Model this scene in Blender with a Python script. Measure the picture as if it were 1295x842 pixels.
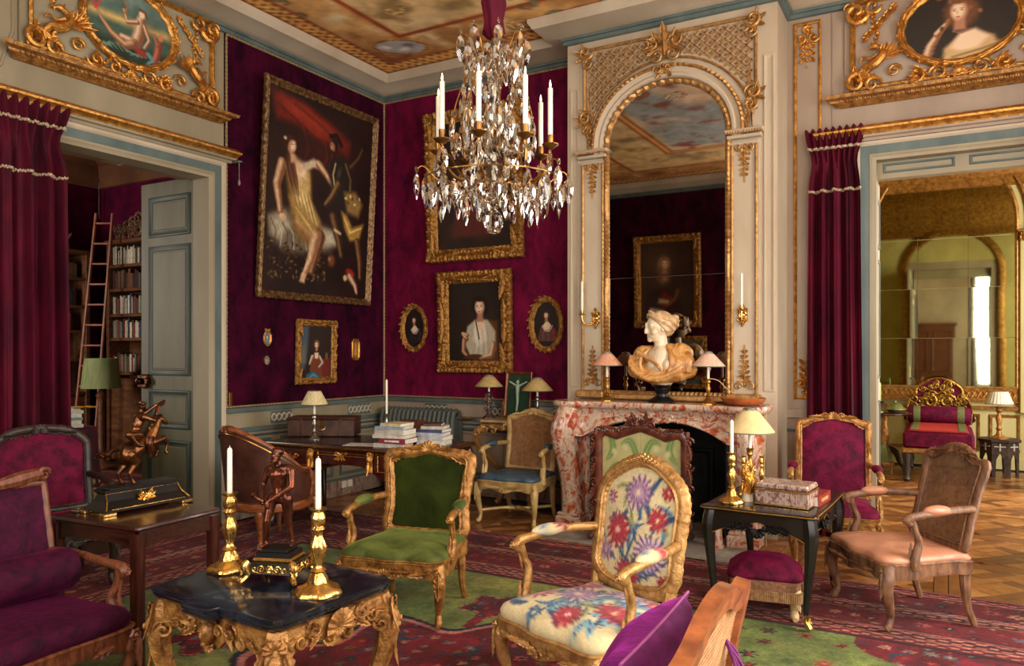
import bpy, math, random
import numpy as np
from mathutils import Vector, Matrix

for o in list(bpy.data.objects): bpy.data.objects.remove(o)
SC = bpy.context.scene
COL = SC.collection
PI = math.pi
R = math.radians

# ------------------------------------------------------------------ camera
cd = bpy.data.cameras.new('camera'); cam = bpy.data.objects.new('camera', cd); COL.objects.link(cam)
cam.location = (5.69, -7.0, 1.55)
cam.rotation_euler = (R(90), 0, R(29.57))
cd.sensor_fit = 'HORIZONTAL'; cd.sensor_width = 36.0
cd.lens = 965.0 / 1295.0 * 36.0
cd.shift_y = 24.0 / 1295.0
cd.clip_start = 0.05
SC.camera = cam
# ------------------------------------------------------------------ sky, window daylight, added fill, exposure
W = bpy.data.worlds.new('sky'); SC.world = W; W.use_nodes = True
W.node_tree.nodes['Background'].inputs[0].default_value = (0.95, 0.95, 1.0, 1)
W.node_tree.nodes['Background'].inputs[1].default_value = 0.6

def area(name, loc, direction, sx, sy, power, col=(1, 0.95, 0.88)):
    l = bpy.data.lights.new(name, 'AREA'); l.shape = 'RECTANGLE'; l.size = sx; l.size_y = sy
    l.energy = power; l.color = col
    o = bpy.data.objects.new(name, l); COL.objects.link(o); o.location = loc
    o.rotation_euler = Vector(direction).to_track_quat('-Z', 'Y').to_euler()
    return o
area('daylight_and_fill', (7.50, -2.45, 2.1), (-1, -.12, -.10), 1.45, 3.2, 215)
area('daylight_and_fill', (7.50, -5.35, 2.1), (-1, .12, -.10), 1.45, 3.2, 215)
area('daylight_and_fill', (6.78, -7.62, 2.3), (-.45, 1, -.14), .9, 3.1, 150)  # added frontal fill behind the camera, set in an unseen window
area('daylight_and_fill', (3.5, -7.62, 2.3), (.05, 1, -.14), 1.5, 3.0, 120)  # second added fill from behind the camera, brightens the back wall
area('daylight_and_fill', (8.35, 2.4, 2.2), (-1, 0, -.2), 2.0, 3.2, 340)
area('daylight_and_fill', (-4.2, -5.45, 2.4), (0, 1, -.1), 1.3, 2.6, 150, (1, .88, .74))  # added light to brighten the library, its source is unseen
SC.view_settings.view_transform = 'Standard'; SC.view_settings.look = 'None'
SC.view_settings.exposure = -0.10; SC.view_settings.gamma = 1.0; SC.view_settings.use_curve_mapping = False
SC.cycles.use_denoising = True
SC.cycles.max_bounces = 8; SC.cycles.diffuse_bounces = 4; SC.cycles.glossy_bounces = 5
SC.cycles.transmission_bounces = 6; SC.cycles.transparent_max_bounces = 8
SC.cycles.caustics_reflective = False; SC.cycles.caustics_refractive = False
SC.cycles.sample_clamp_indirect = 6.0

# ------------------------------------------------------------------ helpers: materials
def lin(c):
    r = []
    for x in c[:3]:
        x = x / 255.0
        r.append(x / 12.92 if x <= 0.04045 else ((x + 0.055) / 1.055) ** 2.4)
    return tuple(r)
def linA(a):
    a = np.asarray(a, float) / 255.0
    return np.where(a <= 0.04045, a / 12.92, ((a + 0.055) / 1.055) ** 2.4)
MATS = {}
def base_mat(name):
    m = bpy.data.materials.new(name); m.use_nodes = True
    nt = m.node_tree; b = nt.nodes['Principled BSDF']
    return m, nt, b
def ramp(nt, fac, stops):
    r = nt.nodes.new('ShaderNodeValToRGB'); e = r.color_ramp.elements
    while len(e) < len(stops): e.new(0.5)
    for i, (p, c) in enumerate(stops):
        e[i].position = p; e[i].color = (*lin(c), 1)
    nt.links.new(fac, r.inputs[0]); return r.outputs[0]
def coords(nt, scale=(1, 1, 1), obj=True):
    t = nt.nodes.new('ShaderNodeTexCoord'); mp = nt.nodes.new('ShaderNodeMapping')
    mp.inputs['Scale'].default_value = scale
    nt.links.new(t.outputs['Object'], mp.inputs[0]); return mp.outputs[0]
def noise(nt, vec, scale, detail=4, rough=.55, dist=0.0):
    n = nt.nodes.new('ShaderNodeTexNoise'); n.inputs['Scale'].default_value = scale
    n.inputs['Detail'].default_value = detail; n.inputs['Roughness'].default_value = rough
    n.inputs['Distortion'].default_value = dist
    nt.links.new(vec, n.inputs['Vector']); return n.outputs[0]
def bump(nt, b, h, strength, dist=.01):
    n = nt.nodes.new('ShaderNodeBump'); n.inputs['Strength'].default_value = strength; n.inputs['Distance'].default_value = dist
    nt.links.new(h, n.inputs['Height']); nt.links.new(n.outputs[0], b.inputs['Normal'])
def M(name, c1, c2=None, rough=.5, metal=0.0, scale=6.0, stretch=(1, 1, 1), bmp=0.0, bscale=None, sheen=0.0, coat=0.0, lo=.35, hi=.65, spec=.5, dist=0.0, detail=4, bdist=.01):
    if name in MATS: return MATS[name]
    m, nt, b = base_mat(name)
    b.inputs['Roughness'].default_value = rough; b.inputs['Metallic'].default_value = metal
    b.inputs['Specular IOR Level'].default_value = spec
    vec = coords(nt, stretch)
    n = noise(nt, vec, scale, detail, .6 if detail < 8 else .72, dist)
    if c2 is None: c2 = tuple(max(0, x * .84) for x in c1)
    nt.links.new(ramp(nt, n, [(lo, c2), (hi, c1)]), b.inputs['Base Color'])
    if bmp:
        bump(nt, b, noise(nt, vec, bscale or scale * 3, 3, .6), bmp, bdist)
    if sheen:
        b.inputs['Sheen Weight'].default_value = sheen; b.inputs['Sheen Roughness'].default_value = .35
        s = lin(tuple(min(255, x * 1.6 + 18) for x in c1)); b.inputs['Sheen Tint'].default_value = (*s, 1)
    if coat:
        b.inputs['Coat Weight'].default_value = coat; b.inputs['Coat Roughness'].default_value = .12
    MATS[name] = m; return m
def marble(name, stops, scale, rough=.2, dist=1.2, coat=0.0):
    m, nt, b = base_mat(name)
    vec = coords(nt, (1, 1, .7))
    n = noise(nt, vec, scale, 7, .65, dist)
    nt.links.new(ramp(nt, n, stops), b.inputs['Base Color']); b.inputs['Roughness'].default_value = rough
    MATS[name] = m; return m
def painted(name, rough=.6, sheen=0.0, coat=0.0, bmp=0.0, bscale=300, nvar=0.0, nscale=60):
    if name in MATS: return MATS[name]
    m, nt, b = base_mat(name)
    a = nt.nodes.new('ShaderNodeAttribute'); a.attribute_name = 'Col'
    out = a.outputs['Color']
    if nvar:
        vec = coords(nt); n = noise(nt, vec, nscale, 3)
        mr = nt.nodes.new('ShaderNodeMapRange'); nt.links.new(n, mr.inputs[0])
        mr.inputs[1].default_value = .3; mr.inputs[2].default_value = .7; mr.inputs[3].default_value = 1 - nvar; mr.inputs[4].default_value = 1 + nvar
        mx = nt.nodes.new('ShaderNodeVectorMath'); mx.operation = 'SCALE'
        nt.links.new(out, mx.inputs[0]); nt.links.new(mr.outputs[0], mx.inputs['Scale']); out = mx.outputs[0]
    nt.links.new(out, b.inputs['Base Color'])
    b.inputs['Roughness'].default_value = rough
    if sheen: b.inputs['Sheen Weight'].default_value = sheen
    if coat: b.inputs['Coat Weight'].default_value = coat; b.inputs['Coat Roughness'].default_value = .15
    if bmp: bump(nt, b, noise(nt, coords(nt), bscale, 2), bmp)
    MATS[name] = m; return m
def mirror_mat(name, col, rough=.02):
    m, nt, b = base_mat(name); vec = coords(nt)
    b.inputs['Metallic'].default_value = 1.0; b.inputs['Roughness'].default_value = rough
    n = noise(nt, vec, 3.0, 4); c = ramp(nt, n, [(.25, tuple(x * .86 for x in col)), (.7, col)])
    nt.links.new(c, b.inputs['Base Color']); MATS[name] = m; return m
def glass_mat(name):
    m, nt, b = base_mat(name)
    b.inputs['Transmission Weight'].default_value = 1.0; b.inputs['Roughness'].default_value = .02
    b.inputs['IOR'].default_value = 1.5; n = noise(nt, coords(nt), 9, 2)
    nt.links.new(ramp(nt, n, [(.3, (236, 230, 220)), (.7, (255, 252, 246))]), b.inputs['Base Color'])
    MATS[name] = m; return m
def glow_mat(name, col, strength):
    m, nt, b = base_mat(name); b.inputs['Base Color'].default_value = (*lin(col), 1)
    b.inputs['Emission Color'].default_value = (*lin(col), 1); b.inputs['Emission Strength'].default_value = strength
    MATS[name] = m; return m

GILT = M('gilt', (228, 168, 84), (172, 112, 46), rough=.36, metal=.78, scale=22, bmp=.5, bscale=70)
GILTD = M('gilt_wood', (186, 132, 66), (122, 76, 32), rough=.42, metal=.45, scale=24, bmp=.5, bscale=80)
GILTP = M('gilt_pale', (206, 158, 96), (156, 110, 58), rough=.40, metal=.55, scale=20, bmp=.4, bscale=70)
ORMOLU = M('ormolu', (236, 194, 112), (194, 142, 70), rough=.22, metal=.95, scale=18, bmp=.25, bscale=60)
GILTFR = M('gilt_frame', (212, 156, 80), (136, 88, 38), rough=.38, metal=.7, scale=40, bmp=.8, bscale=130)
BRASS = M('brass', (200, 150, 70), (150, 100, 40), rough=.3, metal=.9, scale=10)
SILVER = M('silver', (190, 182, 168), (110, 100, 90), rough=.3, metal=.9, scale=12)
CREAM = M('cream_paint', (200, 182, 156), (180, 160, 134), rough=.55, scale=1.6, stretch=(1, 1, .4))
TAUPE = M('taupe_paint', (172, 151, 131), (152, 131, 112), rough=.55, scale=1.4, stretch=(1, 1, .4))
GREIGE = M('greige_paint', (160, 146, 118), (138, 124, 97), rough=.55, scale=1.4, stretch=(1, 1, .4))
BLUE = M('grey_blue_paint', (100, 112, 106), (76, 90, 87), rough=.5, scale=3.5, stretch=(1, 1, .5))
BLUED = M('deep_blue_paint', (78, 95, 100), (58, 75, 82), rough=.5, scale=3.5)
SAGE = M('sage_paint', (104, 99, 72), (86, 81, 56), rough=.5, scale=2.0, stretch=(3, 3, .6))
SAGEB = M('sage_blue_paint', (54, 68, 58), (38, 50, 43), rough=.5, scale=3)
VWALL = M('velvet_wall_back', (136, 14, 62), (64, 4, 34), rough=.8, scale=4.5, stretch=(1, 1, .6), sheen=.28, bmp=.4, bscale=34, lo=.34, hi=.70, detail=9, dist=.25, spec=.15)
VWALLA = M('velvet_wall_shaded', (78, 6, 40), (24, 1, 15), rough=.85, scale=4.5, stretch=(1, 1, .6), sheen=.16, bmp=.4, bscale=34, lo=.36, hi=.72, detail=9, dist=.25, spec=.1)  # same velvet as the back wall, shade put into its darker colours
VCURT = M('velvet_curtain', (88, 3, 30), (46, 0, 15), rough=.75, scale=6, stretch=(1, 1, .25), sheen=.35, bmp=.2, bscale=60, spec=.2)
VCRIM = M('velvet_crimson', (118, 8, 52), (48, 1, 24), rough=.75, scale=11, sheen=.4, bmp=.4, bscale=40, lo=.34, hi=.68, detail=8, dist=.3, spec=.2)
VPURP = M('velvet_plum', (74, 3, 42), (28, 0, 17), rough=.75, scale=14, sheen=.34, bmp=.5, bscale=36, lo=.34, hi=.68, detail=8, dist=.3, spec=.2)
VVIO = M('velvet_violet', (118, 26, 104), (76, 10, 62), rough=.6, scale=12, sheen=.6, bmp=.4, bscale=30, detail=6, spec=.3)
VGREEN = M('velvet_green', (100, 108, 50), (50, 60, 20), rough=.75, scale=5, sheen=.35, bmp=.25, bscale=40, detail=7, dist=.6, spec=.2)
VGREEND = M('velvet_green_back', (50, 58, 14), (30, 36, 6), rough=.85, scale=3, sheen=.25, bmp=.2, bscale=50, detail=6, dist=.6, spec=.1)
BRAID = M('gold_braid', (186, 160, 112), (118, 92, 56), rough=.7, scale=90, bmp=.8, bscale=160)
MAHOG = M('mahogany', (66, 28, 18), (36, 13, 9), rough=.28, scale=4, stretch=(1.2, 14, 14), coat=.4, detail=6)
MAHOGZ = M('mahogany_upright', (78, 33, 21), (44, 16, 10), rough=.3, scale=4, stretch=(14, 14, 1.2), coat=.3, detail=6)
OAKR = M('carved_walnut', (126, 70, 42), (82, 40, 22), rough=.4, scale=6, stretch=(8, 8, 2), bmp=.2, bscale=60)
PALEW = M('bleached_beech', (138, 96, 64), (86, 55, 36), rough=.5, scale=9, stretch=(3, 3, 1), bmp=.25, bscale=60)
CREAMW = M('cream_gilt_wood', (204, 172, 110), (166, 130, 74), rough=.45, metal=.15, scale=10, bmp=.2, bscale=60)
ORANGW = M('honey_walnut', (158, 88, 46), (108, 54, 27), rough=.4, scale=5, stretch=(3, 3, 8), coat=.2)
EBONY = M('ebony', (24, 20, 19), (12, 10, 10), rough=.34, scale=6, coat=.1, spec=.35)
CARVB = M('carved_black', (26, 22, 20), (12, 10, 9), rough=.6, scale=8, spec=.25)
LACQ = M('black_lacquer', (30, 25, 23), (15, 12, 11), rough=.26, scale=5, coat=.2, spec=.4)
BRONZE = M('dark_bronze', (96, 54, 32), (44, 22, 14), rough=.26, metal=.85, scale=16, bmp=.15)
BRONZEG = M('gold_brown_bronze', (124, 76, 38), (50, 30, 22), rough=.32, metal=.85, scale=14, bmp=.2)
CANEM = M('cane', (178, 128, 78), (140, 92, 50), rough=.6, scale=30)
CANED = M('cane_dark', (124, 84, 54), (88, 56, 34), rough=.6, scale=30)
WAX = M('wax', (246, 238, 220), (234, 222, 198), rough=.4, scale=8)
CREAMSH = M('cream_shade', (222, 206, 158), (200, 180, 128), rough=.7, scale=60, stretch=(1, 1, .1))
PARCH = M('parchment_shade', (196, 170, 112), (168, 140, 84), rough=.65, scale=16, detail=6)
PINKSH = M('pink_shade', (226, 168, 136), (206, 142, 110), rough=.65, scale=40, detail=5)
GREYCAP = M('tarnished_cap', (150, 142, 130), (98, 92, 84), rough=.5, metal=.3, scale=14)
BLUELEA = M('blue_leather', (70, 92, 104), (40, 58, 70), rough=.42, scale=9, bmp=.3, bscale=24, detail=6)
PINKLEA = M('tan_leather', (196, 138, 106), (172, 112, 82), rough=.42, scale=5, bmp=.15, bscale=18)
BROWNLEA = M('brown_leather', (88, 50, 38), (52, 26, 20), rough=.34, scale=5, bmp=.2, bscale=22, detail=6)
IRON = M('black_iron', (30, 28, 28), (14, 13, 13), rough=.6, metal=.3, scale=12, bmp=.4)
STONE = M('hearth_stone', (150, 140, 128), (120, 112, 102), rough=.6, scale=9)
RADM = M('radiator_paint', (96, 101, 93), (78, 83, 77), rough=.42, scale=5)
PAPER = M('paper', (226, 218, 200), (204, 194, 172), rough=.8, scale=30)
MARB = marble('red_marble', [(.30, (120, 46, 34)), (.42, (178, 86, 56)), (.49, (192, 158, 132)), (.55, (200, 182, 160)), (.62, (168, 74, 48)), (.75, (150, 128, 116))], 8.5, .18, 1.6)
MARBS = marble('plinth_marble', [(.30, (90, 48, 40)), (.45, (150, 120, 104)), (.55, (176, 156, 136)), (.68, (122, 80, 66))], 9, .3, 1.4)
MARBK = marble('black_marble', [(.44, (20, 22, 28)), (.56, (38, 42, 52)), (.612, (44, 48, 58)), (.625, (78, 82, 90)), (.635, (36, 40, 50)), (.8, (24, 26, 34))], 3.2, .12, 1.4)
MARBW = M('cream_marble', (236, 218, 188), (206, 178, 138), rough=.3, scale=5)
ALAB = marble('ochre_alabaster', [(.30, (118, 70, 30)), (.45, (186, 124, 62)), (.56, (216, 164, 100)), (.7, (150, 92, 44))], 9, .25, 1.2)
MIRR = mirror_mat('old_mirror', (190, 184, 176))
MIRY = mirror_mat('foxed_mirror', (176, 178, 140), .03)
CRYST = glass_mat('crystal')
FLAME = glow_mat('electric_flame', (255, 232, 190), 2.5)
PIC = painted('painted_canvas', .45, coat=.15)
RUGM = painted('rug_wool', .95, sheen=0, bmp=.6, bscale=120, nvar=.22, nscale=70)
TAPM = painted('tapestry', .85, sheen=.15, bmp=.25, bscale=260, nvar=.10, nscale=120)
FRESC = painted('ceiling_fresco', .75, nvar=.06, nscale=14)
BOOKM = {}
def bookmat(c):
    k = 'book_%d_%d_%d' % c
    if k not in MATS: M(k, c, tuple(x * .8 for x in c), rough=.6, scale=20)
    return MATS[k]

# ------------------------------------------------------------------ helpers: geometry
class MB:
    def __init__(s): s.v = []; s.f = []
    def add(s, vs, fs, mat=None):
        k = len(s.v)
        if mat is not None: vs = [tuple(mat @ Vector(p)) for p in vs]
        s.v.extend(vs); s.f.extend([tuple(i + k for i in q) for q in fs]); return s
    def box(s, c, d, b=0.0, rot=None):
        hx, hy, hz = d[0] / 2, d[1] / 2, d[2] / 2
        mt = Matrix.Translation(c) @ (Matrix.Rotation(rot[0], 4, rot[1]) if rot else Matrix())
        if b <= 0:
            vs = [(x * hx, y * hy, z * hz) for x in (-1, 1) for y in (-1, 1) for z in (-1, 1)]
            return s.add(vs, [(0, 1, 3, 2), (4, 6, 7, 5), (0, 4, 5, 1), (2, 3, 7, 6), (0, 2, 6, 4), (1, 5, 7, 3)], mt)
        b = min(b, hx * .98, hy * .98, hz * .98)
        vs = []; ix = {}
        for x in (-1, 1):
            for y in (-1, 1):
                for z in (-1, 1):
                    ix[x, y, z] = len(vs)
                    vs += [(x * hx, y * (hy - b), z * (hz - b)), (x * (hx - b), y * hy, z * (hz - b)), (x * (hx - b), y * (hy - b), z * hz)]
        I = lambda x, y, z, k: ix[x, y, z] + k
        fs = []
        for q in (-1, 1):
            fs.append((I(q, -1, -1, 0), I(q, 1, -1, 0), I(q, 1, 1, 0), I(q, -1, 1, 0)))
            fs.append((I(-1, q, -1, 1), I(1, q, -1, 1), I(1, q, 1, 1), I(-1, q, 1, 1)))
            fs.append((I(-1, -1, q, 2), I(1, -1, q, 2), I(1, 1, q, 2), I(-1, 1, q, 2)))
            for w in (-1, 1):
                fs.append((I(q, w, -1, 0), I(q, w, 1, 0), I(q, w, 1, 1), I(q, w, -1, 1)))
                fs.append((I(q, -1, w, 0), I(q, 1, w, 0), I(q, 1, w, 2), I(q, -1, w, 2)))
                fs.append((I(-1, q, w, 1), I(1, q, w, 1), I(1, q, w, 2), I(-1, q, w, 2)))
                for e in (-1, 1): fs.append((I(q, w, e, 0), I(q, w, e, 1), I(q, w, e, 2)))
        return s.add(vs, fs, mt)
    def tube(s, path, rad, n=8, closed=False, asp=(1, 1), cap=True, up=None, lobes=None, a0=0.0):
        P = [Vector(p) for p in path]; m = len(P)
        if not hasattr(rad, '__len__'): rad = [rad] * m
        T = []
        for i in range(m):
            a = P[(i - 1) % m] if (closed or i > 0) else P[i]; b = P[(i + 1) % m] if (closed or i < m - 1) else P[i]
            t = b - a
            T.append(t.normalized() if t.length > 1e-9 else Vector((0, 0, 1)))
        ref = Vector(up) if up else (Vector((0, 0, 1)) if abs(T[0].z) < .9 else Vector((0, 1, 0)))
        nrm = (ref - T[0] * ref.dot(T[0])).normalized()
        k = len(s.v); vs = []
        for i in range(m):
            nrm = (nrm - T[i] * nrm.dot(T[i]))
            if up: nrm = ref - T[i] * ref.dot(T[i])
            nrm = nrm.normalized() if nrm.length > 1e-6 else Vector((1, 0, 0))
            bn = T[i].cross(nrm)
            for j in range(n):
                a = 2 * PI * j / n + a0; r = rad[i]
                if lobes: r *= 1 + lobes[1] * math.cos(lobes[0] * a)
                vs.append(tuple(P[i] + nrm * (math.cos(a) * r * asp[0]) + bn * (math.sin(a) * r * asp[1])))
        fs = []
        for i in range(m if closed else m - 1):
            i2 = (i + 1) % m
            for j in range(n):
                j2 = (j + 1) % n
                fs.append((i * n + j, i * n + j2, i2 * n + j2, i2 * n + j))
        if not closed and cap:
            fs.append(tuple(range(n - 1, -1, -1))); fs.append(tuple((m - 1) * n + j for j in range(n)))
        return s.add(vs, fs)
    def lathe(s, prof, n=20, c=(0, 0, 0), fn=None, mat=None):
        vs = []; m = len(prof)
        for (r, z) in prof:
            for j in range(n):
                a = 2 * PI * j / n; q = max(r, 1e-4) * (fn(a, z) if fn else 1)
                vs.append((c[0] + q * math.cos(a), c[1] + q * math.sin(a), c[2] + z))
        fs = [(i * n + j, i * n + (j + 1) % n, (i + 1) * n + (j + 1) % n, (i + 1) * n + j) for i in range(m - 1) for j in range(n)]
        fs.append(tuple(range(n - 1, -1, -1))); fs.append(tuple((m - 1) * n + j for j in range(n)))
        return s.add(vs, fs, mat)
    def ell(s, c, r, n=12, m=8, mat=None):
        vs = [(0, 0, -1)]
        for i in range(1, m):
            t = PI * i / m - PI / 2
            vs += [(math.cos(t) * math.cos(2 * PI * j / n), math.cos(t) * math.sin(2 * PI * j / n), math.sin(t)) for j in range(n)]
        vs.append((0, 0, 1))
        fs = [(0, 1 + (j + 1) % n, 1 + j) for j in range(n)]
        for i in range(m - 2):
            fs += [(1 + i * n + j, 1 + i * n + (j + 1) % n, 1 + (i + 1) * n + (j + 1) % n, 1 + (i + 1) * n + j) for j in range(n)]
        l = len(vs) - 1; q = 1 + (m - 2) * n
        fs += [(l, q + j, q + (j + 1) % n) for j in range(n)]
        mt = Matrix.Translation(c) @ (mat or Matrix()) @ Matrix.Diagonal((r[0], r[1], r[2], 1))
        return s.add(vs, fs, mt)
    def prism(s, poly, z0, z1, mp=None):
        n = len(poly); f = mp or (lambda x, y, z: (x, y, z))
        vs = [f(x, y, z0) for x, y in poly] + [f(x, y, z1) for x, y in poly]
        fs = [tuple(range(n - 1, -1, -1)), tuple(range(n, 2 * n))] + [(i, (i + 1) % n, n + (i + 1) % n, n + i) for i in range(n)]
        return s.add(vs, fs)
    def grid(s, fn, nu, nv, closeu=False):
        vs = [tuple(fn(i / nu, j / nv)) for j in range(nv + 1) for i in range(nu if closeu else nu + 1)]
        w = nu if closeu else nu + 1
        fs = [(j * w + i, j * w + (i + 1) % w, (j + 1) * w + (i + 1) % w, (j + 1) * w + i) for j in range(nv) for i in range(nu)]
        return s.add(vs, fs)
    def mould(s, pts, prof, mp, closed=True, sub=0, mod=None):
        """sweep a profile [(offset along the left normal, height)] along a mitred flat polyline; mp maps (a, b, h) into space"""
        n = len(pts); P = [Vector((p[0], p[1])) for p in pts]; out = []
        seg = n if closed else n - 1
        nr = []
        for i in range(seg):
            d = (P[(i + 1) % n] - P[i]).normalized(); nr.append(Vector((-d.y, d.x)))
        st = []; L = 0.0
        for i in range(n):
            a = nr[(i - 1) % seg] if (closed or i > 0) else nr[0]
            b = nr[i % seg] if (closed or i < n - 1) else nr[-1]
            mt = a + b; q = mt.length_squared
            mt = mt * (2.0 / q) if q > 1e-6 else a
            st.append((P[i], mt, L))
            if i < seg:
                d = P[(i + 1) % n] - P[i]
                if sub:
                    k = max(1, int(d.length / sub))
                    for j in range(1, k):
                        st.append((P[i] + d * (j / k), nr[i], L + d.length * j / k))
                L += d.length
        m = len(prof); vs = []
        for (p, mt, l) in st:
            for k, (o, h) in enumerate(prof):
                if mod: o, h = mod(l, k, o, h)
                q = p + mt * o; vs.append(mp(q.x, q.y, h))
        c = len(st); fs = []
        for i in range(c if closed else c - 1):
            i2 = (i + 1) % c
            fs += [(i * m + k, i2 * m + k, i2 * m + k + 1, i * m + k + 1) for k in range(m - 1)]
        if not closed:
            fs.append(tuple(range(m))); fs.append(tuple((c - 1) * m + k for k in range(m - 1, -1, -1)))
        return s.add(vs, fs)
    # ornament pieces; ax, ay span the surface, az points out of it
    def leaf(s, p, d, nrm, L, wd, curl=.6, lobes=5, th=.3):
        d = Vector(d).normalized(); nrm = Vector(nrm).normalized(); sd = d.cross(nrm)
        p = Vector(p); nu, nv = max(6, lobes * 2), 4; vs = []
        for i in range(nu + 1):
            u = i / nu
            w = wd * (math.sin(PI * min(1, u * .92 + .10)) ** .7) * (1 + .22 * math.cos(2 * PI * lobes * u)) * (1 - .3 * u)
            cen = p + d * (L * math.sin(curl * u) / max(curl, .01)) + nrm * (L * (1 - math.cos(curl * u)) / max(curl, .01) * .8 + th * wd * .5)
            for j in range(nv + 1):
                v = j / nv * 2 - 1
                vs.append(tuple(cen + sd * (v * w * .5) - nrm * (abs(v) ** 2 * w * th) + nrm * (.15 * w * math.cos(v * PI * 2))))
        fs = [(i * 5 + j, i * 5 + j + 1, i * 5 + j + 6, i * 5 + j + 5) for i in range(nu) for j in range(nv)]
        return s.add(vs, fs)
    def scroll(s, c, ax, ay, az, r, turns=1.3, th=.12, flip=1, a0=0.0, tail=0.0, n=6):
        c, ax, ay, az = Vector(c), Vector(ax), Vector(ay), Vector(az)
        pts = []; rr = []; m = int(turns * 11) + 2
        for i in range(m):
            t = i / (m - 1); a = a0 + flip * t * turns * 2 * PI; q = r * (1 - .86 * t)
            pts.append(c + ax * (q * math.cos(a)) + ay * (q * math.sin(a)) + az * (r * .25 * t)); rr.append(r * th * (1.0 - .35 * t) * (.4 if i == 0 else 1))
        rr[-1] = r * th * 1.6
        return s.tube(pts, rr, n)
    def rosette(s, c, ax, ay, az, r, petals=6, h=.35):
        c, ax, ay, az = Vector(c), Vector(ax), Vector(ay), Vector(az); n = petals * 4; vs = [tuple(c + az * (r * h))]
        for k, (q, hh) in enumerate(((.28, .5), (.4, .15), (.75, .4), (1, 0))):
            for j in range(n):
                a = 2 * PI * j / n; w = q * (1 - (.22 if k > 1 else 0) * (.5 - .5 * math.cos(petals * a)))
                vs.append(tuple(c + ax * (r * w * math.cos(a)) + ay * (r * w * math.sin(a)) + az * (r * h * hh)))
        fs = [(0, 1 + j, 1 + (j + 1) % n) for j in range(n)]
        for k in range(3): fs += [(1 + k * n + j, 1 + (k + 1) * n + j, 1 + (k + 1) * n + (j + 1) % n, 1 + k * n + (j + 1) % n) for j in range(n)]
        return s.add(vs, fs)
    def shell(s, c, ax, ay, az, r, ribs=9, depth=.25):
        c, ax, ay, az = Vector(c), Vector(ax), Vector(ay), Vector(az); n = ribs * 4; vs = []
        for i in range(6):
            q = i / 5
            for j in range(n + 1):
                a = PI * (-.12 + 1.24 * j / n); rib = .5 - .5 * math.cos(2 * PI * ribs * j / n)
                rad = r * q * (1 + .10 * rib * q)
                vs.append(tuple(c + ax * (rad * math.cos(a)) + ay * (rad * math.sin(a)) + az * (r * depth * (math.sin(q * PI * .8) + .35 * rib * q))))
        w = n + 1
        fs = [(i * w + j, (i + 1) * w + j, (i + 1) * w + j + 1, i * w + j + 1) for i in range(5) for j in range(n)]
        return s.add(vs, fs)
    def obj(s, name, m, parent=None, smooth=True, loc=None, rz=0.0, colors=None, kind=None, angle=40):
        me = bpy.data.meshes.new(name); me.from_pydata(s.v, [], s.f); me.update()
        me.materials.append(m)
        if smooth:
            me.polygons.foreach_set('use_smooth', np.ones(len(me.polygons), bool))
            try: me.set_sharp_from_angle(angle=R(angle))
            except Exception: pass
        if colors is not None:
            a = me.color_attributes.new('Col', 'FLOAT_COLOR', 'POINT')
            c = np.ones((len(me.vertices), 4), np.float32); c[:, :3] = linA(colors); a.data.foreach_set('color', c.ravel())
        o = bpy.data.objects.new(name, me); COL.objects.link(o)
        if parent is not None: o.parent = parent
        if loc is not None: o.location = loc
        if rz: o.rotation_euler = (0, 0, rz)
        if kind: o['kind'] = kind
        return o

def thing(name, label, cat, loc=(0, 0, 0), rz=0.0, group=None):
    o = bpy.data.objects.new(name, None); COL.objects.link(o); o.empty_display_size = .05
    o.location = loc; o.rotation_euler = (0, 0, rz); o['label'] = label; o['category'] = cat
    if group: o['group'] = group
    return o
def tag(o, label, cat, group=None, loc=None, rz=None):
    o['label'] = label; o['category'] = cat
    if group: o['group'] = group
    if loc is not None: o.location = loc
    if rz is not None: o.rotation_euler = (0, 0, rz)
    return o
def struct(o, label=None):
    o['kind'] = 'structure'
    if label: o['label'] = label
    return o
def dup(root, loc, rz, label=None, group=None, name=None):
    r = root.copy(); COL.objects.link(r); r.location = loc; r.rotation_euler = (0, 0, rz)
    if label: r['label'] = label
    if group: r['group'] = group
    if name: r.name = name
    for ch in list(root.children):
        c = ch.copy(); COL.objects.link(c); c.parent = r
        for g in list(ch.children):
            d = g.copy(); COL.objects.link(d); d.parent = c
    return r
def spline(pts, n=8, closed=False):
    P = [Vector(p) for p in pts]; m = len(P); out = []
    for i in range(m if closed else m - 1):
        if closed: a, b, c, d = P[(i - 1) % m], P[i], P[(i + 1) % m], P[(i + 2) % m]
        else: a, b, c, d = P[max(i - 1, 0)], P[i], P[i + 1], P[min(i + 2, m - 1)]
        for k in range(n):
            t = k / n
            out.append(.5 * ((2 * b) + (c - a) * t + (2 * a - 5 * b + 4 * c - d) * t * t + (3 * b - a - 3 * c + d) * t ** 3))
    if not closed: out.append(P[-1])
    return out
def interp(vals, n):
    return list(np.interp(np.linspace(0, len(vals) - 1, n), range(len(vals)), vals))
def stube(mb, pts, rads, n=8, k=7, **kw):
    p = spline(pts, k); mb.tube(p, interp(rads, len(p)) if hasattr(rads, '__len__') else rads, n, **kw); return mb
def spline2(pts, n=8, closed=True):
    return [(p.x, p.y) for p in spline([(a, b, 0) for a, b in pts], n, closed)]
XZ = lambda y0: (lambda a, b, h: (a, y0 - h, b))        # flat on a wall facing -Y: a right, b up, h towards the viewer
AX, AZ, AY = (1, 0, 0), (0, 0, 1), (0, -1, 0)

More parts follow.
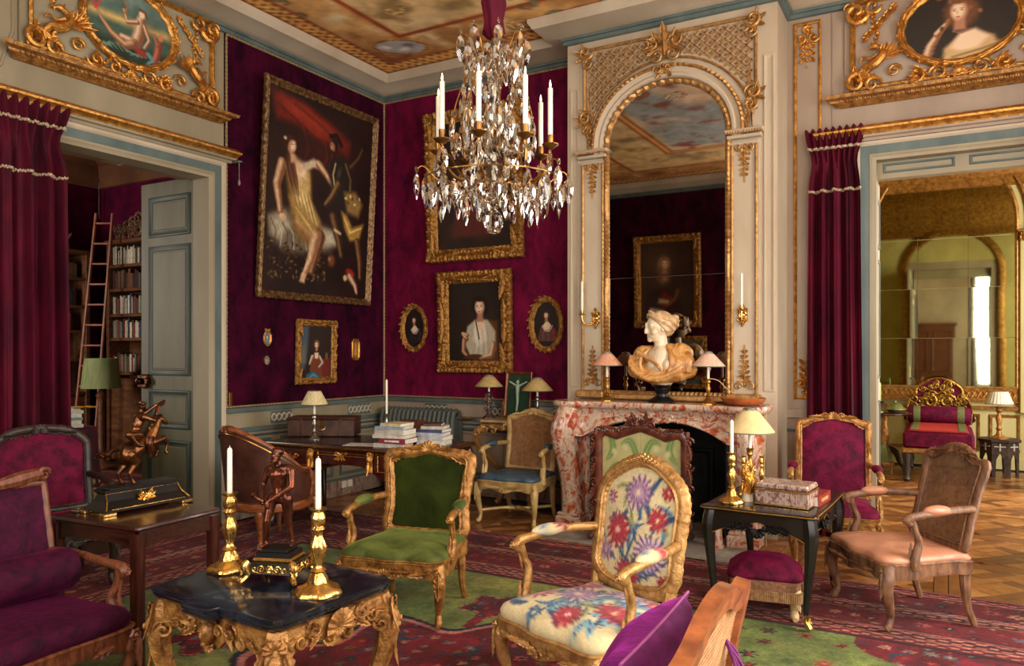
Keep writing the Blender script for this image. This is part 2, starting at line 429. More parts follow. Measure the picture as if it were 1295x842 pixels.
# body helper: overlapping tapered limbs fused into one continuous surface
def capsule(mb, a, b, ra, rb, n=12):
    a, b = Vector(a), Vector(b); d = (b - a); L = d.length or 1e-6; t = d / L
    pts = []; rr = []
    for q in (-90, -60, -30, 0): pts.append(a + t * (ra * math.sin(R(q)))); rr.append(max(ra * math.cos(R(q)), ra * .02))
    for q in (.33, .66): pts.append(a + d * q); rr.append(ra + (rb - ra) * q)
    for q in (0, 30, 60, 90): pts.append(b + t * (rb * math.sin(R(q)))); rr.append(max(rb * math.cos(R(q)), rb * .02))
    mb.tube(pts, rr, n)
def fuse(mb, name, m, parent, voxel, smooth=4, kind=None):
    o = mb.obj(name, m, parent)
    r = o.modifiers.new('fuse', 'REMESH'); r.mode = 'VOXEL'; r.voxel_size = voxel; r.use_smooth_shade = True
    s = o.modifiers.new('soften', 'SMOOTH'); s.factor = .5; s.iterations = smooth
    return o

# ------------------------------------------------------------------ helpers: painting pictures into point colours
def vnoise(x, y, seed=0):
    xi = np.floor(x).astype(np.int64); yi = np.floor(y).astype(np.int64); fx = x - xi; fy = y - yi
    fx = fx * fx * (3 - 2 * fx); fy = fy * fy * (3 - 2 * fy)
    def h(a, b):
        n = (a * 374761393 + b * 668265263 + seed * 974711) & 0x7fffffff
        n = ((n ^ (n >> 13)) * 1274126177) & 0x7fffffff
        return ((n ^ (n >> 16)) & 0xffff) / 65535.0
    return (h(xi, yi) * (1 - fx) + h(xi + 1, yi) * fx) * (1 - fy) + (h(xi, yi + 1) * (1 - fx) + h(xi + 1, yi + 1) * fx) * fy
def fbm(x, y, seed=0, o=4):
    t = 0; a = .5; s = 0
    for i in range(o):
        t = t + a * vnoise(x * 2 ** i, y * 2 ** i, seed + i); s += a; a *= .5
    return t / s
class Pt:
    """brush strokes on sample points (x right, y down, in the units of the picture)"""
    def __init__(s, x, y, bg=(0, 0, 0)):
        s.x = np.asarray(x, float); s.y = np.asarray(y, float); s.c = np.tile(np.array(bg, float), (len(s.x), 1))
    def mix(s, a, col):
        a = np.clip(a, 0, 1)[:, None]; s.c = s.c * (1 - a) + np.asarray(col, float) * a
    def ell(s, cx, cy, rx, ry, col, rot=0.0, soft=.25, al=1.0):
        c, n = math.cos(R(rot)), math.sin(R(rot)); dx = s.x - cx; dy = s.y - cy
        q = np.sqrt(((dx * c + dy * n) / rx) ** 2 + ((-dx * n + dy * c) / ry) ** 2)
        s.mix((1 - q) / soft * al if al == 1 else np.clip((1 - q) / soft, 0, 1) * al, col)
    def st(s, pts, w, col, soft=.35, al=1.0):
        if not hasattr(w, '__len__'): w = [w] * len(pts)
        best = np.full(len(s.x), -9.0)
        for i in range(len(pts) - 1):
            ax, ay = pts[i]; bx, by = pts[i + 1]; dx, dy = bx - ax, by - ay; L = dx * dx + dy * dy + 1e-9
            t = np.clip(((s.x - ax) * dx + (s.y - ay) * dy) / L, 0, 1)
            d = np.hypot(s.x - ax - t * dx, s.y - ay - t * dy); ww = w[i] + (w[i + 1] - w[i]) * t
            best = np.maximum(best, 1 - d / np.maximum(ww, 1e-6))
        s.mix(np.clip(best / soft, 0, 1) * al, col)
    def limb(s, pts, w, light, dark, off=(-.3, -.3)):
        s.st(pts, w, dark, .3)
        s.st([(x + off[0] * q, y + off[1] * q) for (x, y), q in zip(pts, w)], [q * .72 for q in w], light, .9, .9)
    def poly(s, pts, col, soft=2.0, al=1.0):
        n = len(pts); inside = np.zeros(len(s.x), bool); dm = np.full(len(s.x), 1e9)
        for i in range(n):
            ax, ay = pts[i]; bx, by = pts[(i + 1) % n]
            cnd = ((ay > s.y) != (by > s.y)); xx = (bx - ax) * (s.y - ay) / ((by - ay) or 1e-9) + ax
            inside ^= cnd & (s.x < xx)
            dx, dy = bx - ax, by - ay; t = np.clip(((s.x - ax) * dx + (s.y - ay) * dy) / (dx * dx + dy * dy + 1e-9), 0, 1)
            dm = np.minimum(dm, np.hypot(s.x - ax - t * dx, s.y - ay - t * dy))
        s.mix(np.clip(.5 + np.where(inside, dm, -dm) / soft, 0, 1) * al, col)
    def grain(s, amt, sc, seed=1):
        s.c *= (1 + amt * (fbm(s.x * sc, s.y * sc, seed) - .5) * 2)[:, None]
    def out(s): return np.clip(s.c, 0, 255)
def canvas(name, w, h, nu, nv, paint, parent, y=0.0, z=0.0, oval=False, m=None, PW=100.0):
    """a flat picture facing -Y, its lower edge at z; paint(Pt) with units 0..PW across"""
    mb = MB()
    if not oval:
        mb.grid(lambda u, v: ((u - .5) * w, y, z + v * h), nu, nv)
        V = np.array(mb.v); px = (V[:, 0] / w + .5) * PW; py = (1 - (V[:, 2] - z) / h) * PW * h / w
    else:
        rings = nv; n = nu; vs = [(0, y, z + h / 2)]
        for i in range(1, rings + 1):
            q = i / rings
            vs += [(w / 2 * q * math.cos(2 * PI * j / n), y, z + h / 2 + h / 2 * q * math.sin(2 * PI * j / n)) for j in range(n)]
        fs = [(0, 1 + j, 1 + (j + 1) % n) for j in range(n)]
        for i in range(rings - 1): fs += [(1 + i * n + j, 1 + (i + 1) * n + j, 1 + (i + 1) * n + (j + 1) % n, 1 + i * n + (j + 1) % n) for j in range(n)]
        mb.add(vs, fs); V = np.array(mb.v); px = (V[:, 0] / w + .5) * PW; py = (1 - (V[:, 2] - z) / h) * PW * h / w
    p = Pt(px, py); paint(p)
    return mb.obj(name, m or PIC, parent, smooth=False, colors=p.out())
# ================================================================== THE SETTING
H = 4.66
WA = lambda a, b, h: (h, a, b)
WB = lambda a, b, h: (a, -h, b)
def slab(name, boxes, m, label=None, parent=None, b=0.0):
    mb = MB()
    for c, d in boxes: mb.box(c, d, b)
    o = mb.obj(name, m, parent, smooth=False)
    if parent is None: struct(o, label)
    return o
def bx(x0, x1, y0, y1, z0, z1): return (((x0 + x1) / 2, (y0 + y1) / 2, (z0 + z1) / 2), (x1 - x0, y1 - y0, z1 - z0))

floor = slab('floor', [bx(-6.2, 8.2, -7.9, 5.3, -.12, -.014)], M('floor_bed', (60, 34, 20), rough=.5), 'honey brown parquet floor laid in large panels of diagonal boards')
wall_left = slab('wall_left', [bx(-.37, 0, -7.75, -3.97, 0, H), bx(-.37, 0, -2.42, 0, 0, H), bx(-.37, 0, -3.97, -2.42, 3.12, H)], GREIGE, 'left wall with painted dado, crimson velvet coloured as in shade and library doorway')
wall_back = slab('wall_back', [bx(-.37, 5.175, 0, .3, 0, H), bx(6.42, 8.2, 0, .3, 0, H), bx(5.175, 6.42, 0, .3, 3.16, H)], TAUPE, 'back wall with crimson velvet and doorway to the gilded room')
breast = slab('wall_chimney_breast', [bx(2.58, 2.96, -.45, 0, 0, H), bx(4.12, 4.49, -.45, 0, 0, H), bx(2.96, 4.12, -.45, 0, 1.0, H)], CREAM, 'cream panelled chimney breast behind the arched mirror')
WINC = [(-2.45, 1.45), (-5.35, 1.45)]
def win_wall_x(name, x0, x1, ylo, yhi, wins, z0, z1, m, label):
    bs = []; y = ylo
    for yc, w in sorted(wins):
        bs.append(bx(x0, x1, y, yc - w / 2, 0, H)); bs.append(bx(x0, x1, yc - w / 2, yc + w / 2, 0, z0)); bs.append(bx(x0, x1, yc - w / 2, yc + w / 2, z1, H)); y = yc + w / 2
    bs.append(bx(x0, x1, y, yhi, 0, H)); return slab(name, bs, m, label)
win_wall_x('wall_right', 7.3, 7.6, -7.75, 0, WINC, .45, 3.75, TAUPE, 'right wall of the salon with tall windows')
win_wall_x('wall_gilded_room_right', 8.2, 8.4, 0, 5.3, [(2.4, 2.0)], .5, 3.9, CREAM, 'right wall of the gilded room with a tall window')
fr = []
x = -.37
for xc, w in [(3.5, 1.5), (6.78, .9)]:
    fr += [bx(x, xc - w / 2, -7.75, -7.45, 0, H), bx(xc - w / 2, xc + w / 2, -7.75, -7.45, 0, .6), bx(xc - w / 2, xc + w / 2, -7.75, -7.45, 3.85, H)]; x = xc + w / 2
fr.append(bx(x, 7.6, -7.75, -7.45, 0, H))
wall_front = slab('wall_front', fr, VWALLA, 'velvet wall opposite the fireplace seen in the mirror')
k = 0
for (c, w, z0, z1, ax) in [(-2.45, 1.45, .45, 3.75, 'x'), (-5.35, 1.45, .45, 3.75, 'x'), (3.5, 1.5, .6, 3.85, 'y'), (6.78, .9, .6, 3.85, 'y')]:  # the last two, behind the camera, are added to frame the fill lights
    k += 1; mb = MB(); t = .06
    def wb(a0, a1, zz0, zz1):
        if ax == 'x': mb.box(*bx(7.40, 7.46, a0, a1, zz0, zz1))
        else: mb.box(*bx(a0, a1, -7.58, -7.53, zz0, zz1))
    for a in (c - w / 2, c - .04, c + w / 2 - t): wb(a, a + t, z0, z1)
    for z in (z0, z0 + (z1 - z0) * .33, z0 + (z1 - z0) * .66, z1 - t): wb(c - w / 2, c + w / 2, z, z + t * .6)
    struct(mb.obj('window_%d' % k, CREAM, smooth=False), 'tall window frame with glazing bars')

# ---- parquet: square panels of boards laid diagonally in a border
def clip(poly, a):
    for ax_, sg in ((0, 1), (0, -1), (1, 1), (1, -1)):
        out = []
        for i in range(len(poly)):
            p, q = poly[i], poly[(i + 1) % len(poly)]; pi = p[ax_] * sg <= a; qi = q[ax_] * sg <= a
            if pi: out.append(p)
            if pi != qi:
                t = (a - p[ax_] * sg) / ((q[ax_] - p[ax_]) * sg); out.append((p[0] + (q[0] - p[0]) * t, p[1] + (q[1] - p[1]) * t))
        poly = out
        if len(poly) < 3: return []
    return poly
PLK = [M('oak_board_%d' % i, c, d, rough=.30, scale=5, stretch=(2, 2, 2), detail=6, spec=.5) for i, (c, d) in enumerate([((176, 118, 62), (136, 84, 40)), ((150, 94, 48), (112, 66, 32)), ((194, 136, 76), (152, 98, 50)), ((128, 78, 42), (92, 54, 28))])]
S = 1.04; pieces = []
bw = .085; h2 = S / 2
for sx, sy, ex, ey in ((0, -1, h2, bw / 2), (0, 1, h2, bw / 2), (-1, 0, bw / 2, h2 - bw), (1, 0, bw / 2, h2 - bw)):
    cx_, cy_ = sx * (h2 - bw / 2), sy * (h2 - bw / 2); g = .0025
    pieces.append([(cx_ - ex + g, cy_ - ey + g), (cx_ + ex - g, cy_ - ey + g), (cx_ + ex - g, cy_ + ey - g), (cx_ - ex + g, cy_ + ey - g)])
inn = h2 - bw - .003; c45 = math.sqrt(.5); P_, W_ = .30, .095
def diag(u0, u1, v0, v1):
    g = .002; q = [(u0 + g, v0 + g), (u1 - g, v0 + g), (u1 - g, v1 - g), (u0 + g, v1 - g)]
    return clip([((a - b) * c45, (a + b) * c45) for a, b in q], inn)
for i in range(-2, 3):
    v = i * P_; pieces.append(diag(-1.2, 1.2, v - W_ / 2, v + W_ / 2))
    for j in range(-2, 3):
        u = j * P_ + (P_ / 2 if i % 2 else 0); a0, a1 = v + W_ / 2, v + P_ - W_ / 2
        pieces.append(diag(u - W_ / 2, u + W_ / 2, a0, a1))
        u0, u1 = u + W_ / 2, u + P_ - W_ / 2
        pieces.append(diag(u0, u1, a0, (a0 + a1) / 2)); pieces.append(diag(u0, u1, (a0 + a1) / 2, a1))
def area2(p): return abs(sum(p[i][0] * p[(i + 1) % len(p)][1] - p[(i + 1) % len(p)][0] * p[i][1] for i in range(len(p)))) / 2 if p else 0
pieces = [p for p in pieces if area2(p) > .0012]
rnd = random.Random(3); PMESH = []
for i, p in enumerate(pieces):
    mb = MB(); mb.prism(p, -.014, 0); o = mb.obj('board', PLK[rnd.choice((0, 0, 1, 2, 3)) if i > 3 else 1], smooth=False); PMESH.append(o.data); bpy.data.objects.remove(o)
cells = [(4.15 + i * S, -1.05 + j * S) for i in range(4) for j in range(6)]
cells += [(.0 + i * S + .5, -.95) for i in range(4)] + [(.5 + i * S, .0) for i in range(0)]
cells.sort(key=lambda c: math.hypot(c[0] - 5.9, c[1] + 7.0) + (6 if c[0] < 4.6 else 0))
count = 0; rest = [MB() for _ in PLK]
for cx_, cy_ in cells:
    for i, p in enumerate(pieces):
        px, py = sum(a for a, b in p) / len(p) + cx_, sum(b for a, b in p) / len(p) + cy_
        if count < 298 and px > 4.3:
            o = bpy.data.objects.new('board', PMESH[i]); COL.objects.link(o); o.parent = floor; o.location = (cx_, cy_, rnd.uniform(-.0015, .0005)); count += 1
        elif py < -.02 or cx_ > 4.3:
            rest[rnd.randrange(4)].prism([(a + cx_, b + cy_) for a, b in p], -.014, 0)
for m_, mb in zip(PLK, rest):
    if mb.v: mb.obj('distant_boards', m_, floor, smooth=False, kind='stuff')

# ---- ceiling with a painted field
def fresco(nx, ny):
    mb = MB(); x0, x1, y0, y1 = -.05, 7.35, -7.5, .05
    mb.grid(lambda u, v: (x0 + (x1 - x0) * u, y0 + (y1 - y0) * v, H), nx, ny)
    V = np.array(mb.v); X, Y = V[:, 0], V[:, 1]
    p = Pt(X, Y, (150, 112, 66))
    d = np.minimum(np.minimum(X, 7.3 - X), np.minimum(-Y, Y + 7.45))
    n1 = fbm(X * 1.3, Y * 1.3, 3, 5); n2 = fbm(X * 3.1 + 5, Y * 3.1, 9, 4); n3 = fbm(X * 7, Y * 7, 21, 3)
    p.mix((n1 - .40) * 3.2, (196, 160, 104)); p.mix((.44 - n2) * 4, (112, 62, 34)); p.mix((n2 - .60) * 5, (214, 196, 158))
    fi = np.clip((d - 1.04) * 30, 0, 1); p.mix(fi * .85, (184, 160, 114)); p.mix(fi * np.clip((n1 - .5) * 4, 0, .8), (206, 186, 146)); p.mix(fi * np.clip((.45 - n2) * 5, 0, .8), (120, 104, 66))
    sky = (d > 2.0)
    p.mix(sky * np.clip((d - 2.0) * 6, 0, 1) * .95, (128, 136, 140)); p.mix(sky * np.clip((n1 - .45) * 5, 0, 1), (196, 172, 146)); p.mix(sky * np.clip((.42 - n2) * 6, 0, 1), (120, 66, 48))
    p.mix(np.clip(1 - abs(d - 1.95) / .09, 0, 1) * 2, (120, 62, 30)); p.mix(np.clip(1 - abs(d - 1.95) / .03, 0, 1) * 2, (196, 140, 70))
    p.mix(np.clip(1 - abs(d - 1.0) / .045, 0, 1) * 2, (136, 66, 36)); p.mix(np.clip(1 - abs(d - 1.0) / .014, 0, 1), (190, 120, 70))
    for (cx, cy, rx, ry) in ((.86, -.79, .27, .17), (3.3, -.72, .3, .2), (6.6, -.7, .27, .2), (.72, -3.6, .3, .2), (6.5, -3.6, .3, .2)):
        p.ell(cx, cy, rx * 1.25, ry * 1.3, (190, 136, 66), 30, .2); p.ell(cx, cy, rx * 1.1, ry * 1.13, (112, 70, 34), 30, .1)
        p.ell(cx, cy, rx, ry, (156, 156, 156), 30, .1)
        for q in range(5): p.ell(cx + rx * .5 * math.sin(q * 2.3), cy + ry * .4 * math.cos(q * 1.7), rx * .28, ry * .34, ((206, 206, 202), (104, 106, 108))[q % 2], q * 31, .6)
    rr = random.Random(5)
    for q in range(46):
        cx, cy = rr.uniform(.4, 6.9), rr.uniform(-3.2, -.45); s = rr.uniform(.10, .24); a = rr.uniform(0, 360)
        col = rr.choice([(206, 170, 104), (150, 92, 44), (110, 116, 92), (196, 150, 128), (224, 204, 160), (92, 54, 30)])
        pts = [(cx + s * (1 - t / 9) * math.cos(R(a) + t * .62), cy + s * (1 - t / 9) * math.sin(R(a) + t * .62)) for t in range(9)]
        p.st(pts, [s * .30 * (1 - t / 14) for t in range(9)], (88, 54, 28), .5); p.st(pts, [s * .2 * (1 - t / 14) for t in range(9)], col, .6)
    # braided border along the walls
    g = (d < .475) & (d > .28)
    al = np.where(np.minimum(X, 7.3 - X) < np.minimum(-Y, Y + 7.45), Y, X); tt = (d - .38) / .095
    w1 = np.sin(al * 2 * PI / .20); w2 = np.sin(al * 2 * PI / .20 + PI)
    p.mix(g * 1.0, (120, 76, 40))
    for w_, s_ in ((w1, 1), (w2, -1)): p.mix(g * np.clip(1.3 - abs(tt - .62 * w_) / .30, 0, 1) * 1.6, (206, 154, 84))
    p.mix(g * np.clip(1 - abs(tt - .62 * w1) / .08, 0, 1), (240, 200, 130))
    p.mix((abs(d - .49) < .022) * 1.0, (140, 78, 40)); p.mix((d < .29) * 1.0, (150, 104, 60))
    p.grain(.16, 9); p.c = np.clip((p.c - 110) * 1.12 + 118, 0, 255) * np.array([1.16, 1.09, 1.03])
    return mb.obj('ceiling', FRESC, smooth=False, colors=p.out())
struct(fresco(235, 240), 'painted ceiling with scrolls, cartouches and braided gold border')
slab('ceiling_gilded_room', [bx(3.4, 8.4, .3, 5.3, 4.55, 4.66)], M('gold_ceiling', (150, 118, 52), (98, 70, 28), rough=.5, scale=3, detail=6), 'gilded painted ceiling of the room beyond')
slab('ceiling_library', [bx(-6.2, -.37, -5.6, .3, 4.5, 4.66)], M('wood_ceiling', (96, 62, 40), (70, 44, 28), rough=.5, scale=2), 'brown panelled library ceiling')

# ---- cornice round the room and the chimney breast
cpath = [(0, -7.45), (7.3, -7.45), (7.3, 0), (4.49, 0), (4.49, -.45), (2.58, -.45), (2.58, 0), (0, 0)]
mb = MB(); mb.mould(cpath, [(0, 4.44), (.03, 4.445), (.035, 4.475), (.05, 4.48), (.055, 4.50), (0, 4.505)], lambda a, b, h: (a, b, h)); struct(mb.obj('trim_1', BLUE), 'grey blue fillet under the cornice')
mb = MB(); mb.mould(cpath, [(0, 4.50), (.06, 4.505), (.10, 4.52), (.16, 4.545), (.23, 4.56), (.25, 4.565), (.27, 4.60), (.285, 4.62), (.285, 4.652), (0, 4.655)], lambda a, b, h: (a, b, h)); struct(mb.obj('trim_2', CREAM), 'cream cove cornice under the painted ceiling')

# ---- left wall: velvet, braid, dado, marble plinth
VA0, VA1, VZ0, VZ1 = -2.27, -.004, 1.035, 4.445
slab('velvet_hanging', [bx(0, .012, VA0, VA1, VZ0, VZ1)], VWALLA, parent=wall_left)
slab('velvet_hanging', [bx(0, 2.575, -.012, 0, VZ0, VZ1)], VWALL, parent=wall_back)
def braid(path, parent, rad=.013):
    mb = MB(); P = [Vector(p) for p in path]; out = []; rr = []
    for i in range(len(P) - 1):
        d = P[i + 1] - P[i]; k = max(2, int(d.length / .02))
        for j in range(k): out.append(P[i] + d * j / k); rr.append(rad * (1.0 if j % 2 else .65))
    out.append(P[-1]); rr.append(rad); mb.tube(out, rr, 6); return mb.obj('braid', BRAID, parent)
braid([(.02, VA0 + .012, VZ0 + .012), (.02, VA0 + .012, VZ1 - .012), (.02, VA1 - .03, VZ1 - .012)], wall_left)
braid([(.02, VA0, VZ0 + .012), (.02, VA1, VZ0 + .012)], wall_left, .011)
braid([(.022, -.022, VZ0), (.022, -.022, VZ1)], wall_left, .014)
braid([(0, -.02, VZ1 - .012), (2.57, -.02, VZ1 - .012)], wall_back); braid([(0, -.02, VZ0 + .012), (2.57, -.02, VZ0 + .012)], wall_back, .011)
def dado(mp, a0, a1, parent, splits, guil, panelm=GREIGE, lowm=GREIGE):
    def bar(z0, z1, t, m, name, x0=a0, x1=a1):
        mb = MB(); v = [mp(x0, z0, 0), mp(x1, z1, t)]; lo = [min(p, q) for p, q in zip(*v)]; hi = [max(p, q) for p, q in zip(*v)]
        mb.box(*bx(lo[0], hi[0], lo[1], hi[1], lo[2], hi[2]), b=.004); return mb.obj(name, m, parent, smooth=False)
    bar(0, .167, .028, MARBS, 'marble_plinth'); bar(.167, .19, .02, BLUE, 'plinth_fillet')
    bar(.99, 1.032, .034, BLUE, 'dado_rail'); bar(.80, .845, .022, BLUE, 'frieze_rail'); bar(.755, .772, .018, BLUED, 'panel_rail')
    for g0, g1 in guil:     # woven guilloche blocks in the frieze
        bar(.86, .975, .012, BLUE, 'guilloche_block', g0, g1); mb = MB(); n = int((g1 - g0) / .012)
        for ph in (0, PI):
            mb.tube([mp(g0 + (g1 - g0) * i / n, .917 + .034 * math.sin(2 * PI * (g1 - g0) * i / n / .13 + ph), .016) for i in range(n + 1)], .009, 5)
        mb.obj('guilloche', CREAM, parent)
    for s0, s1 in splits:
        rc = [(s0, .215), (s1, .215), (s1, .725), (s0, .725)]
        mb = MB(); mb.mould(rc, [(0, 0), (.004, .016), (.02, .020), (.034, .008), (.036, .004), (.036, 0)], mp); mb.obj('panel_moulding', BLUE, parent)
        rc2 = [(s0 + .075, .275), (s1 - .075, .275), (s1 - .075, .665), (s0 + .075, .665)]
        if s1 - s0 > .26:
            mb = MB(); mb.mould(rc2, [(0, 0), (.006, .008), (.016, .002), (.016, 0)], mp); mb.obj('panel_field', panelm, parent)
dado(WA, -2.26, -.01, wall_left, [(-2.16, -1.72), (-1.60, -.85), (-.75, -.1)], [(-1.72, -1.45), (-.62, -.25)])
dado(WB, .01, 2.57, wall_back, [(.10, .85), (.95, 1.7), (1.78, 2.45)], [(.6, .9), (1.42, 1.72), (2.2, 2.5)])

# ---- door casings: architrave swept round the opening, gilded cap above
def casing(mp, a0, a1, z1, parent, w=.14):
    p = [(a1, 0), (a1, z1), (a0, z1), (a0, 0)]
    for nm, m_, pr in (('architrave', GREIGE, [(.02, -.2), (.02, .01), (.0, .018), (-.012, .03), (-.03, .03), (-.032, .022)]),
                       ('architrave_band', BLUE, [(-.032, 0), (-.032, .024), (-.10, .03), (-.10, 0)]),
                       ('architrave_edge', CREAM, [(-.10, 0), (-.10, .032), (-.115, .045), (-w, .045), (-w, 0)])):
        mb = MB(); mb.mould(p, pr, mp, closed=False); mb.obj(nm, m_, parent)
def casing_cap(mp, a0, a1, z, parent, fm):
    for nm, m_, pr in (('cap_fillet', fm, [(z, 0), (z, .05), (z + .02, .06), (z + .025, .09), (z + .04, .095), (z + .04, 0)]), ('gilt_cap', GILT, [(z + .04, 0), (z + .04, .10), (z + .06, .11), (z + .075, .135), (z + .09, .14), (z + .10, .12), (z + .12, .10), (z + .12, 0)])):
        mb = MB(); n = len(pr); vs = [mp(a0 - h * .6, b, h) for b, h in pr] + [mp(a1 + h * .6, b, h) for b, h in pr]
        mb.add(vs, [(i, i + 1, n + i + 1, n + i) for i in range(n - 1)] + [tuple(range(n)), tuple(range(2 * n - 1, n - 1, -1))]); mb.obj(nm, m_, parent)
casing(WA, -3.97, -2.42, 3.12, wall_left); casing_cap(WA, -4.7, -2.26, 3.262, wall_left, GREIGE)
casing(WB, 5.175, 6.42, 3.16, wall_back, .135); casing_cap(WB, 4.80, 6.75, 3.30, wall_back, TAUPE)
mb = MB(); mb.tube([(.02, -2.22, 3.27), (.14, -2.22, 3.27)], .006, 6); mb.lathe([(.004, 0), (.03, .01), (.03, .016), (.004, .02)], 12, (.12, -2.2, 3.262)); mb.tube([(.12, -2.2, 3.262), (.12, -2.2, 3.10)], .004, 5); mb.lathe([(.006, 0), (.014, .02), (.008, .05)], 8, (.12, -2.2, 3.06))
mb.obj('blind_cord', GREYCAP, wall_left)
# soffit panels in the library doorway
for i in range(2):
    mb = MB(); mb.box((-.19, -3.95 + .39 + i * .78, 3.112), (.26, .62, .018), .006); mb.obj('soffit_panel', M('soffit_wood', (150, 112, 82), (120, 86, 62), scale=4), wall_left, smooth=False)
# lintel panels in the right doorway
slab('lintel_panel', [bx(5.19, 6.41, .10, .20, 3.0, 3.16)], GREIGE, parent=wall_back)
for x0 in (5.24, 5.86):
    mb = MB(); mb.mould([(x0, 3.045), (x0 + .52, 3.045), (x0 + .52, 3.125), (x0, 3.125)], [(0, 0), (.004, .012), (.016, .012), (.02, 0)], XZ(.10)); mb.obj('lintel_moulding', BLUE, wall_back)

# ---- overdoors: gilded ledge, carved panel frame with griffins, scrolls
def griffin(mb, cx, cz, s, f, y0):
    q = lambda pts: [(cx + f * a * s, -h * s - y0, cz + b * s) for a, b, h in pts]
    mb.tube(spline(q([(-.9, -.55, .1), (-.75, -.15, .3), (-.35, -.1, .45), (.05, .25, .5), (-.02, .62, .42), (-.25, .78, .38)]), 6), [r * s for r in interp([.10, .18, .24, .19, .13, .09], 31)], 8)
    mb.ell(q([(-.32, .82, .38)])[0], (.20 * s, .10 * s, .14 * s)); mb.tube(q([(-.42, .82, .38), (-.62, .72, .36), (-.6, .62, .36)]), [.07 * s, .05 * s, .01 * s], 6)
    mb.tube(q([(-.2, .9, .36), (-.1, 1.1, .34)]), [.05 * s, .01 * s], 5)
    for i in range(6):
        a = R(8 + i * 17); b0 = q([(.08, .12, .5)])[0]
        mb.leaf(b0, (f * math.cos(a), 0, math.sin(a)), AY, s * (1.15 - i * .08), s * .26, .5, 3)
    for gx in (-.85, -.45): mb.tube(q([(gx, -.2, .3), (gx - .2, -.42, .3), (gx - .05, -.72, .24), (gx - .26, -.8, .22)]), [.13 * s, .09 * s, .06 * s, .05 * s], 6)
    mb.tube(spline(q([(-.2, .35, .5), (-.55, .2, .45), (-.85, .38, .4), (-1.0, .15, .36)]), 4), [r * s for r in interp([.10, .07, .05, .05], 13)], 6)
    mb.scroll(q([(.55, -.5, .2)])[0], (f, 0, 0), AZ, AY, .34 * s, 1.4, .22)
def overdoor(parent, loc, rz, half, ov_rx, ov_rz, panelm, mats=GILT):
    kw = dict(loc=loc, rz=rz)
    zl, zt = 3.76, 4.43
    mb = MB(); mb.box((0, -.012, (zl + zt) / 2 - .02), (2 * half + .16, .024, zt - zl + .1), .006); mb.obj('overdoor_panel', panelm, parent, smooth=False, **kw)
    mb = MB(); hw = half + .10; pr = [(0, 0), (0, .03), (.02, .05), (.035, .08), (.05, .085), (.06, .13), (.085, .14), (.085, 0)]; z = 3.605
    n = len(pr); vs = [(-hw - h, -h, z + b) for b, h in pr] + [(hw + h, -h, z + b) for b, h in pr]
    mb.add(vs, [(i, i + 1, n + i + 1, n + i) for i in range(n - 1)] + [tuple(range(n)), tuple(range(2 * n - 1, n - 1, -1))])
    k = int(hw * 2 / .035)
    for i in range(k + 1): mb.ell((-hw + 2 * hw * i / k, -.085, z + .045), (.012, .012, .014), 6, 4)
    mb.obj('gilt_ledge', GILTD, parent, **kw)
    mb = MB(); x1, z0, z1 = half, 3.755, 4.45
    mb.mould([(-x1, z0), (x1, z0), (x1, z1), (-x1, z1)], [(0, .02), (-.02, .03), (-.03, .055), (-.012, .065), (.004, .05), (.012, .02)], XZ(0), sub=.03, mod=lambda l, k, o, h: (o, h + .006 * math.sin(l * 90)))
    for sx in (-1, 1):
        for zz, sz in ((z0, 1), (z1 - .05, -1)):
            mb.scroll((sx * (x1 - .02), -.06, zz + .03 * sz), (-sx, 0, 0), (0, 0, sz), AY, .10, 1.3, .24); mb.scroll((sx * (x1 - .14), -.06, zz + .0), (-sx, 0, 0), (0, 0, sz), AY, .07, 1.2, .26)
            for a in (20, 60, 100): mb.leaf((sx * (x1 - .03), -.05, zz + .03 * sz), (-sx * math.cos(R(a)), 0, sz * math.sin(R(a))), AY, .16, .06, .7, 4)
            mb.scroll((sx * (x1 + .03), -.05, zz - .02 * sz), (sx, 0, 0), (0, 0, -sz), AY, .05, 1.2, .26)
        griffin(mb, sx * (ov_rx + .20), z0 + .17, .165, -sx, .02)
        for j in range(5): mb.leaf((sx * (ov_rx + .10 + .05 * j), -.04, z1 - .05 - .05 * j), (sx * .4, 0, -1), AY, .11, .06, .5, 4)
        for j in range(9): mb.rosette((sx * (x1 - .16 + .02 * math.sin(j)), -.03, z1 - .10 - .035 * j), AX, AZ, AY, .022, 5, .6)
        mb.scroll((sx * .15, -.05, z0 + .02), (sx, 0, 0), AZ, AY, .065, 1.5, .22); mb.scroll((sx * .30, -.05, z0 + .03), (sx, 0, 0), (0, 0, -1), AY, .07, 1.4, .22); mb.scroll((sx * .07, -.05, z0 - .02), (sx, 0, 0), (0, 0, -1), AY, .05, 1.4, .25)
        for a in (0, 20, 40): mb.leaf((sx * .22, -.04, z0 + .01), (sx * math.cos(R(a)), 0, math.sin(R(a))), AY, .15, .06, .6, 4)
    mb.shell((0, -.05, z0 - .01), AX, AZ, AY, .05)
    mb.obj('gilt_relief', mats, parent, **kw)
    # the oval picture in the middle
    return (zl + zt) / 2
overdoor(wall_left, (0, -3.20, 0), R(90), .76, .33, .27, GREIGE)
overdoor(wall_back, (5.79, 0, 0), 0, .76, .35, .27, TAUPE)

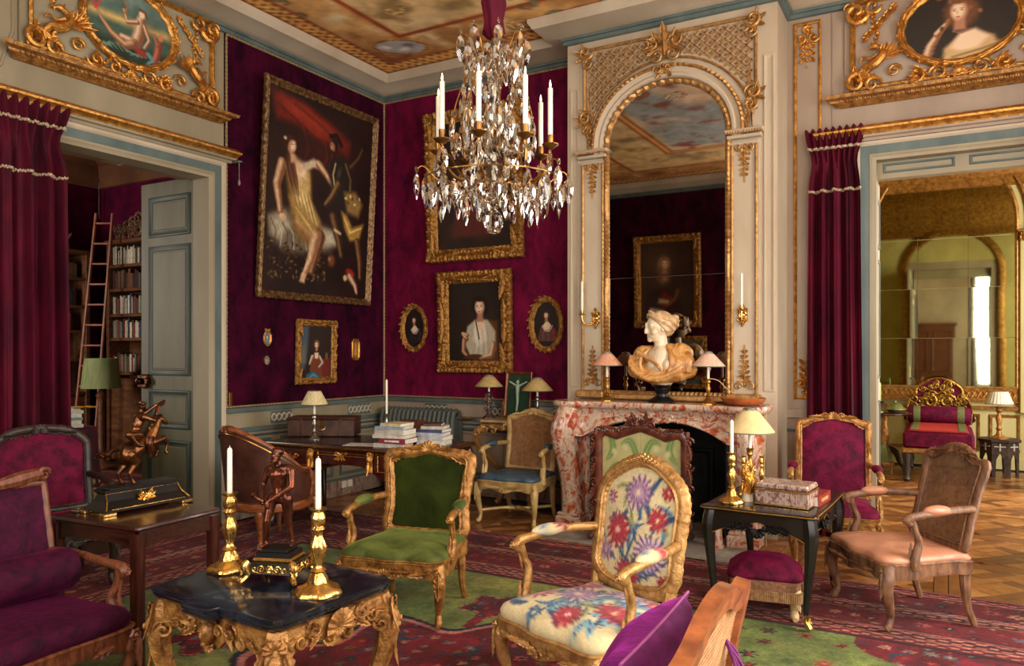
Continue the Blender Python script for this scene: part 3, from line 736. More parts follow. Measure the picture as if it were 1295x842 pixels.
# ---- right part of the back wall: gilt-edged pilaster panel, dado, ornaments
mb = MB(); mb.mould([(4.545, 1.14), (4.77, 1.14), (4.77, 4.40), (4.545, 4.40)], [(0, 0), (0, .014), (.012, .022), (.024, .012), (.026, 0)], WB); mb.obj('gilt_panel_frame', GILT, wall_back)
mb = MB()
for z, sg in ((4.33, -1), (1.20, 1)):
    mb.rosette((4.657, -.012, z), AX, AZ, AY, .05, 8, .6)
    for sx in (-1, 1):
        mb.scroll((4.657 + sx * .05, -.012, z + sg * .07), (sx, 0, 0), (0, 0, sg), AY, .05, 1.3, .22)
        for j in range(4): mb.leaf((4.657 + sx * .02, -.01, z + sg * (.05 + .06 * j)), (sx * .7, 0, sg), AY, .08, .045, .5, 4)
    for j in range(5): mb.rosette((4.657, -.014, z + sg * (.10 + .055 * j)), AX, AZ, AY, .028 - .004 * j, 6, .6)
mb.obj('gilt_panel_ornament', GILT, wall_back)
for z0, z1, t, m_ in ((0, .16, .03, MARBS), (.16, .18, .02, TAUPE), (.98, 1.05, .03, TAUPE), (.86, .88, .02, BLUED)):
    slab('dado_moulding', [bx(4.49, 5.04, -t, 0, z0, z1)], m_, parent=wall_back)
mb = MB(); mb.mould([(4.57, .24), (4.98, .24), (4.98, .82), (4.57, .82)], [(0, 0), (.006, .02), (.02, .016), (.03, 0)], WB); mb.obj('dado_panel', BLUED, wall_back)
mb = MB(); mb.box((4.86, -.006, 3.9), (.008, .012, 1.05)); mb.obj('panel_joint', TAUPE, wall_back, smooth=False)
# rounded panel left of the library overdoor
mb = MB(); mb.mould([(-4.6, 4.43), (-4.6, 3.62)] + [(-4.30 + .18 * math.sin(t) - .0, 3.62 - .18 * math.cos(t)) for t in np.linspace(-1.3, 1.5, 9)] + [(-4.06, 3.8), (-4.06, 4.43)], [(0, 0), (.008, .012), (.02, .012), (.028, 0)], WA, closed=False); mb.obj('rounded_panel', GREIGE, wall_left)
slab('panelling', [bx(4.55, 6.25, -7.45, -7.43, 0, 4.44)], CREAM, parent=wall_front)
# ================================================================== CHIMNEYPIECE, CARPET, LIBRARY AND GILDED ROOM SHELLS
def arch_path(hw, z0, zs, rise, n=22, off=0.0):
    return [(-hw - off, z0), (-hw - off, zs)] + [(-(hw + off) * math.cos(PI * i / n), zs + (rise + off) * math.sin(PI * i / n)) for i in range(1, n)] + [(hw + off, zs), (hw + off, z0)]
OM = thing('overmantel_mirror', 'tall arched gilt and cream mirror panel above the red marble fireplace', 'mirror', (3.54, -.45, 0))
hw, zb, zs, rise = .54, 1.19, 3.44, .486
p = [(-hw, 2.22), (hw, 2.22)] + [(a, b) for a, b in reversed(arch_path(hw, 2.22, zs, rise)[1:-1])]
MB().prism(p, -.014, -.02, XZ(0) if False else (lambda a, b, h: (a, h, b))).obj('upper_mirror_pane', MIRR, OM, smooth=False)
MB().box((0, -.016, (zb + 2.22) / 2), (2 * hw, .006, 2.22 - zb - .004), rot=(R(-.55), 'X')).obj('lower_mirror_pane', MIRR, OM, smooth=False)
ap = arch_path(hw, zb, zs, rise)
bead = lambda f, a: (lambda l, k, o, h: (o, h * (1 + a * math.sin(l * f)) if 0 < k < 6 else h))
mb = MB(); mb.mould(ap + [], [(-.012, 0), (-.012, .03), (0, .046), (.016, .052), (.03, .042), (.038, .028), (.038, 0)], XZ(0), closed=True, sub=.02, mod=bead(160, .28)); mb.obj('gilt_beaded_frame', GILTP, OM)
mb = MB(); mb.mould(arch_path(hw, 3.36, zs, rise, off=0), [(.036, 0), (.036, .03), (.05, .05), (.07, .055), (.085, .045), (.10, .05), (.125, .06), (.125, 0)], XZ(0), closed=False); mb.obj('archivolt', CREAM, OM)
mb = MB(); mb.mould(arch_path(hw, 3.40, zs, rise, off=.125), [(0, 0), (0, .065), (.012, .078), (.03, .07), (.034, 0)], XZ(0), closed=False, sub=.02, mod=bead(140, .2)); mb.obj('gilt_arch_leaf', GILTP, OM)
mb = MB(); mb.mould(arch_path(hw, 3.60, zs, rise, off=.21), [(0, 0), (0, .02), (.008, .028), (.02, .02), (.022, 0)], XZ(0), closed=False); mb.obj('gilt_arch_fillet', GILTP, OM)
for sx in (-1, 1):
    mb = MB(); mb.box((sx * .69, -.012, 2.24), (.25, .024, 2.16), .003); mb.obj('pilaster', CREAM, OM, smooth=False)
    for xa, xb in ((.575, .60), (.775, .80)):
        mb = MB(); mb.box((sx * (xa + xb) / 2, -.032, 2.24), (.024, .03, 2.1), .009); mb.obj('pilaster_gilt_moulding', GILTP, OM)
    mb = MB(); mb.box((sx * .69, -.03, 3.355), (.29, .075, .03), .008); mb.box((sx * .69, -.035, 3.40), (.33, .10, .035), .012); mb.obj('impost', CREAM, OM, smooth=False)
    mb = MB()
    mb.tube([(sx * .69 - .155 + .31 * j / 28, -.088, 3.385) for j in range(29)], [.007 + .005 * (j % 2) for j in range(29)], 6); mb.obj('impost_beading', GILTP, OM)
    for z, sg in ((3.27, -1), (1.60, 1)):
        mb = MB(); n = 6 if sg < 0 else 7; e = 0 if sg < 0 else .34
        mb.tube([(sx * .69, -.028, z - e), (sx * .69, -.028, z - e + sg * .05 * n)], .006, 5)
        for j in range(n):
            zz = z + sg * .045 * j - (0 if sg < 0 else .32)
            mb.rosette((sx * .69 + .02 * math.sin(j * 2.1), -.03, zz), AX, AZ, AY, .030 - .0025 * j, 5, .8)
            for q in (-1, 1): mb.leaf((sx * .69, -.026, zz), (q, 0, .5 * sg), AY, .07 - .006 * j, .035, .7, 4)
        mb.scroll((sx * .69 - .05, -.03, z - e), AX, (0, 0, sg), AY, .04, 1.2, .25); mb.scroll((sx * .69 + .05, -.03, z - e), (-1, 0, 0), (0, 0, sg), AY, .04, 1.2, .25)
        mb.obj('pilaster_ornament', GILTP, OM)
    mb = MB(); mb.mould([(sx * .885 - .045, 1.22), (sx * .885 + .045, 1.22), (sx * .885 + .045, 4.02), (sx * .885 - .045, 4.02)], [(0, 0), (.004, .012), (.014, .012), (.018, .003), (.03, .002)], XZ(0)); mb.obj('side_panel_moulding', CREAM, OM)
    mb = MB(); mb.box((sx * .69, -.06, 1.165), (.27, .12, .07), .012); mb.obj('pilaster_base', GILTP, OM, smooth=False)
# lattice spandrel
X1, ZT, ZB2 = .79, 4.37, 3.58
inreg = lambda x, z: abs(x) < X1 - .045 and z < ZT - .045 and (z > zs and (x / (hw + .25)) ** 2 + ((z - zs) / (rise + .25)) ** 2 > 1 or (z <= zs and abs(x) > hw + .26)) and z > ZB2 + .06 and not ((x / .13) ** 2 + ((z - 4.29) / .17) ** 2 < 1) and not (abs(x) > .66 and z > 4.24)
lat = {1: MB(), -1: MB()}; ros = MB(); pitch = .062
for dirn in (1, -1):
    for i in range(-60, 60):
        c = i * pitch * 1.414; run = None
        for k in range(0, 400):
            t = -1.4 + k * .007; x = t; z = 3.95 + dirn * t + c * dirn; ok = inreg(x, z)
            if ok and run is None: run = (x, z)
            if not ok and run is not None:
                L = math.hypot(x - run[0], z - run[1])
                if L > .03: lat[1 if x + run[0] > 0 else -1].box(((x + run[0]) / 2, -.012, (z + run[1]) / 2), (L, .012, .011), 0, (-dirn * PI / 4, 'Y'))
                run = None
for q in (1, -1): lat[q].obj('lattice', GILTP, OM, smooth=False)
for i in range(-30, 30):
    for j in range(-30, 30):
        c1, c2 = (i + .5) * pitch * 1.414, (j + .5) * pitch * 1.414
        x = (c2 - c1) / 2 * -1; x = -(c1 + c2) / 2; z = 3.95 + x + c1
        if inreg(x, z): ros.rosette((x, -.004, z), AX, AZ, AY, .016, 4, .8)
ros.obj('lattice_rosettes', GILTP, OM, kind='stuff')
mb = MB(); mb.mould([(-X1, ZB2), (-X1, ZT), (X1, ZT), (X1, ZB2)], [(0, 0), (0, .02), (-.01, .032), (-.025, .02), (-.028, 0)], XZ(0), closed=False); mb.obj('spandrel_gilt_frame', GILTP, OM)
car = MB(); key = MB(); car.leaf((0, -.03, 4.16), AZ, AY, .30, .13, .5, 5)
for sx in (-1, 1):
    car.scroll((sx * .10, -.035, 4.28), (-sx, 0, 0), AZ, AY, .075, 1.4, .22); car.scroll((sx * .07, -.035, 4.17), (sx, 0, 0), (0, 0, -1), AY, .06, 1.3, .22)
    for a in (30, 60, 95, 120): car.leaf((sx * .03, -.03, 4.25), (sx * math.sin(R(a)), 0, math.cos(R(a))), AY, .17, .06, .6, 4)
    for a in (40, 140): key.leaf((sx * .02, -.05, 4.02), (sx * math.sin(R(a)), 0, math.cos(R(a))), AY, .09, .05, .6, 4)
    key.scroll((sx * .05, -.075, 4.03), (sx, 0, 0), AZ, AY, .045, 1.3, .25)
    for z, sg in ((4.33, 1), (3.72, -1)):
        mb = MB(); mb.scroll((sx * .76, -.03, z), (-sx, 0, 0), (0, 0, -sg), AY, .075, 1.4, .22); mb.scroll((sx * .74, -.03, z - .10), (sx, 0, 0), (0, 0, -1), AY, .055, 1.3, .22)
        for a in (20, 70, 120, 170, 220): mb.leaf((sx * .76, -.025, z - .02), (sx * math.sin(R(a)), 0, math.cos(R(a))), AY, .13, .05, .6, 4)
        if sg < 0:
            for j in range(4): mb.leaf((sx * (.72 - .01 * j), -.03, 3.66 - .06 * j), (sx * .3, 0, -1), AY, .10, .05, .5, 4)
        mb.obj('corner_carving', GILTP, OM)
key.shell((0, -.07, 4.0), AX, AZ, AY, .04); key.obj('keystone_carving', GILTP, OM); car.obj('cartouche', GILTP, OM)
mb = MB(); mb.box((0, -.05, 1.15), (1.10, .10, .05), .01); mb.obj('base_rail', GILTP, OM, smooth=False)

# ---- fireplace of red and white marble
FP = thing('fireplace', 'curved red and cream veined marble fireplace below the arched mirror', 'fireplace', (3.55, -.45, 0))
half = [(0, -.41), (.30, -.41), (.56, -.425), (.72, -.475), (.83, -.475), (.91, -.41), (.935, -.28), (.90, -.12), (.90, -.004)]
outl = [(-a, b) for a, b in reversed(half[1:])] + half
hp = spline([(a, b, 0) for a, b in outl], 4); hp = [(p.x, p.y) for p in hp]
def slab_round(name, poly, steps, m, parent):
    mb = MB(); n = len(poly); cx_ = 0; vs = []
    for (q, z) in steps: vs += [(x * (1 + q * .6 / .9), y * (1 + q / .43) if y < -.01 else y, z) for x, y in poly]
    fs = [(k * n + i, k * n + (i + 1) % n, (k + 1) * n + (i + 1) % n, (k + 1) * n + i) for k in range(len(steps) - 1) for i in range(n)]
    fs += [tuple(range(n - 1, -1, -1)), tuple((len(steps) - 1) * n + i for i in range(n))]
    mb.add(vs, fs); return mb.obj(name, m, parent, angle=60)
slab_round('mantel_shelf', hp, [(-.05, 1.035), (-.045, 1.05), (-.02, 1.06), (0, 1.075), (.006, 1.09), (.006, 1.105), (0, 1.118)], MARB, FP)
n = 26; arch = [(-.62 + 1.24 * i / n, .965 - .16 * abs(-1 + 2 * i / n) ** 2.4 - .03 * math.exp(-((-1 + 2 * i / n) / .16) ** 2)) for i in range(n + 1)]
mb = MB(); poly = [(-.74, .80), (-.66, .60)] + arch + [(.66, .60), (.74, .80), (.74, 1.04), (-.74, 1.04)]
def fz(a, b, h): return (a, h - .06 * (abs(a) / .7) ** 3 * (1 if h < -.2 else 0), b)
N = 40; vs = []; fs = []
zlow = lambda x: np.interp(x, [q[0] for q in arch], [q[1] for q in arch]) if abs(x) <= .62 else .80
for i in range(N + 1):
    x = -.74 + 1.48 * i / N; yf = -.335 - .10 * (abs(x) / .74) ** 3
    zl = zlow(x)
    for (z, dy) in ((zl, .10), (zl, -.005), (zl + .012, -.022), (zl + .03, -.02), (zl + .045, -.002), (1.0, 0.0), (1.04, -.03)): vs.append((x, yf + dy, z))
for i in range(N): fs += [(i * 7 + k, (i + 1) * 7 + k, (i + 1) * 7 + k + 1, i * 7 + k + 1) for k in range(6)]
mb = MB(); mb.add(vs, fs); mb.obj('frieze', MARB, FP, angle=50)
mb = MB(); mb.shell((0, -.345, .975), AX, AZ, AY, .055, 7)
for sx in (-1, 1):
    mb.scroll((sx * .12, -.345, .985), (sx, 0, 0), AZ, AY, .05, 1.4, .2); mb.leaf((sx * .08, -.34, .99), (sx, 0, .1), AY, .22, .05, .4, 5); mb.tube([(sx * .2, -.345, .96), (sx * .34, -.35, 1.0), (sx * .5, -.36, .965)], .012, 6)
mb.obj('frieze_carving', MARB, FP)
for sx in (-1, 1):
    zz = [.10, .16, .26, .42, .58, .72, .84, .93, 1.0, 1.05]; bul = [0, .0, .005, .02, .05, .085, .10, .085, .05, .03]
    mb = MB(); mb.tube([(sx * (.755 + .5 * b), -.345 - b * .9, z) for z, b in zip(zz, bul)], [.105, .098, .094, .092, .096, .106, .112, .110, .106, .10], 32, lobes=(10, .06), up=(0, -1, 0)); mb.obj('jamb', MARB, FP, angle=60)
    mb = MB(); mb.box((sx * .755, -.34, .05), (.25, .24, .10), .012); mb.box((sx * .755, -.34, .115), (.225, .215, .03), .01); mb.obj('jamb_plinth', MARB, FP, smooth=False)
    mb = MB(); mb.box((sx * .755, -.13, .53), (.19, .25, 1.04), .008); mb.obj('jamb_return', MARB, FP, smooth=False)
    mb = MB(); mb.mould([(-.32 * 1, .14), (-.06, .14), (-.06, .98), (-.32, .98)], [(0, 0), (.005, .01), (.016, .01), (.02, 0)], lambda a, b, h: (sx * (.85 + h), a, b)); mb.obj('jamb_side_panel', MARB, FP)
    mb = MB(); mb.box((sx * .585, .12, .48), (.03, .66, .98)); mb.obj('firebox_cheek', IRON, FP, smooth=False)
mb = MB(); mb.box((0, .435, .48), (1.16, .02, .98)); mb.obj('firebox_back', IRON, FP, smooth=False)
mb = MB(); mb.box((0, .42, .36), (.62, .03, .62), .01); mb.mould([(-.27, .08), (.27, .08), (.27, .64), (-.27, .64)], [(0, 0), (.006, .012), (.02, 0)], XZ(.405)); mb.rosette((0, .405, .38), AX, AZ, AY, .12, 8, .2); mb.obj('cast_fireback', IRON, FP)
mb = MB(); mb.box((0, .08, .965), (1.2, .76, .02)); mb.obj('firebox_lintel', IRON, FP, smooth=False)
mb = MB(); mb.box((0, -.32, .004), (1.72, 1.15, .016), .004); mb.obj('hearth_slab', STONE, FP, smooth=False)

# ---- the great carpet
def flowers(p, X, Y, cell, prob, pal, seed, r0=.36, mask=None, petals=6):
    ix, iy = np.floor(X / cell).astype(np.int64), np.floor(Y / cell).astype(np.int64); rg = np.random.RandomState(seed); T = rg.rand(64, 64, 5)
    for dx in (0,):
        for dy in (0,):
            t = T[(ix + dx) % 64, (iy + dy) % 64]; cx = (ix + dx + .3 + .4 * t[:, 0]) * cell; cy = (iy + dy + .3 + .4 * t[:, 1]) * cell
            d = np.hypot(X - cx, Y - cy) / cell; a = np.arctan2(Y - cy, X - cx); rr = r0 * (.7 + .3 * np.cos(petals * a + t[:, 2] * 6)) * (.6 + .4 * t[:, 3])
            on = (t[:, 4] < prob) & (d < rr)
            if mask is not None: on &= mask
            k = (t[:, 2] * len(pal)).astype(int) % len(pal); P = np.array(pal, float)
            p.c[on] = P[k[on]]
            core = on & (d < rr * .38); p.c[core] = P[(k[core] + 1) % len(pal)]
PINK, NAVY, CRM, RED, DKR, TEAL, OLV = (178, 92, 92), (30, 32, 48), (196, 168, 130), (140, 32, 36), (84, 18, 24), (96, 118, 118), (100, 108, 58)
def rug_colors(X, Y, x0, x1, y0, y1):
    p = Pt(X, Y, (116, 134, 74)); d = np.minimum(np.minimum(X - x0, x1 - X), np.minimum(Y - y0, y1 - Y))
    horiz = np.minimum(X - x0, x1 - X) > np.minimum(Y - y0, y1 - Y); al = np.where(horiz, X, Y)
    n1 = fbm(X * 1.1, Y * 1.1, 4); n2 = fbm(X * 5, Y * 5, 8)
    p.mix((n1 - .45) * 4, (142, 150, 86)); p.mix((.46 - n2) * 2.2, (88, 112, 66)); p.mix(np.clip((2.8 - X) * .8, 0, .75), (102, 122, 96)); p.mix((n2 - .62) * 3, (158, 152, 108))
    fld = d > 1.08
    flowers(p, X, Y, .17, .55, [RED, DKR, (180, 70, 60), CRM, NAVY], 5, .34, fld & (np.hypot(X - 4.95, Y + 2.85) < .62))
    # medallion with lobes and pendants
    def lobed(cx, cy, r, sy=1.0, k=8, am=.13):
        dx, dy = X - cx, (Y - cy) / sy; a = np.arctan2(dy, dx); return np.hypot(dx, dy) / (r * (1 + am * np.cos(k * a)))
    q = lobed(3.62, -4.25, .98); 
    for (cx, cy, r, sy) in ((3.30, -3.02, .17, 1.1), (2.25, -4.2, .22, 1.), (3.58, -5.6, .2, 1.1), (4.95, -4.3, .22, 1.), (2.62, -3.45, .16, 1), (4.5, -3.3, .16, 1)): q = np.minimum(q, lobed(cx, cy, r, sy, 5, .2))
    q = np.minimum(q, np.where((abs(X - 3.32 + (Y + 3.1) * .12) < .035) & (Y > -3.4) & (Y < -2.9), .9, 9))
    q = np.where(np.hypot((X - 6.5) / 1.25, (Y + 2.2) / 1.0) < 1 + .06 * np.cos(9 * np.arctan2(Y + 2.2, X - 6.5)), np.minimum(q, .8), q)
    q = np.where(np.hypot((X - 1.1) / .5, (Y + 5.6) / 1.6) < 1, np.minimum(q, .8), q)
    med = (q < 1) & fld; p.c[med] = DKR; p.mix(med * np.clip((n2 - .4) * 4, 0, 1), (126, 26, 42)); p.c[(q > .955) & (q < 1.0) & fld] = NAVY; p.c[(q > .91) & (q < .955) & fld] = (176, 120, 110)
    inn_ = fld & (q < .9); flowers(p, X, Y, .105, .75, [RED, PINK, NAVY, TEAL, (176, 130, 110), OLV], 9, .40, inn_)
    vine = inn_ & (abs(fbm(X * 6, Y * 6, 31, 2) - .5) < .018); p.c[vine] = (52, 60, 80)
    # borders
    B = lambda a, b: (d >= a) & (d < b)
    p.c[d < 1.08] = (120, 34, 42)
    for a, b, c in ((0, .03, (176, 92, 96)), (.03, .05, NAVY), (.05, .12, (150, 52, 58)), (.12, .135, (196, 150, 130)), (.135, .40, (112, 28, 38)), (.40, .415, NAVY), (.415, .47, (166, 88, 84)), (.47, .485, (206, 170, 150)), (.485, .55, (74, 22, 32)),
                    (.55, .565, (180, 120, 104)), (.565, .82, (122, 34, 44)), (.82, .835, NAVY), (.835, .88, (160, 84, 78)), (.88, .95, (92, 24, 34)), (.95, .965, (190, 140, 120)), (.965, 1.04, (128, 36, 44)), (1.04, 1.08, (66, 24, 34))):
        p.c[B(a, b)] = c
    flowers(p, X, Y, .125, .9, [PINK, NAVY, TEAL, CRM, RED, (150, 60, 66)], 12, .42, B(.15, .39)); flowers(p, X, Y, .12, .9, [PINK, NAVY, CRM, RED, (112, 120, 140)], 15, .42, B(.58, .81))
    for a, b, f in ((.055, .115, 60), (.42, .465, 70), (.49, .545, 50), (.84, .875, 70), (.885, .945, 55), (.97, 1.035, 60)):
        m_ = B(a, b) & (np.sin(al * f) * np.cos((d - a) / (b - a) * PI * 2) > .25); p.c[m_] = (206, 150, 132); m2 = B(a, b) & (np.sin(al * f) * np.cos((d - a) / (b - a) * PI * 2) < -.55); p.c[m2] = NAVY
    p.grain(.30, 6, 3); p.grain(.2, 40, 7); p.c[~fld] *= np.array([.80, .70, .66]); p.c[fld & ~med] *= np.array([.84, .80, .70]); p.c[med] *= np.array([.95, .85, .82])
    return p.out()
def carpet(name, x0, x1, y0, y1, step, label, z=.006, fine=None, gp=None):
    mb = MB(); th = .010
    xs = np.arange(x0, x1 + step / 2, step); ys = np.arange(y0, y1 + step / 2, step)
    if fine is not None: ys = np.concatenate([np.arange(y0, fine, .05), np.arange(fine, y1 + step / 2, step)])
    X, Y = np.meshgrid(xs, ys); w, h = len(xs), len(ys); V = np.stack([X.ravel(), Y.ravel(), np.full(X.size, z)], 1)
    V[:, 2] += .0025 * (fbm(V[:, 0] * 2, V[:, 1] * 2, 2) - .5)
    i = np.arange(w - 1)[None, :] + w * np.arange(h - 1)[:, None]; F = np.stack([i, i + 1, i + w + 1, i + w], -1).reshape(-1, 4)
    me = bpy.data.meshes.new(name); me.vertices.add(len(V)); me.vertices.foreach_set('co', V.ravel().astype(np.float32))
    me.loops.add(F.size); me.loops.foreach_set('vertex_index', F.ravel().astype(np.int32)); me.polygons.add(len(F)); me.polygons.foreach_set('loop_start', np.arange(0, F.size, 4, dtype=np.int32)); me.polygons.foreach_set('loop_total', np.full(len(F), 4, np.int32)); me.update(calc_edges=True)
    a = me.color_attributes.new('Col', 'FLOAT_COLOR', 'POINT'); c = np.ones((len(V), 4), np.float32); c[:, :3] = linA(rug_colors(V[:, 0], V[:, 1], *(gp or (x0, x1, y0, y1)))); a.data.foreach_set('color', c.ravel())
    me.materials.append(RUGM); o = bpy.data.objects.new(name, me); COL.objects.link(o)
    return tag(o, label, 'rug')
carpet('rug', .10, 7.28, -7.2, -1.40, .0125, 'large worn green carpet with crimson medallion and wide red patterned borders', fine=-5.3)
carpet('rug', -4.3, -.45, -5.0, -.9, .025, 'crimson patterned carpet on the dark library floor beyond the left door')

# ---- library shell
VLIB = M('library_velvet', (96, 10, 50), (58, 4, 34), rough=.8, scale=3, sheen=.3, spec=.1)
LIBW = M('library_wood', (124, 80, 50), (84, 50, 30), rough=.45, scale=3, stretch=(1, 6, 6))
slab('wall_library_back', [bx(-6.2, -.37, 0, .3, 0, 4.6)], VLIB, 'crimson back wall of the library')
slab('wall_library_far', [bx(-5.8, -5.46, -5.6, 0, 0, 4.6)], VLIB, 'crimson far wall of the library')
slab('wall_library_front', [bx(-5.8, -5.0, -5.8, -5.6, 0, 4.6), bx(-3.4, -.37, -5.8, -5.6, 0, 4.6), bx(-5.0, -3.4, -5.8, -5.6, 0, .8), bx(-5.0, -3.4, -5.8, -5.6, 3.9, 4.6)], LIBW, 'unseen front wall of the library with an opening added for its light')
mb = MB(); mb.mould([(-5.46, -5.6), (-.37, -5.6), (-.37, 0), (-5.46, 0)], [(0, 4.02), (.03, 4.03), (.04, 4.12), (.10, 4.2), (.12, 4.32), (.3, 4.42), (.34, 4.5), (0, 4.5)], lambda a, b, h: (a, b, h)); struct(mb.obj('trim_3', M('brown_cornice', (124, 80, 52), (92, 56, 36), rough=.5, scale=2), smooth=True), 'brown wooden cornice of the library')
MB().tube([(-5.35, -.1, 4.1), (-5.35, -.1, 3.62), (-5.33, -.1, 3.55)], .006, 5).obj('hanging_wire', GREYCAP, bpy.data.objects['wall_library_far'])

# ---- gilded room shell
YEL = M('yellow_panelling', (204, 190, 128), (182, 164, 100), rough=.5, scale=1.5, stretch=(1, 1, .4))
YELG = M('yellow_gilt', (176, 124, 52), (122, 80, 30), rough=.4, metal=.6, scale=20, bmp=.3)
wf = slab('wall_gilded_room_back', [bx(3.4, 8.4, 5.0, 5.3, 0, 4.6)], YEL, 'pale yellow panelled wall with gilt mouldings and arched mirror')
slab('wall_gilded_room_left', [bx(3.2, 3.4, .3, 5.3, 0, 4.6)], YEL, 'left wall of the gilded room')
wy = slab('wall_gilded_room_front', [bx(3.4, 5.02, .3, .32, 0, 4.6), bx(6.58, 8.2, .3, .32, 0, 4.6), bx(5.02, 6.58, .3, .32, 3.3, 4.6)], YEL, 'yellow inner face of the doorway wall')
GB = lambda a, b, h: (a, .32 + h, b)
mb = MB(); mb.mould([(a + 5.8, b) for a, b in arch_path(.85, 0, 3.1, .85)], [(0, 0), (0, .04), (-.04, .06), (-.10, .06), (-.13, .02), (-.13, 0)], GB, closed=False); mb.obj('arch_moulding', YELG, wy)
mb = MB(); mb.mould([(3.4, .32), (8.2, .32), (8.2, 5.0), (3.4, 5.0)], [(0, 3.75), (.03, 3.78), (.03, 3.85), (.08, 3.9), (.1, 4.05), (.2, 4.15), (.25, 4.3), (.4, 4.4), (.42, 4.55), (0, 4.55)], lambda a, b, h: (a, b, h)); struct(mb.obj('trim_4', YELG), 'gilt cornice of the room beyond')
WF = lambda a, b, h: (a, 5.0 - h, b)
GM = thing('pier_mirror', 'large arched old mirror of many panes on the yellow panelled wall', 'mirror', (5.66, 5.0, 0))
ghw, gz0, gzs, gr = .84, 1.07, 3.30, .92
xs_ = [-ghw, -.30, .30, ghw]; zs_ = [1.07, 1.74, 2.42, 3.10, 4.3]
top = lambda x: gzs + gr * math.sqrt(max(0, 1 - (x / ghw) ** 2))
rnd = random.Random(8)
for j in range(4):
    for i in range(3):
        x0, x1, z0, z1 = xs_[i] + .003, xs_[i + 1] - .003, zs_[j] + .003, zs_[j + 1] - .003
        pl = [(x0, z0), (x1, z0)] + [(x1 + (x0 - x1) * k / 10, min(z1, top(x1 + (x0 - x1) * k / 10))) for k in range(11)]
        o = MB().prism(pl, -.012, -.018, lambda a, b, h: (a, h, b)).obj('mirror_pane', MIRY, GM, smooth=False)
        o.rotation_euler = (R(rnd.uniform(-.25, .25)), 0, R(rnd.uniform(-.25, .25)))
mb = MB(); mb.mould(arch_path(ghw, gz0, gzs, gr), [(-.01, 0), (-.01, .03), (.01, .05), (.04, .04), (.045, 0)], XZ(0), closed=False); mb.mould(arch_path(ghw, gzs - .2, gzs, gr, off=.11), [(0, 0), (0, .03), (.02, .06), (.05, .05), (.06, 0)], XZ(0), closed=False); mb.obj('gilt_arch_frame', YELG, GM)
for sx in (-1, 1):
    mb = MB(); mb.box((sx * .955, -.04, 1.95), (.15, .08, 2.4), .01); mb.obj('side_pilaster', YEL, GM, smooth=False)
    mb = MB(); mb.box((sx * .96, -.06, 3.13), (.22, .14, .04), .01); mb.box((sx * .96, -.05, 3.05), (.17, .10, .10), .01)
    for a in (-.05, 0, .05): mb.leaf((sx * .96 + a, -.10, 3.0), AZ, AY, .13, .06, .7, 4)
    mb.obj('gilt_capital', YELG, GM)
mb = MB(); mb.box((5.66, 4.985, .985), (1.75, .03, .17), .004); mb.obj('frieze_panel', YELG, wf, smooth=False)
mb = MB(); n = 150
for ph in (0, PI): mb.tube([(4.83 + 1.66 * i / n, 4.965, .985 + .045 * math.sin(i * 2 * PI / 12 + ph)) for i in range(n + 1)], .011, 5)
mb.obj('wave_carving', GILT, wf)
for z0, z1, t in ((1.065, 1.09, .05), (.88, .90, .05), (.78, .83, .045), (0, .14, .04)): slab('panel_rail', [bx(3.6, 8.1, 5.0 - t, 5.0, z0, z1)], YELG if z0 > .5 else YEL, parent=wf)
for a0, a1 in ((3.7, 4.7), (4.8, 5.25), (5.35, 6.1), (6.2, 6.55), (6.75, 7.5)):
    mb = MB(); mb.mould([(a0, .22), (a1, .22), (a1, .72), (a0, .72)], [(0, 0), (.01, .025), (.03, .02), (.04, 0)], WF); mb.obj('panel_moulding', YELG, wf)
# ================================================================== SEAT FURNITURE
DKWOOD = M('dark_carved_wood', (58, 44, 34), (34, 24, 18), rough=.45, scale=10, bmp=.3, bscale=60)
def polar(poly, fn, rings=9):
    """fill a star-shaped outline; fn(x, y, q) -> point, q = 0 in the middle and 1 on the rim"""
    n = len(poly); cx_ = sum(p[0] for p in poly) / n; cy_ = sum(p[1] for p in poly) / n
    vs = [fn(cx_, cy_, 0.0)]
    for k in range(1, rings + 1):
        q = (k / rings) ** .8; vs += [fn(cx_ + (x - cx_) * q, cy_ + (y - cy_) * q, q) for x, y in poly]
    fs = [(0, 1 + j, 1 + (j + 1) % n) for j in range(n)]
    for k in range(rings - 1): fs += [(1 + k * n + j, 1 + (k + 1) * n + j, 1 + (k + 1) * n + (j + 1) % n, 1 + k * n + (j + 1) % n) for j in range(n)]
    return vs, fs, n
def mirror_outline(h, n=5, closed_spline=True):
    pts = h + [(-a, b) for a, b in reversed(h) if a > 1e-6]
    return spline2(pts, n) if closed_spline else pts
def scanlines(poly, val, axis):
    xs = []
    for i in range(len(poly)):
        p, q = poly[i], poly[(i + 1) % len(poly)]
        if (p[axis] > val) != (q[axis] > val): xs.append(p[1 - axis] + (q[1 - axis] - p[1 - axis]) * (val - p[axis]) / (q[axis] - p[axis]))
    xs.sort(); return [(xs[i], xs[i + 1]) for i in range(0, len(xs) - 1, 2)]
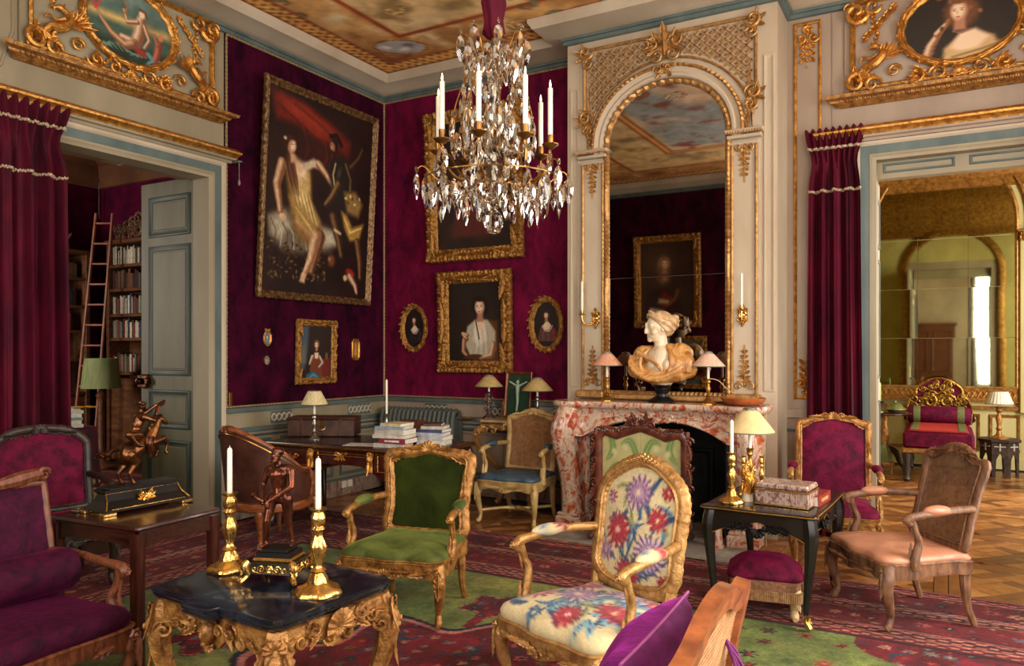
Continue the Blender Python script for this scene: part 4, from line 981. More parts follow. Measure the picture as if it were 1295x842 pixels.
def cushion(poly, z0, th, crown, puff=.012, rings=10, tuft=None):
    mb = MB(); n = len(poly); cx_ = sum(p[0] for p in poly) / n; cy_ = sum(p[1] for p in poly) / n
    def f(x, y, q):
        z = z0 + th + crown * (1 - q ** 2.6)
        if tuft: z -= sum(.012 * math.exp(-((x - a) ** 2 + (y - b) ** 2) / .0016) for a, b in tuft)
        return (x, y, z)
    vs, fs, n = polar([(cx_ + (x - cx_) * .93, cy_ + (y - cy_) * .93) for x, y in poly], f, rings); mb.add(vs, fs)
    k0 = 1 + (rings - 1) * n; prev = k0
    for s_, dz in ((.975, th * .86), (1.0 + puff, th * .5), (1.0, th * .16), (.96, 0)):
        st = len(mb.v); mb.v += [(cx_ + (x - cx_) * s_, cy_ + (y - cy_) * s_, z0 + dz) for x, y in poly]
        mb.f += [(prev + j, st + j, st + (j + 1) % n, prev + (j + 1) % n) for j in range(n)]; prev = st
    mb.f.append(tuple(prev + j for j in range(n - 1, -1, -1)))
    return mb
BACKS = {
    'queen': [(0, 0), (.5, 0), (.86, .01), (1, .09), (.95, .32), (1.0, .62), (1.07, .84), (1.03, .93), (.82, .955), (.5, .965), (.22, 1.0), (0, 1.02)],
    'cartouche': [(0, 0), (.42, .012), (.76, .05), (.98, .15), (.99, .34), (1.02, .58), (1.02, .72), (.90, .84), (.62, .93), (.30, 1.0), (0, 1.02)],
    'square': [(0, 0), (.6, 0), (.97, 0), (1, .03), (1, .35), (1, .70), (1, .90), (.97, .925), (.80, .93), (.55, .965), (.28, .985), (0, 1.0)],
    'canoe': [(0, 0), (.5, 0), (.9, .01), (.99, .05), (.97, .30), (1.0, .65), (1.06, .86), (1.0, .91), (.84, .90), (.62, .93), (.38, 1.0), (.16, 1.03), (0, 1.035)],
    'arched': [(0, 0), (.5, 0), (.9, .01), (.98, .06), (.98, .35), (1.0, .70), (.99, .80), (.86, .88), (.62, .965), (.3, 1.0), (0, 1.01)],
}
def chair(name, label, loc, rz, W, wb, d, hs, back, wB, zb, hB, frame, seatm, backm, tilt=10, fr=.026, th=.06, crown=.035, za=.62, padm=None, style='fauteuil',
          cane=None, colf=None, leg_r=1.0, carve=1.0, stretcher=False, trim=True, armm=None, group=None, tuft=None, crest='shell', arm_in=0.0, cat='chair', back_n=5, drop=.03, nails=None):
    t = thing(name, label, cat, loc, rz, group); wf = W / 2
    # seat rail and cushion
    half = [(0, -d / 2 - .035), (wf * .42, -d / 2 - .012), (wf * .82, -d / 2 - .012), (wf * .99, -d / 2 + .05), (wf * .97, -d * .12), (wb * 1.02, d * .28), (wb, d / 2), (0, d / 2)]
    ol = mirror_outline(half, 6); n = len(ol)
    mb = MB(); vs = []
    for x, y in ol:
        dr = drop * math.exp(-(x / .09) ** 2) * (1 if y < 0 else .2) + .7 * drop * math.exp(-((abs(x) - wf * .9) / .08) ** 2) * (1 if y < 0 else .4)
        for k, z in ((.90, hs - .068 - dr), (1.0, hs - .072 - dr), (1.015, hs - .05 - dr * .5), (1.0, hs - .022), (1.02, hs - .008), (.99, hs), (.88, hs)): vs.append((x * k, y * k, z))
    mb.add(vs, [(i * 7 + k, ((i + 1) % n) * 7 + k, ((i + 1) % n) * 7 + (k + 1) % 7, i * 7 + (k + 1) % 7) for i in range(n) for k in range(7)])
    if carve:
        zc = hs - .055
        mb.shell((0, -d / 2 - .05, zc - .02), AX, AZ, AY, .035 * carve)
        for sx in (-1, 1):
            for q, l in ((.06, .11), (.02, .09)): mb.leaf((sx * q, -d / 2 - .044, zc), (sx, 0, .15), AY, l, .045 * carve, .5, 4)
            mb.leaf((sx * wf * .78, -d / 2 - .02, zc), (-sx, 0, -.1), AY, .12, .04 * carve, .5, 4)
    mb.obj('seat_rail', frame, t)
    inner = [(x * .985, y * .985) for x, y in ol]
    cm = cushion(inner, hs - .01, th, crown, tuft=tuft, rings=26 if colf else 10)
    cc = colf(np.array(cm.v), 'seat') if colf else None
    cu = cm.obj('seat_cushion', seatm, t, colors=cc, angle=70)
    if trim:
        MB().tube([(x * 1.0, y * 1.0, hs + .004) for x, y in ol], [.006 if i % 2 else .0045 for i in range(n)], 5, closed=True).obj('nail_trim', nails or GILTD, cu)
    # legs
    for sx in (-1, 1):
        lx, ly = sx * (wf * .93), -d / 2 + .035
        mb = MB(); stube(mb, [(lx * .97, ly + .01, hs - .015), (lx * 1.01, ly - .012, hs - .09), (lx * 1.03, ly - .018, hs * .62), (lx * .99, ly + .008, hs * .32), (lx * .97, ly + .016, .075), (lx * .99, ly - .002, .03), (lx * 1.01, ly - .018, .012)], [r * leg_r for r in (.034, .042, .034, .024, .017, .022, .013)], 10, 5)
        if carve:
            mb.leaf((lx * 1.04, ly - .045, hs - .05), (0, -.02, -1), (sx * .4, -1, 0), .15, .05 * carve, .05, 5); mb.scroll((lx * 1.01, ly - .02, .02), (sx, 0, 0), AZ, AY, .016, 1.2, .4)
            mb.rosette((lx * 1.02, ly - .05, hs - .04), AX, AZ, AY, .02 * carve, 6, .7)
        mb.obj('leg', frame, t)
        lx, ly = sx * wb * .93, d / 2 - .03
        mb = MB(); stube(mb, [(lx, ly, hs - .02), (lx * 1.01, ly + .005, hs * .6), (lx * 1.0, ly + .02, hs * .3), (lx * 1.03, ly + .055, .012)], [r * leg_r for r in (.028, .028, .021, .02)], 8, 5); mb.obj('leg', frame, t)
    if stretcher:
        mb = MB(); k = hs * .28
        for sx in (-1, 1):
            stube(mb, [(sx * wf * .9, -d / 2 + .05, k), (sx * wf * .4, -.05, k + .005), (0, 0, k)], [.013, .015, .016], 7, 5); stube(mb, [(sx * wb * .92, d / 2 - .02, k), (sx * wb * .4, .06, k + .005), (0, 0, k)], [.013, .015, .016], 7, 5)
        mb.ell((0, 0, k + .01), (.035, .035, .018)); mb.obj('stretcher', frame, t)
    # back
    ct, st_ = math.cos(R(tilt)), math.sin(R(tilt)); y0 = d / 2 - .03
    bp = lambda s, q, h=0.0: (s, y0 + q * st_ - h * ct, zb + q * ct + h * st_)
    bo = mirror_outline([(a * wB, b * hB) for a, b in BACKS[back]], back_n); n = len(bo)
    nr = (0, -ct, st_); upv = (0, st_, ct)
    mb = MB()
    fr_ = [fr * (1 + (.07 * math.sin(i * 2.1) if carve else 0)) for i in range(n)]
    mb.tube([bp(a, b) for a, b in bo], fr_, 10 if carve else 4, closed=True, asp=(1.0, 1.25 if carve else 1.5), up=nr, a0=0 if carve else PI / 4)
    if carve and fr > .015: mb.tube([bp(a * .93, hB * .5 + (b - hB * .5) * .94, fr * .9) for a, b in bo], [fr * .30 * (1.25 if i % 2 else .8) for i in range(n)], 5, closed=True)
    for sx in (-1, 1):
        stube(mb, [bp(sx * wB * .93, .04), (sx * wB * .92, y0 - .005, zb - .04), (sx * wb * .93, d / 2 - .03, hs - .03)], [fr * 1.1, fr * 1.05, fr * 1.15], 8, 4)
    if crest == 'shell':
        tp = max(b for a, b in bo)
        mb.shell(bp(0, tp - .012, fr * .8), AX, upv, nr, .05 * carve, 9)
        for sx in (-1, 1):
            mb.leaf(bp(sx * .03, tp - .01, fr * .7), (sx, 0, .05), nr, .15, .05 * carve, .4, 5); mb.scroll(bp(sx * .055, tp + .004, fr * .7), (sx, 0, 0), upv, nr, .026, 1.3, .28)
            mb.leaf(bp(sx * wB * .98, hB * .86, fr * .6), (-sx * .75, 0, .35), nr, .12, .045 * carve, .4, 4); mb.leaf(bp(sx * wB * .99, hB * .5, fr * .7), (0, .1, 1), nr, .13, .04 * carve, .3, 4)
            mb.leaf(bp(sx * wB * .99, hB * .4, fr * .7), (0, -.1, -1), nr, .13, .04 * carve, .3, 4); mb.leaf(bp(sx * wB * .5, .0, fr * .7), (sx, 0, 0), nr, .12, .035 * carve, .3, 4)
        mb.shell(bp(0, .0, fr * .8), AX, upv, nr, .028 * carve, 7)
    elif crest == 'flowers':
        tp = max(b for a, b in bo); rr = random.Random(4)
        for i in range(9):
            a = (i - 4) * .022; mb.rosette(bp(a, tp + .018 - abs(a) * .35, fr * .9), AX, upv, nr, .022 - abs(a) * .07, 6, .9)
        for sx in (-1, 1):
            for q in (.04, .08, .12): mb.leaf(bp(sx * q, tp - .004 - q * q * 1.9, fr * .75), (sx, 0, -.25 - q * 2.2), nr, .085, .04, .15, 4)
    elif crest == 'carved':
        tp = max(b for a, b in bo); mb.shell(bp(0, tp - .03, fr * .9), AX, upv, nr, .05, 9)
        for sx in (-1, 1):
            for q in (.05, .13): mb.leaf(bp(sx * q, tp - .02 - q * .15, fr * .8), (sx, 0, -.1), nr, .10, .05, .4, 4)
    mb.obj('back_frame', frame, t)
    if cane:
        mb = MB(); po = [(a * .97, hB * .5 + (b - hB * .5) * .97) for a, b in bo]; g = cane
        xs = [p[0] for p in po]; ys = [p[1] for p in po]; r_ = g * .105
        def strand(a, b): mb.tube([bp(a[0], a[1], a[2]), bp(b[0], b[1], b[2])], r_, 4, cap=False)
        x = min(xs) + g / 2
        while x < max(xs):
            for o_ in (-g * .2, g * .2):
                for a, b in scanlines(po, x + o_, 0): strand((x + o_, a, .001), (x + o_, b, .001))
            x += g
        y = min(ys) + g / 2
        while y < max(ys):
            for o_ in (-g * .2, g * .2):
                for a, b in scanlines(po, y + o_, 1): strand((a, y + o_, -.001), (b, y + o_, -.001))
            y += g
        for sg in (1, -1):
            sk = [(a + sg * b, b) for a, b in po]; c = min(p[0] for p in sk) + g / 2; c -= 0
            while c < max(p[0] for p in sk):
                for a, b in scanlines(sk, c, 0): strand((c - sg * a, a, .003), (c - sg * b, b, .003))
                c += g * 1.0
        mb.obj('cane_panel', backm, t, kind='stuff', smooth=False)
    else:
        po = [(a * (1 - .82 * fr / wB), hB * .5 + (b - hB * .5) * (1 - .9 * fr / (hB * .5))) for a, b in bo]
        vs, fs, n2 = polar(po, lambda x, y, q: bp(x, y, .004 + .034 * (1 - q ** 2.4)), 22 if colf else 10)
        mb = MB(); mb.add(vs, fs); V = np.array([bp(0, 0)] * 1)
        cc = None
        if colf:
            flat, _, _ = polar(po, lambda x, y, q: (x, y, 0), 22); cc = colf(np.array(flat), 'back')
        bk = mb.obj('back_cushion', backm, t, colors=cc, angle=80)
        MB().add(*polar(po, lambda x, y, q: bp(x, y, -.012 - .012 * (1 - q ** 2)), 6)[:2]).obj('back_lining', backm if not colf else VCRIM, t)
        if trim: MB().tube([bp(a, b, .008) for a, b in po], [.006 if i % 2 else .0042 for i in range(len(po))], 5, closed=True).obj('nail_trim', nails or GILTD, bk)
    # arms
    if style != 'armless':
        for sx in (-1, 1):
            q = (za - zb) / ct; a0 = bp(sx * wB * .99, q + .02); ex = sx * (wf * 1.0 - arm_in); ey = -d / 2 + .16
            A = [a0, (sx * (wB * .35 + wf * .66), y0 - .12, za + .022), (ex, ey + .10, za + .01), (ex * 1.02, ey, za - .002), (ex * 1.02, ey - .035, za - .022), (ex * 1.02, ey - .015, za - .045)]
            mb = MB(); stube(mb, A, [.022, .021, .021, .024, .023, .016], 9, 5, up=(0, 0, 1) if False else None)
            stube(mb, [(ex * 1.01, ey - .01, za - .02), (ex * 1.01, ey + .015, za - .09), (ex * .99, ey + .035, za - .15), (ex * 1.0, ey + .01, hs + .02), (ex * .99, ey + .02, hs - .03)], [.021, .018, .021, .026, .028], 9, 5)
            if carve:
                mb.rosette((ex * 1.02, ey - .055, za - .02), AX, AZ, AY, .02, 6, .6); mb.leaf((ex * 1.02, ey - .012, za - .05), (0, .25, -1), AY, .10, .032, .05, 4); mb.leaf((ex, ey - .02, hs + .03), (0, .15, 1), AY, .10, .036, .05, 4)
            ar = mb.obj('arm', armm or frame, t)
            if padm:
                m0 = Vector((sx * (wB * .33 + wf * .68), y0 - .13, za + .032)); m1 = Vector((ex, ey + .07, za + .024)); c = (m0 + m1) / 2; dd = m1 - m0
                rot = Matrix.Rotation(math.atan2(dd.y, dd.x), 4, 'Z'); pm = MB(); pm.ell(c, (dd.length * .56, .036, .03), 16, 10, rot)
                cc = colf(np.array(pm.v), 'pad') if colf else None
                pm.obj('arm_pad', padm, ar, colors=cc)
    return t

# ---- the floral tapestry
def petals(p, cx, cy, r, light, dark, core, n=13, al=1.0):
    for k, (q, c) in enumerate(((1.0, dark), (.80, light), (.55, dark), (.42, light), (.24, core))):
        dx, dy = p.x - cx, p.y - cy; a = np.arctan2(dy, dx); rr = r * q * (.80 + .20 * np.cos(n * a + k * 1.3)); p.mix(np.clip((rr - np.hypot(dx, dy)) / (r * .10), 0, 1) * al, c)
    for j in range(n * 2):
        a = 2 * PI * j / (n * 2); p.st([(cx + r * .3 * math.cos(a), cy + r * .3 * math.sin(a)), (cx + r * .92 * math.cos(a), cy + r * .92 * math.sin(a))], [r * .05, r * .03], (dark, light)[j % 2], .8, .6)
def floral(V, part):
    X, Y = V[:, 0] * 100, (V[:, 1] * 100)
    CR, BL, BLD, RD, RDD, MV, MVD, YG = (206, 186, 140), (88, 126, 148), (40, 70, 104), (180, 54, 62), (132, 28, 44), (178, 140, 160), (108, 70, 110), (150, 150, 84)
    if part == 'back':
        p = Pt(X, 55 - Y, CR); rr = random.Random(3)
        for i in range(34):
            x0 = rr.uniform(-22, 22); y0 = rr.uniform(8, 52); a = rr.uniform(-2.6, -.6); L = rr.uniform(8, 16); cv = rr.uniform(-.9, .9)
            pts = [(x0 + L * t / 5 * math.cos(a + cv * t / 5), y0 + L * t / 5 * math.sin(a + cv * t / 5)) for t in range(6)]
            p.st(pts, [.5, 1.4, 1.9, 1.6, 1.0, .2], rr.choice([BL, BLD, BL, YG]), .5); p.st(pts, .3, BLD, .6)
        for pts in ([(-4, 55), (-3, 40), (2, 28), (4, 12)], [(-2, 45), (6, 36), (13, 24), (18, 14)], [(-3, 42), (-12, 34), (-15, 22)], [(2, 50), (12, 46), (20, 38)]): p.st(spline2([(a, b) for a, b in pts], 5, False) if False else pts, [1.0, .9, .8, .5][:len(pts)], BLD, .6)
        for cx, cy, r, l, dk, co, n in ((0, 10, 9.5, MV, MVD, CR, 14), (13, 21, 6.5, RD, RDD, CR, 9), (-10, 29, 9.5, RD, RDD, (226, 170, 150), 12), (10, 37, 10.5, (206, 178, 196), MVD, CR, 17), (-3, 49, 9.0, RD, RDD, CR, 13), (-17, 40, 5.5, MV, MVD, CR, 10), (17, 8, 4.5, RD, RDD, CR, 9), (-17, 14, 4, MV, RDD, CR, 8), (19, 49, 5, RD, RDD, BL, 9)): petals(p, cx, cy, r, l, dk, co, n)
    elif part == 'seat':
        p = Pt(X, -Y, CR); rr = random.Random(7)
        for i in range(60):
            x0 = rr.uniform(-30, 30); y0 = rr.uniform(-24, 26); a = rr.uniform(0, 6.28); L = rr.uniform(9, 20); cv = rr.uniform(-.9, .9)
            pts = [(x0 + L * t / 5 * math.cos(a + cv * t / 5), y0 + L * t / 5 * math.sin(a + cv * t / 5)) for t in range(6)]
            p.st(pts, [.6, 1.8, 2.6, 2.2, 1.2, .2], rr.choice([BL, BLD, BL, (120, 160, 170), YG]), .5); p.st(pts, .35, BLD, .6)
        for cx, cy, r, l, dk, co, n in ((-15, -12, 10.5, RD, RDD, CR, 13), (8, -15, 11.5, (206, 178, 196), MVD, CR, 15), (20, 6, 10, RD, RDD, CR, 12), (-4, 4, 11, MV, MVD, CR, 15), (-20, 12, 9.5, (210, 120, 130), RDD, CR, 11), (8, 22, 8, RD, RDD, (240, 200, 190), 13), (22, -18, 6, RD, MVD, CR, 9), (-8, 27, 5, BL, BLD, CR, 9)): petals(p, cx, cy, r, l, dk, co, n)
    else:
        p = Pt(X, Y, CR); m = X.mean(), Y.mean(); petals(p, m[0], m[1] + 5, 5, RD, RDD, (206, 190, 150), 10); p.ell(m[0] + 1, m[1] - 5, 2, 3, BL, 20, .5)
    p.grain(.10, .8, 2); return p.out()

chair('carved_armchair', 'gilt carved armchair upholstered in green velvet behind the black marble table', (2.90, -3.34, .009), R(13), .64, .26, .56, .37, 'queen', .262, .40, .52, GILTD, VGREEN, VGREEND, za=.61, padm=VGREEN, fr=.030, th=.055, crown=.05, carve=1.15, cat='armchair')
chair('floral_armchair', 'pale gilt armchair in flowered tapestry of red, mauve and blue blossoms', (4.317, -3.86, .009), R(-22), .66, .26, .58, .35, 'cartouche', .245, .43, .59, GILTP, TAPM, TAPM, za=.66, padm=TAPM, fr=.028, th=.065, crown=.055, carve=.9, crest='flowers', colf=floral, trim=False, cat='armchair', back_n=7, leg_r=1.05)
chair('cane_armchair', 'cream painted cane-backed armchair with blue leather seat beside the fireplace', (2.27, -.86, 0), R(2), .60, .25, .54, .40, 'canoe', .245, .44, .535, CREAMW, BLUELEA, CANEM, za=.66, padm=BLUELEA, fr=.020, th=.05, crown=.03, carve=.7, crest='carved', cane=.017, stretcher=True, trim=False, cat='armchair')
chair('cane_armchair', 'bleached beech cane-backed armchair with tan leather seat standing on the carpet edge at right', (5.45, -1.955, .009), R(-56), .64, .26, .54, .38, 'canoe', .25, .43, .545, PALEW, PINKLEA, CANED, za=.64, padm=PINKLEA, fr=.022, th=.045, crown=.03, carve=1.0, crest='carved', cane=.016, trim=False, cat='armchair', tilt=14, tuft=[(0, 0), (.14, -.1), (-.14, -.1), (.12, .1), (-.12, .1)])
chair('crimson_armchair', 'square-backed crimson velvet armchair with gilt frame behind the black lacquer table', (4.99, -1.02, .0), R(8), .58, .24, .56, .40, 'square', .245, .45, .61, GILTD, VCRIM, VCRIM, za=.68, padm=VCRIM, fr=.020, th=.06, crown=.04, carve=.9, cat='armchair', armm=GILTP)
chair('velvet_chair', 'dark carved chair with arched crimson velvet back in front of the left curtain', (.60, -4.12, .009), R(76), .60, .26, .54, .40, 'arched', .29, .46, .56, DKWOOD, VCRIM, VCRIM, za=.66, fr=.022, th=.05, crown=.03, carve=.8, crest='carved', cat='chair', nails=GILTD)
settee = chair('velvet_settee', 'walnut settee upholstered in deep plum velvet at the left edge', (2.27, -5.53, .009), R(92), 1.34, .63, .62, .33, 'square', .655, .40, .56, OAKR, VPURP, VPURP, za=.56, fr=.013, th=.09, crown=.04, carve=1.6, crest='carved', trim=False, cat='settee', arm_in=.0, tilt=12, drop=.05)
chair('honey_walnut_chair', 'honey walnut cane-backed chair with plum seat seen from behind in the foreground', (4.89, -5.247, .009), R(-88), .62, .30, .56, .42, 'canoe', .35, .45, .50, ORANGW, VPURP, CANEM, za=.60, fr=.026, th=.05, crown=.03, carve=0, crest='', cane=.015, trim=True, cat='chair', style='armless')
# loose cushions
def pillow(name, label, m, w, h, t, loc, rot):
    mb = MB()
    for sg in (1, -1):
        def f(u, v, sg=sg):
            a, b = u * 2 - 1, v * 2 - 1; e = ((1 - a ** 4) * (1 - b ** 4)) ** .5; k = 1 - .06 * (1 - abs(a)) * abs(b) ** 3
            return (a * w / 2 * (1 - .05 * (1 - b * b)), sg * t / 2 * e * (1 + .18 * math.sin(a * 5 + b * 3)), b * h / 2 * (1 - .05 * (1 - a * a)))
        mb.grid(f, 18, 18)
    o = mb.obj(name, m); tag(o, label, 'cushion'); o.location = loc; o.rotation_euler = rot
    ed = []; N = 18
    for k in range(72):
        s = k / 18; i = int(s); q = (s - i) * 2 - 1; a, b = ((q, -1), (1, q), (-q, 1), (-1, -q))[i]; ed.append((a * w / 2 * (1 - .05 * (1 - b * b)), 0, b * h / 2 * (1 - .05 * (1 - a * a))))
    MB().tube(ed, .004, 6, closed=True).obj('piping', M('pink_piping', (176, 84, 150), rough=.6), o); return o
mb = MB(); mb.tube([(sx_, .38, .935 + .018 * math.cos(sx_ * 9)) for sx_ in np.linspace(-.64, .64, 30)], [.03 + .006 * math.sin(i) for i in range(30)], 8)
for f in (-1, 1): mb.scroll((f * .645, .37, .945), (f, 0, 0), AZ, AY, .035, 1.3, .35)
mb.shell((0, .35, .95), AX, AZ, AY, .05); mb.obj('crest_rail', OAKR, settee)
pillow('velvet_pillow', 'violet velvet pillow leaning on the cane chair back in the foreground', VVIO, .56, .38, .17, (5.025, -5.19, .70), (R(-16), 0, R(-88)))
mb = MB(); mb.lathe([(.0, -.33), (.05, -.335), (.085, -.32), (.098, -.29), (.10, 0), (.098, .29), (.085, .32), (.05, .335), (0, .33)], 24)
o = mb.obj('bolster', VPURP); tag(o, 'round plum velvet bolster lying along the settee back', 'bolster', loc=(2.13, -5.23, .545)); o.rotation_euler = (R(90), 0, 0)
mb = MB()
for i in range(5): stube(mb, [(5.19, -4.99, .80), (5.21 + .01 * i, -5.00 + .03 * math.sin(i * 2), .77 - .02 * i), (5.205, -4.98 + .05 * math.cos(i * 3), .72 - .03 * i)], [.004, .005, .003], 5, 4)
tag(mb.obj('ribbon_bow', VVIO), 'violet ribbon tied to the back of the honey walnut chair', 'ribbon')

# ---- brown leather tub chair at the desk
def tub(loc, rz):
    t = thing('leather_desk_chair', 'brown leather tub chair with carved wooden rim at the writing desk', 'armchair', loc, rz)
    hs = .40
    U = lambda u: (.31 * math.sin(PI * (u - .5) * 1.0) * (1.0), (.27 if False else 0))
    def plan(u):     # u 0..1 from the left arm front round the back to the right arm front
        a = (u - .5) * 2; ang = a * R(128); return (.33 * math.sin(ang) / 1.0, .03 + .29 * math.cos(ang) - (.0))
    top = lambda u: .60 + .34 * max(0, math.cos((u - .5) * PI * .98)) ** 1.6 - .02 * math.exp(-((abs(u - .5) - .42) / .05) ** 2)
    lean = lambda u: .07 * max(0, math.cos((u - .5) * PI))
    def wall(off):
        def f(u, v):
            x, y = plan(u); z = hs - .04 + (top(u) - hs + .04) * v; k = 1 + off / .3; return (x * k, y * k + lean(u) * v, z)
        return f
    MB().grid(wall(.025), 40, 10).obj('outer_leather', BROWNLEA, t); MB().grid(wall(-.02), 40, 10).obj('inner_leather', BROWNLEA, t)
    N = 60; mb = MB(); pts = [(plan(i / N)[0], plan(i / N)[1] + lean(i / N), top(i / N)) for i in range(N + 1)]
    e0 = [(pts[0][0], pts[0][1] - .03, pts[0][2] - .03), (plan(0)[0] * 1.02, plan(0)[1] - .05, .50), (plan(0)[0] * .97, plan(0)[1] - .03, hs - .05)]
    e1 = [(-a, b, c) for a, b, c in e0]
    mb.tube(list(reversed(e0)) + pts + e1, [.02, .024, .026] + [.024 + .01 * math.exp(-((i / N - .5) / .06) ** 2) for i in range(N + 1)] + [.026, .024, .02], 9); mb.shell((0, plan(.5)[1] + lean(.5) + .03, top(.5) - .01), AX, AZ, (0, 1, 0), .04); mb.obj('carved_rim', ORANGW, t)
    bt = [plan(i / 40) for i in range(41)]; ring = [(x * 1.06, y * 1.06, hs - .06) for x, y in bt]
    fr_ = [(-.22, -.27), (0, -.30), (.22, -.27)]
    mb = MB(); mb.tube([(x, y, z) for x, y, z in ring] + [(.22, -.24, hs - .06), (0, -.275, hs - .065), (-.22, -.24, hs - .06)], .034, 8, closed=True, asp=(1.2, .7), up=(0, 0, 1)); mb.shell((0, -.30, hs - .07), AX, AZ, AY, .035); mb.obj('seat_rail', ORANGW, t)
    for k, (zz) in enumerate((0,)):
        MB().tube([(x * 1.10, y * 1.10 + lean(i / 40) * .0, hs - .022) for i, (x, y) in enumerate(bt)], [.006 if i % 2 else .004 for i in range(41)], 5).obj('nail_trim', BRASS, t)
        MB().tube([((x) * 1.085, y + .027 * math.cos((i / N - .5) * 4.4), z - .03) for i, (x, y, z) in enumerate(pts)], [.006 if i % 2 else .004 for i in range(N + 1)], 5).obj('nail_trim', BRASS, t)
    cushion([(x * .92, y * .92) for x, y in bt] + [(.2, -.22), (0, -.25), (-.2, -.22)], hs - .05, .07, .03).obj('seat_cushion', BROWNLEA, t)
    for (lx, ly) in ((.24, -.22), (-.24, -.22), (.20, .24), (-.20, .24)):
        sx = 1 if lx > 0 else -1; sy = 1 if ly > 0 else -1
        mb = MB(); stube(mb, [(lx, ly, hs - .04), (lx * 1.07, ly * 1.07, hs - .12), (lx * 1.04, ly * 1.04, .2), (lx * .98, ly * .98, .07), (lx * 1.08, ly * 1.08, .012)], [.032, .036, .024, .016, .018], 9, 5); mb.obj('leg', ORANGW, t)
    return t
tub((.93, -2.56, .009), R(170))
# ================================================================== TABLES, FIRE SCREEN, LAMPS AND SMALL THINGS
def candle(loc, h, label, r=.0115, m=WAX):
    mb = MB(); mb.lathe([(r * .9, 0), (r, .004), (r * .94, h - .012), (r * .7, h - .003), (r * .2, h)], 14); mb.tube([(0, 0, h - .002), (.001, 0, h + .008)], .0012, 5)
    return tag(mb.obj('candle', m), label, 'candle', loc=loc)
def stick_profile(h):
    return [(.012, .0), (.0, 0)]
def candlestick(name, label, loc, h, m, rb, rz=0.0, swirl=True):
    t = thing(name, label, 'candlestick', loc, rz)
    lob = lambda n_, a_, tw=0: (lambda a, z: 1 + a_ * math.cos(n_ * a + tw * z))
    MB().lathe([(rb * .96, 0), (rb, .006), (rb * .98, .014), (rb * .90, .022), (rb * .84, .026), (rb * .66, .032), (rb * .56, .040), (rb * .44, .046), (rb * .40, .062), (rb * .30, .078), (rb * .26, .085)], 48, fn=lob(6, .06, 40 if swirl else 0)).obj('base', m, t)
    q = h / .33; MB().lathe([(rb * .26, .083), (rb * .34, .092), (rb * .22, .102), (rb * .17, .112 * q), (rb * .24, .135 * q), (rb * .33, .16 * q), (rb * .36, .185 * q), (rb * .28, .205 * q), (rb * .19, .22 * q), (rb * .18, .235 * q), (rb * .30, .25 * q), (rb * .22, .262 * q)], 32, fn=lob(6, .09, 30 if swirl else 0)).obj('stem', m, t)
    MB().lathe([(rb * .20, .26 * q), (rb * .30, .275 * q), (rb * .31, .30 * q), (rb * .22, .315 * q), (rb * .36, .325 * q), (rb * .38, .33 * q), (rb * .2, .331 * q)], 32, fn=lob(6, .05)).obj('nozzle', m, t)
    return t
def shade_lamp(name, label, loc, hb, hc, shade, mbase, mshade, cap=True, base='stick', rb=.055, pleat=0, group=None, rz=0.0):
    """hb base height, hc bare candle, shade = (bottom radius, top radius, height)"""
    t = thing(name, label, 'lamp', loc, rz, group); r0, r1, hs = shade; z0 = hb + hc
    if base == 'stick':
        q = hb
        MB().lathe([(rb, 0), (rb, .006), (rb * .8, .016), (rb * .5, .03), (rb * .3, .05 * 1), (rb * .22, q * .25), (rb * .34, q * .30), (rb * .2, q * .36), (rb * .26, q * .5), (rb * .36, q * .62), (rb * .22, q * .72), (rb * .18, q * .80), (rb * .36, q * .86), (rb * .3, q * .93), (rb * .42, q * .98), (rb * .3, q)], 28, fn=lambda a, z: 1 + (.05 * math.cos(8 * a) if z < .05 else 0)).obj('base', mbase, t)
    MB().lathe([(.011, hb - .002), (.011, z0 + hs * .3)], 12).obj('candle_sleeve', WAX, t)
    n = 96 if pleat else 40
    fn = (lambda a, z: 1 + .022 * math.cos(pleat * a)) if pleat else None
    mb = MB(); k = len(mb.v); prof = [(r0, z0), (r0 * .99, z0 + .006)] + [(r0 + (r1 - r0) * i / 8, z0 + hs * i / 8 + .006) for i in range(1, 8)] + [(r1, z0 + hs)]
    vs = []; P2 = prof + [(r - .004, z) for r, z in reversed(prof)]
    for r, z in P2: vs += [((r * (fn(2 * PI * j / n, z) if fn else 1)) * math.cos(2 * PI * j / n), (r * (fn(2 * PI * j / n, z) if fn else 1)) * math.sin(2 * PI * j / n), z) for j in range(n)]
    m_ = len(P2); mb.add(vs, [(i * n + j, i * n + (j + 1) % n, ((i + 1) % m_) * n + (j + 1) % n, ((i + 1) % m_) * n + j) for i in range(m_) for j in range(n)])
    sh = mb.obj('shade', mshade, t, angle=60)
    MB().tube([(r0 * 1.0 * math.cos(a), r0 * math.sin(a), z0 + .002) for a in np.linspace(0, 2 * PI, 41)[:-1]], .004, 5, closed=True).obj('shade_rim', M('shade_binding', (120, 122, 96), rough=.7), sh)
    if cap: MB().lathe([(r1 * 1.12, z0 + hs - .008), (r1 * 1.02, z0 + hs + .003), (r1 * .95, z0 + hs + .012), (r1 * .3, z0 + hs + .018), (.001, z0 + hs + .019)], 24, fn=lambda a, z: 1 + .05 * math.cos(7 * a)).obj('shade_cap', GREYCAP, t)
    else: MB().tube([(r1 * math.cos(a), r1 * math.sin(a), z0 + hs) for a in np.linspace(0, 2 * PI, 41)[:-1]], .004, 5, closed=True).obj('shade_ring', mbase, sh)
    return t
def rounded_top(hx, hy, r, n=6, bump_=None):
    pts = []
    for (sx, sy, a0) in ((1, -1, -90), (1, 1, 0), (-1, 1, 90), (-1, -1, 180)):
        for k in range(n + 1):
            a = R(a0 + 90 * k / n); pts.append((sx * (hx - r) + r * math.cos(a), sy * (hy - r) + r * math.sin(a)))
    return pts
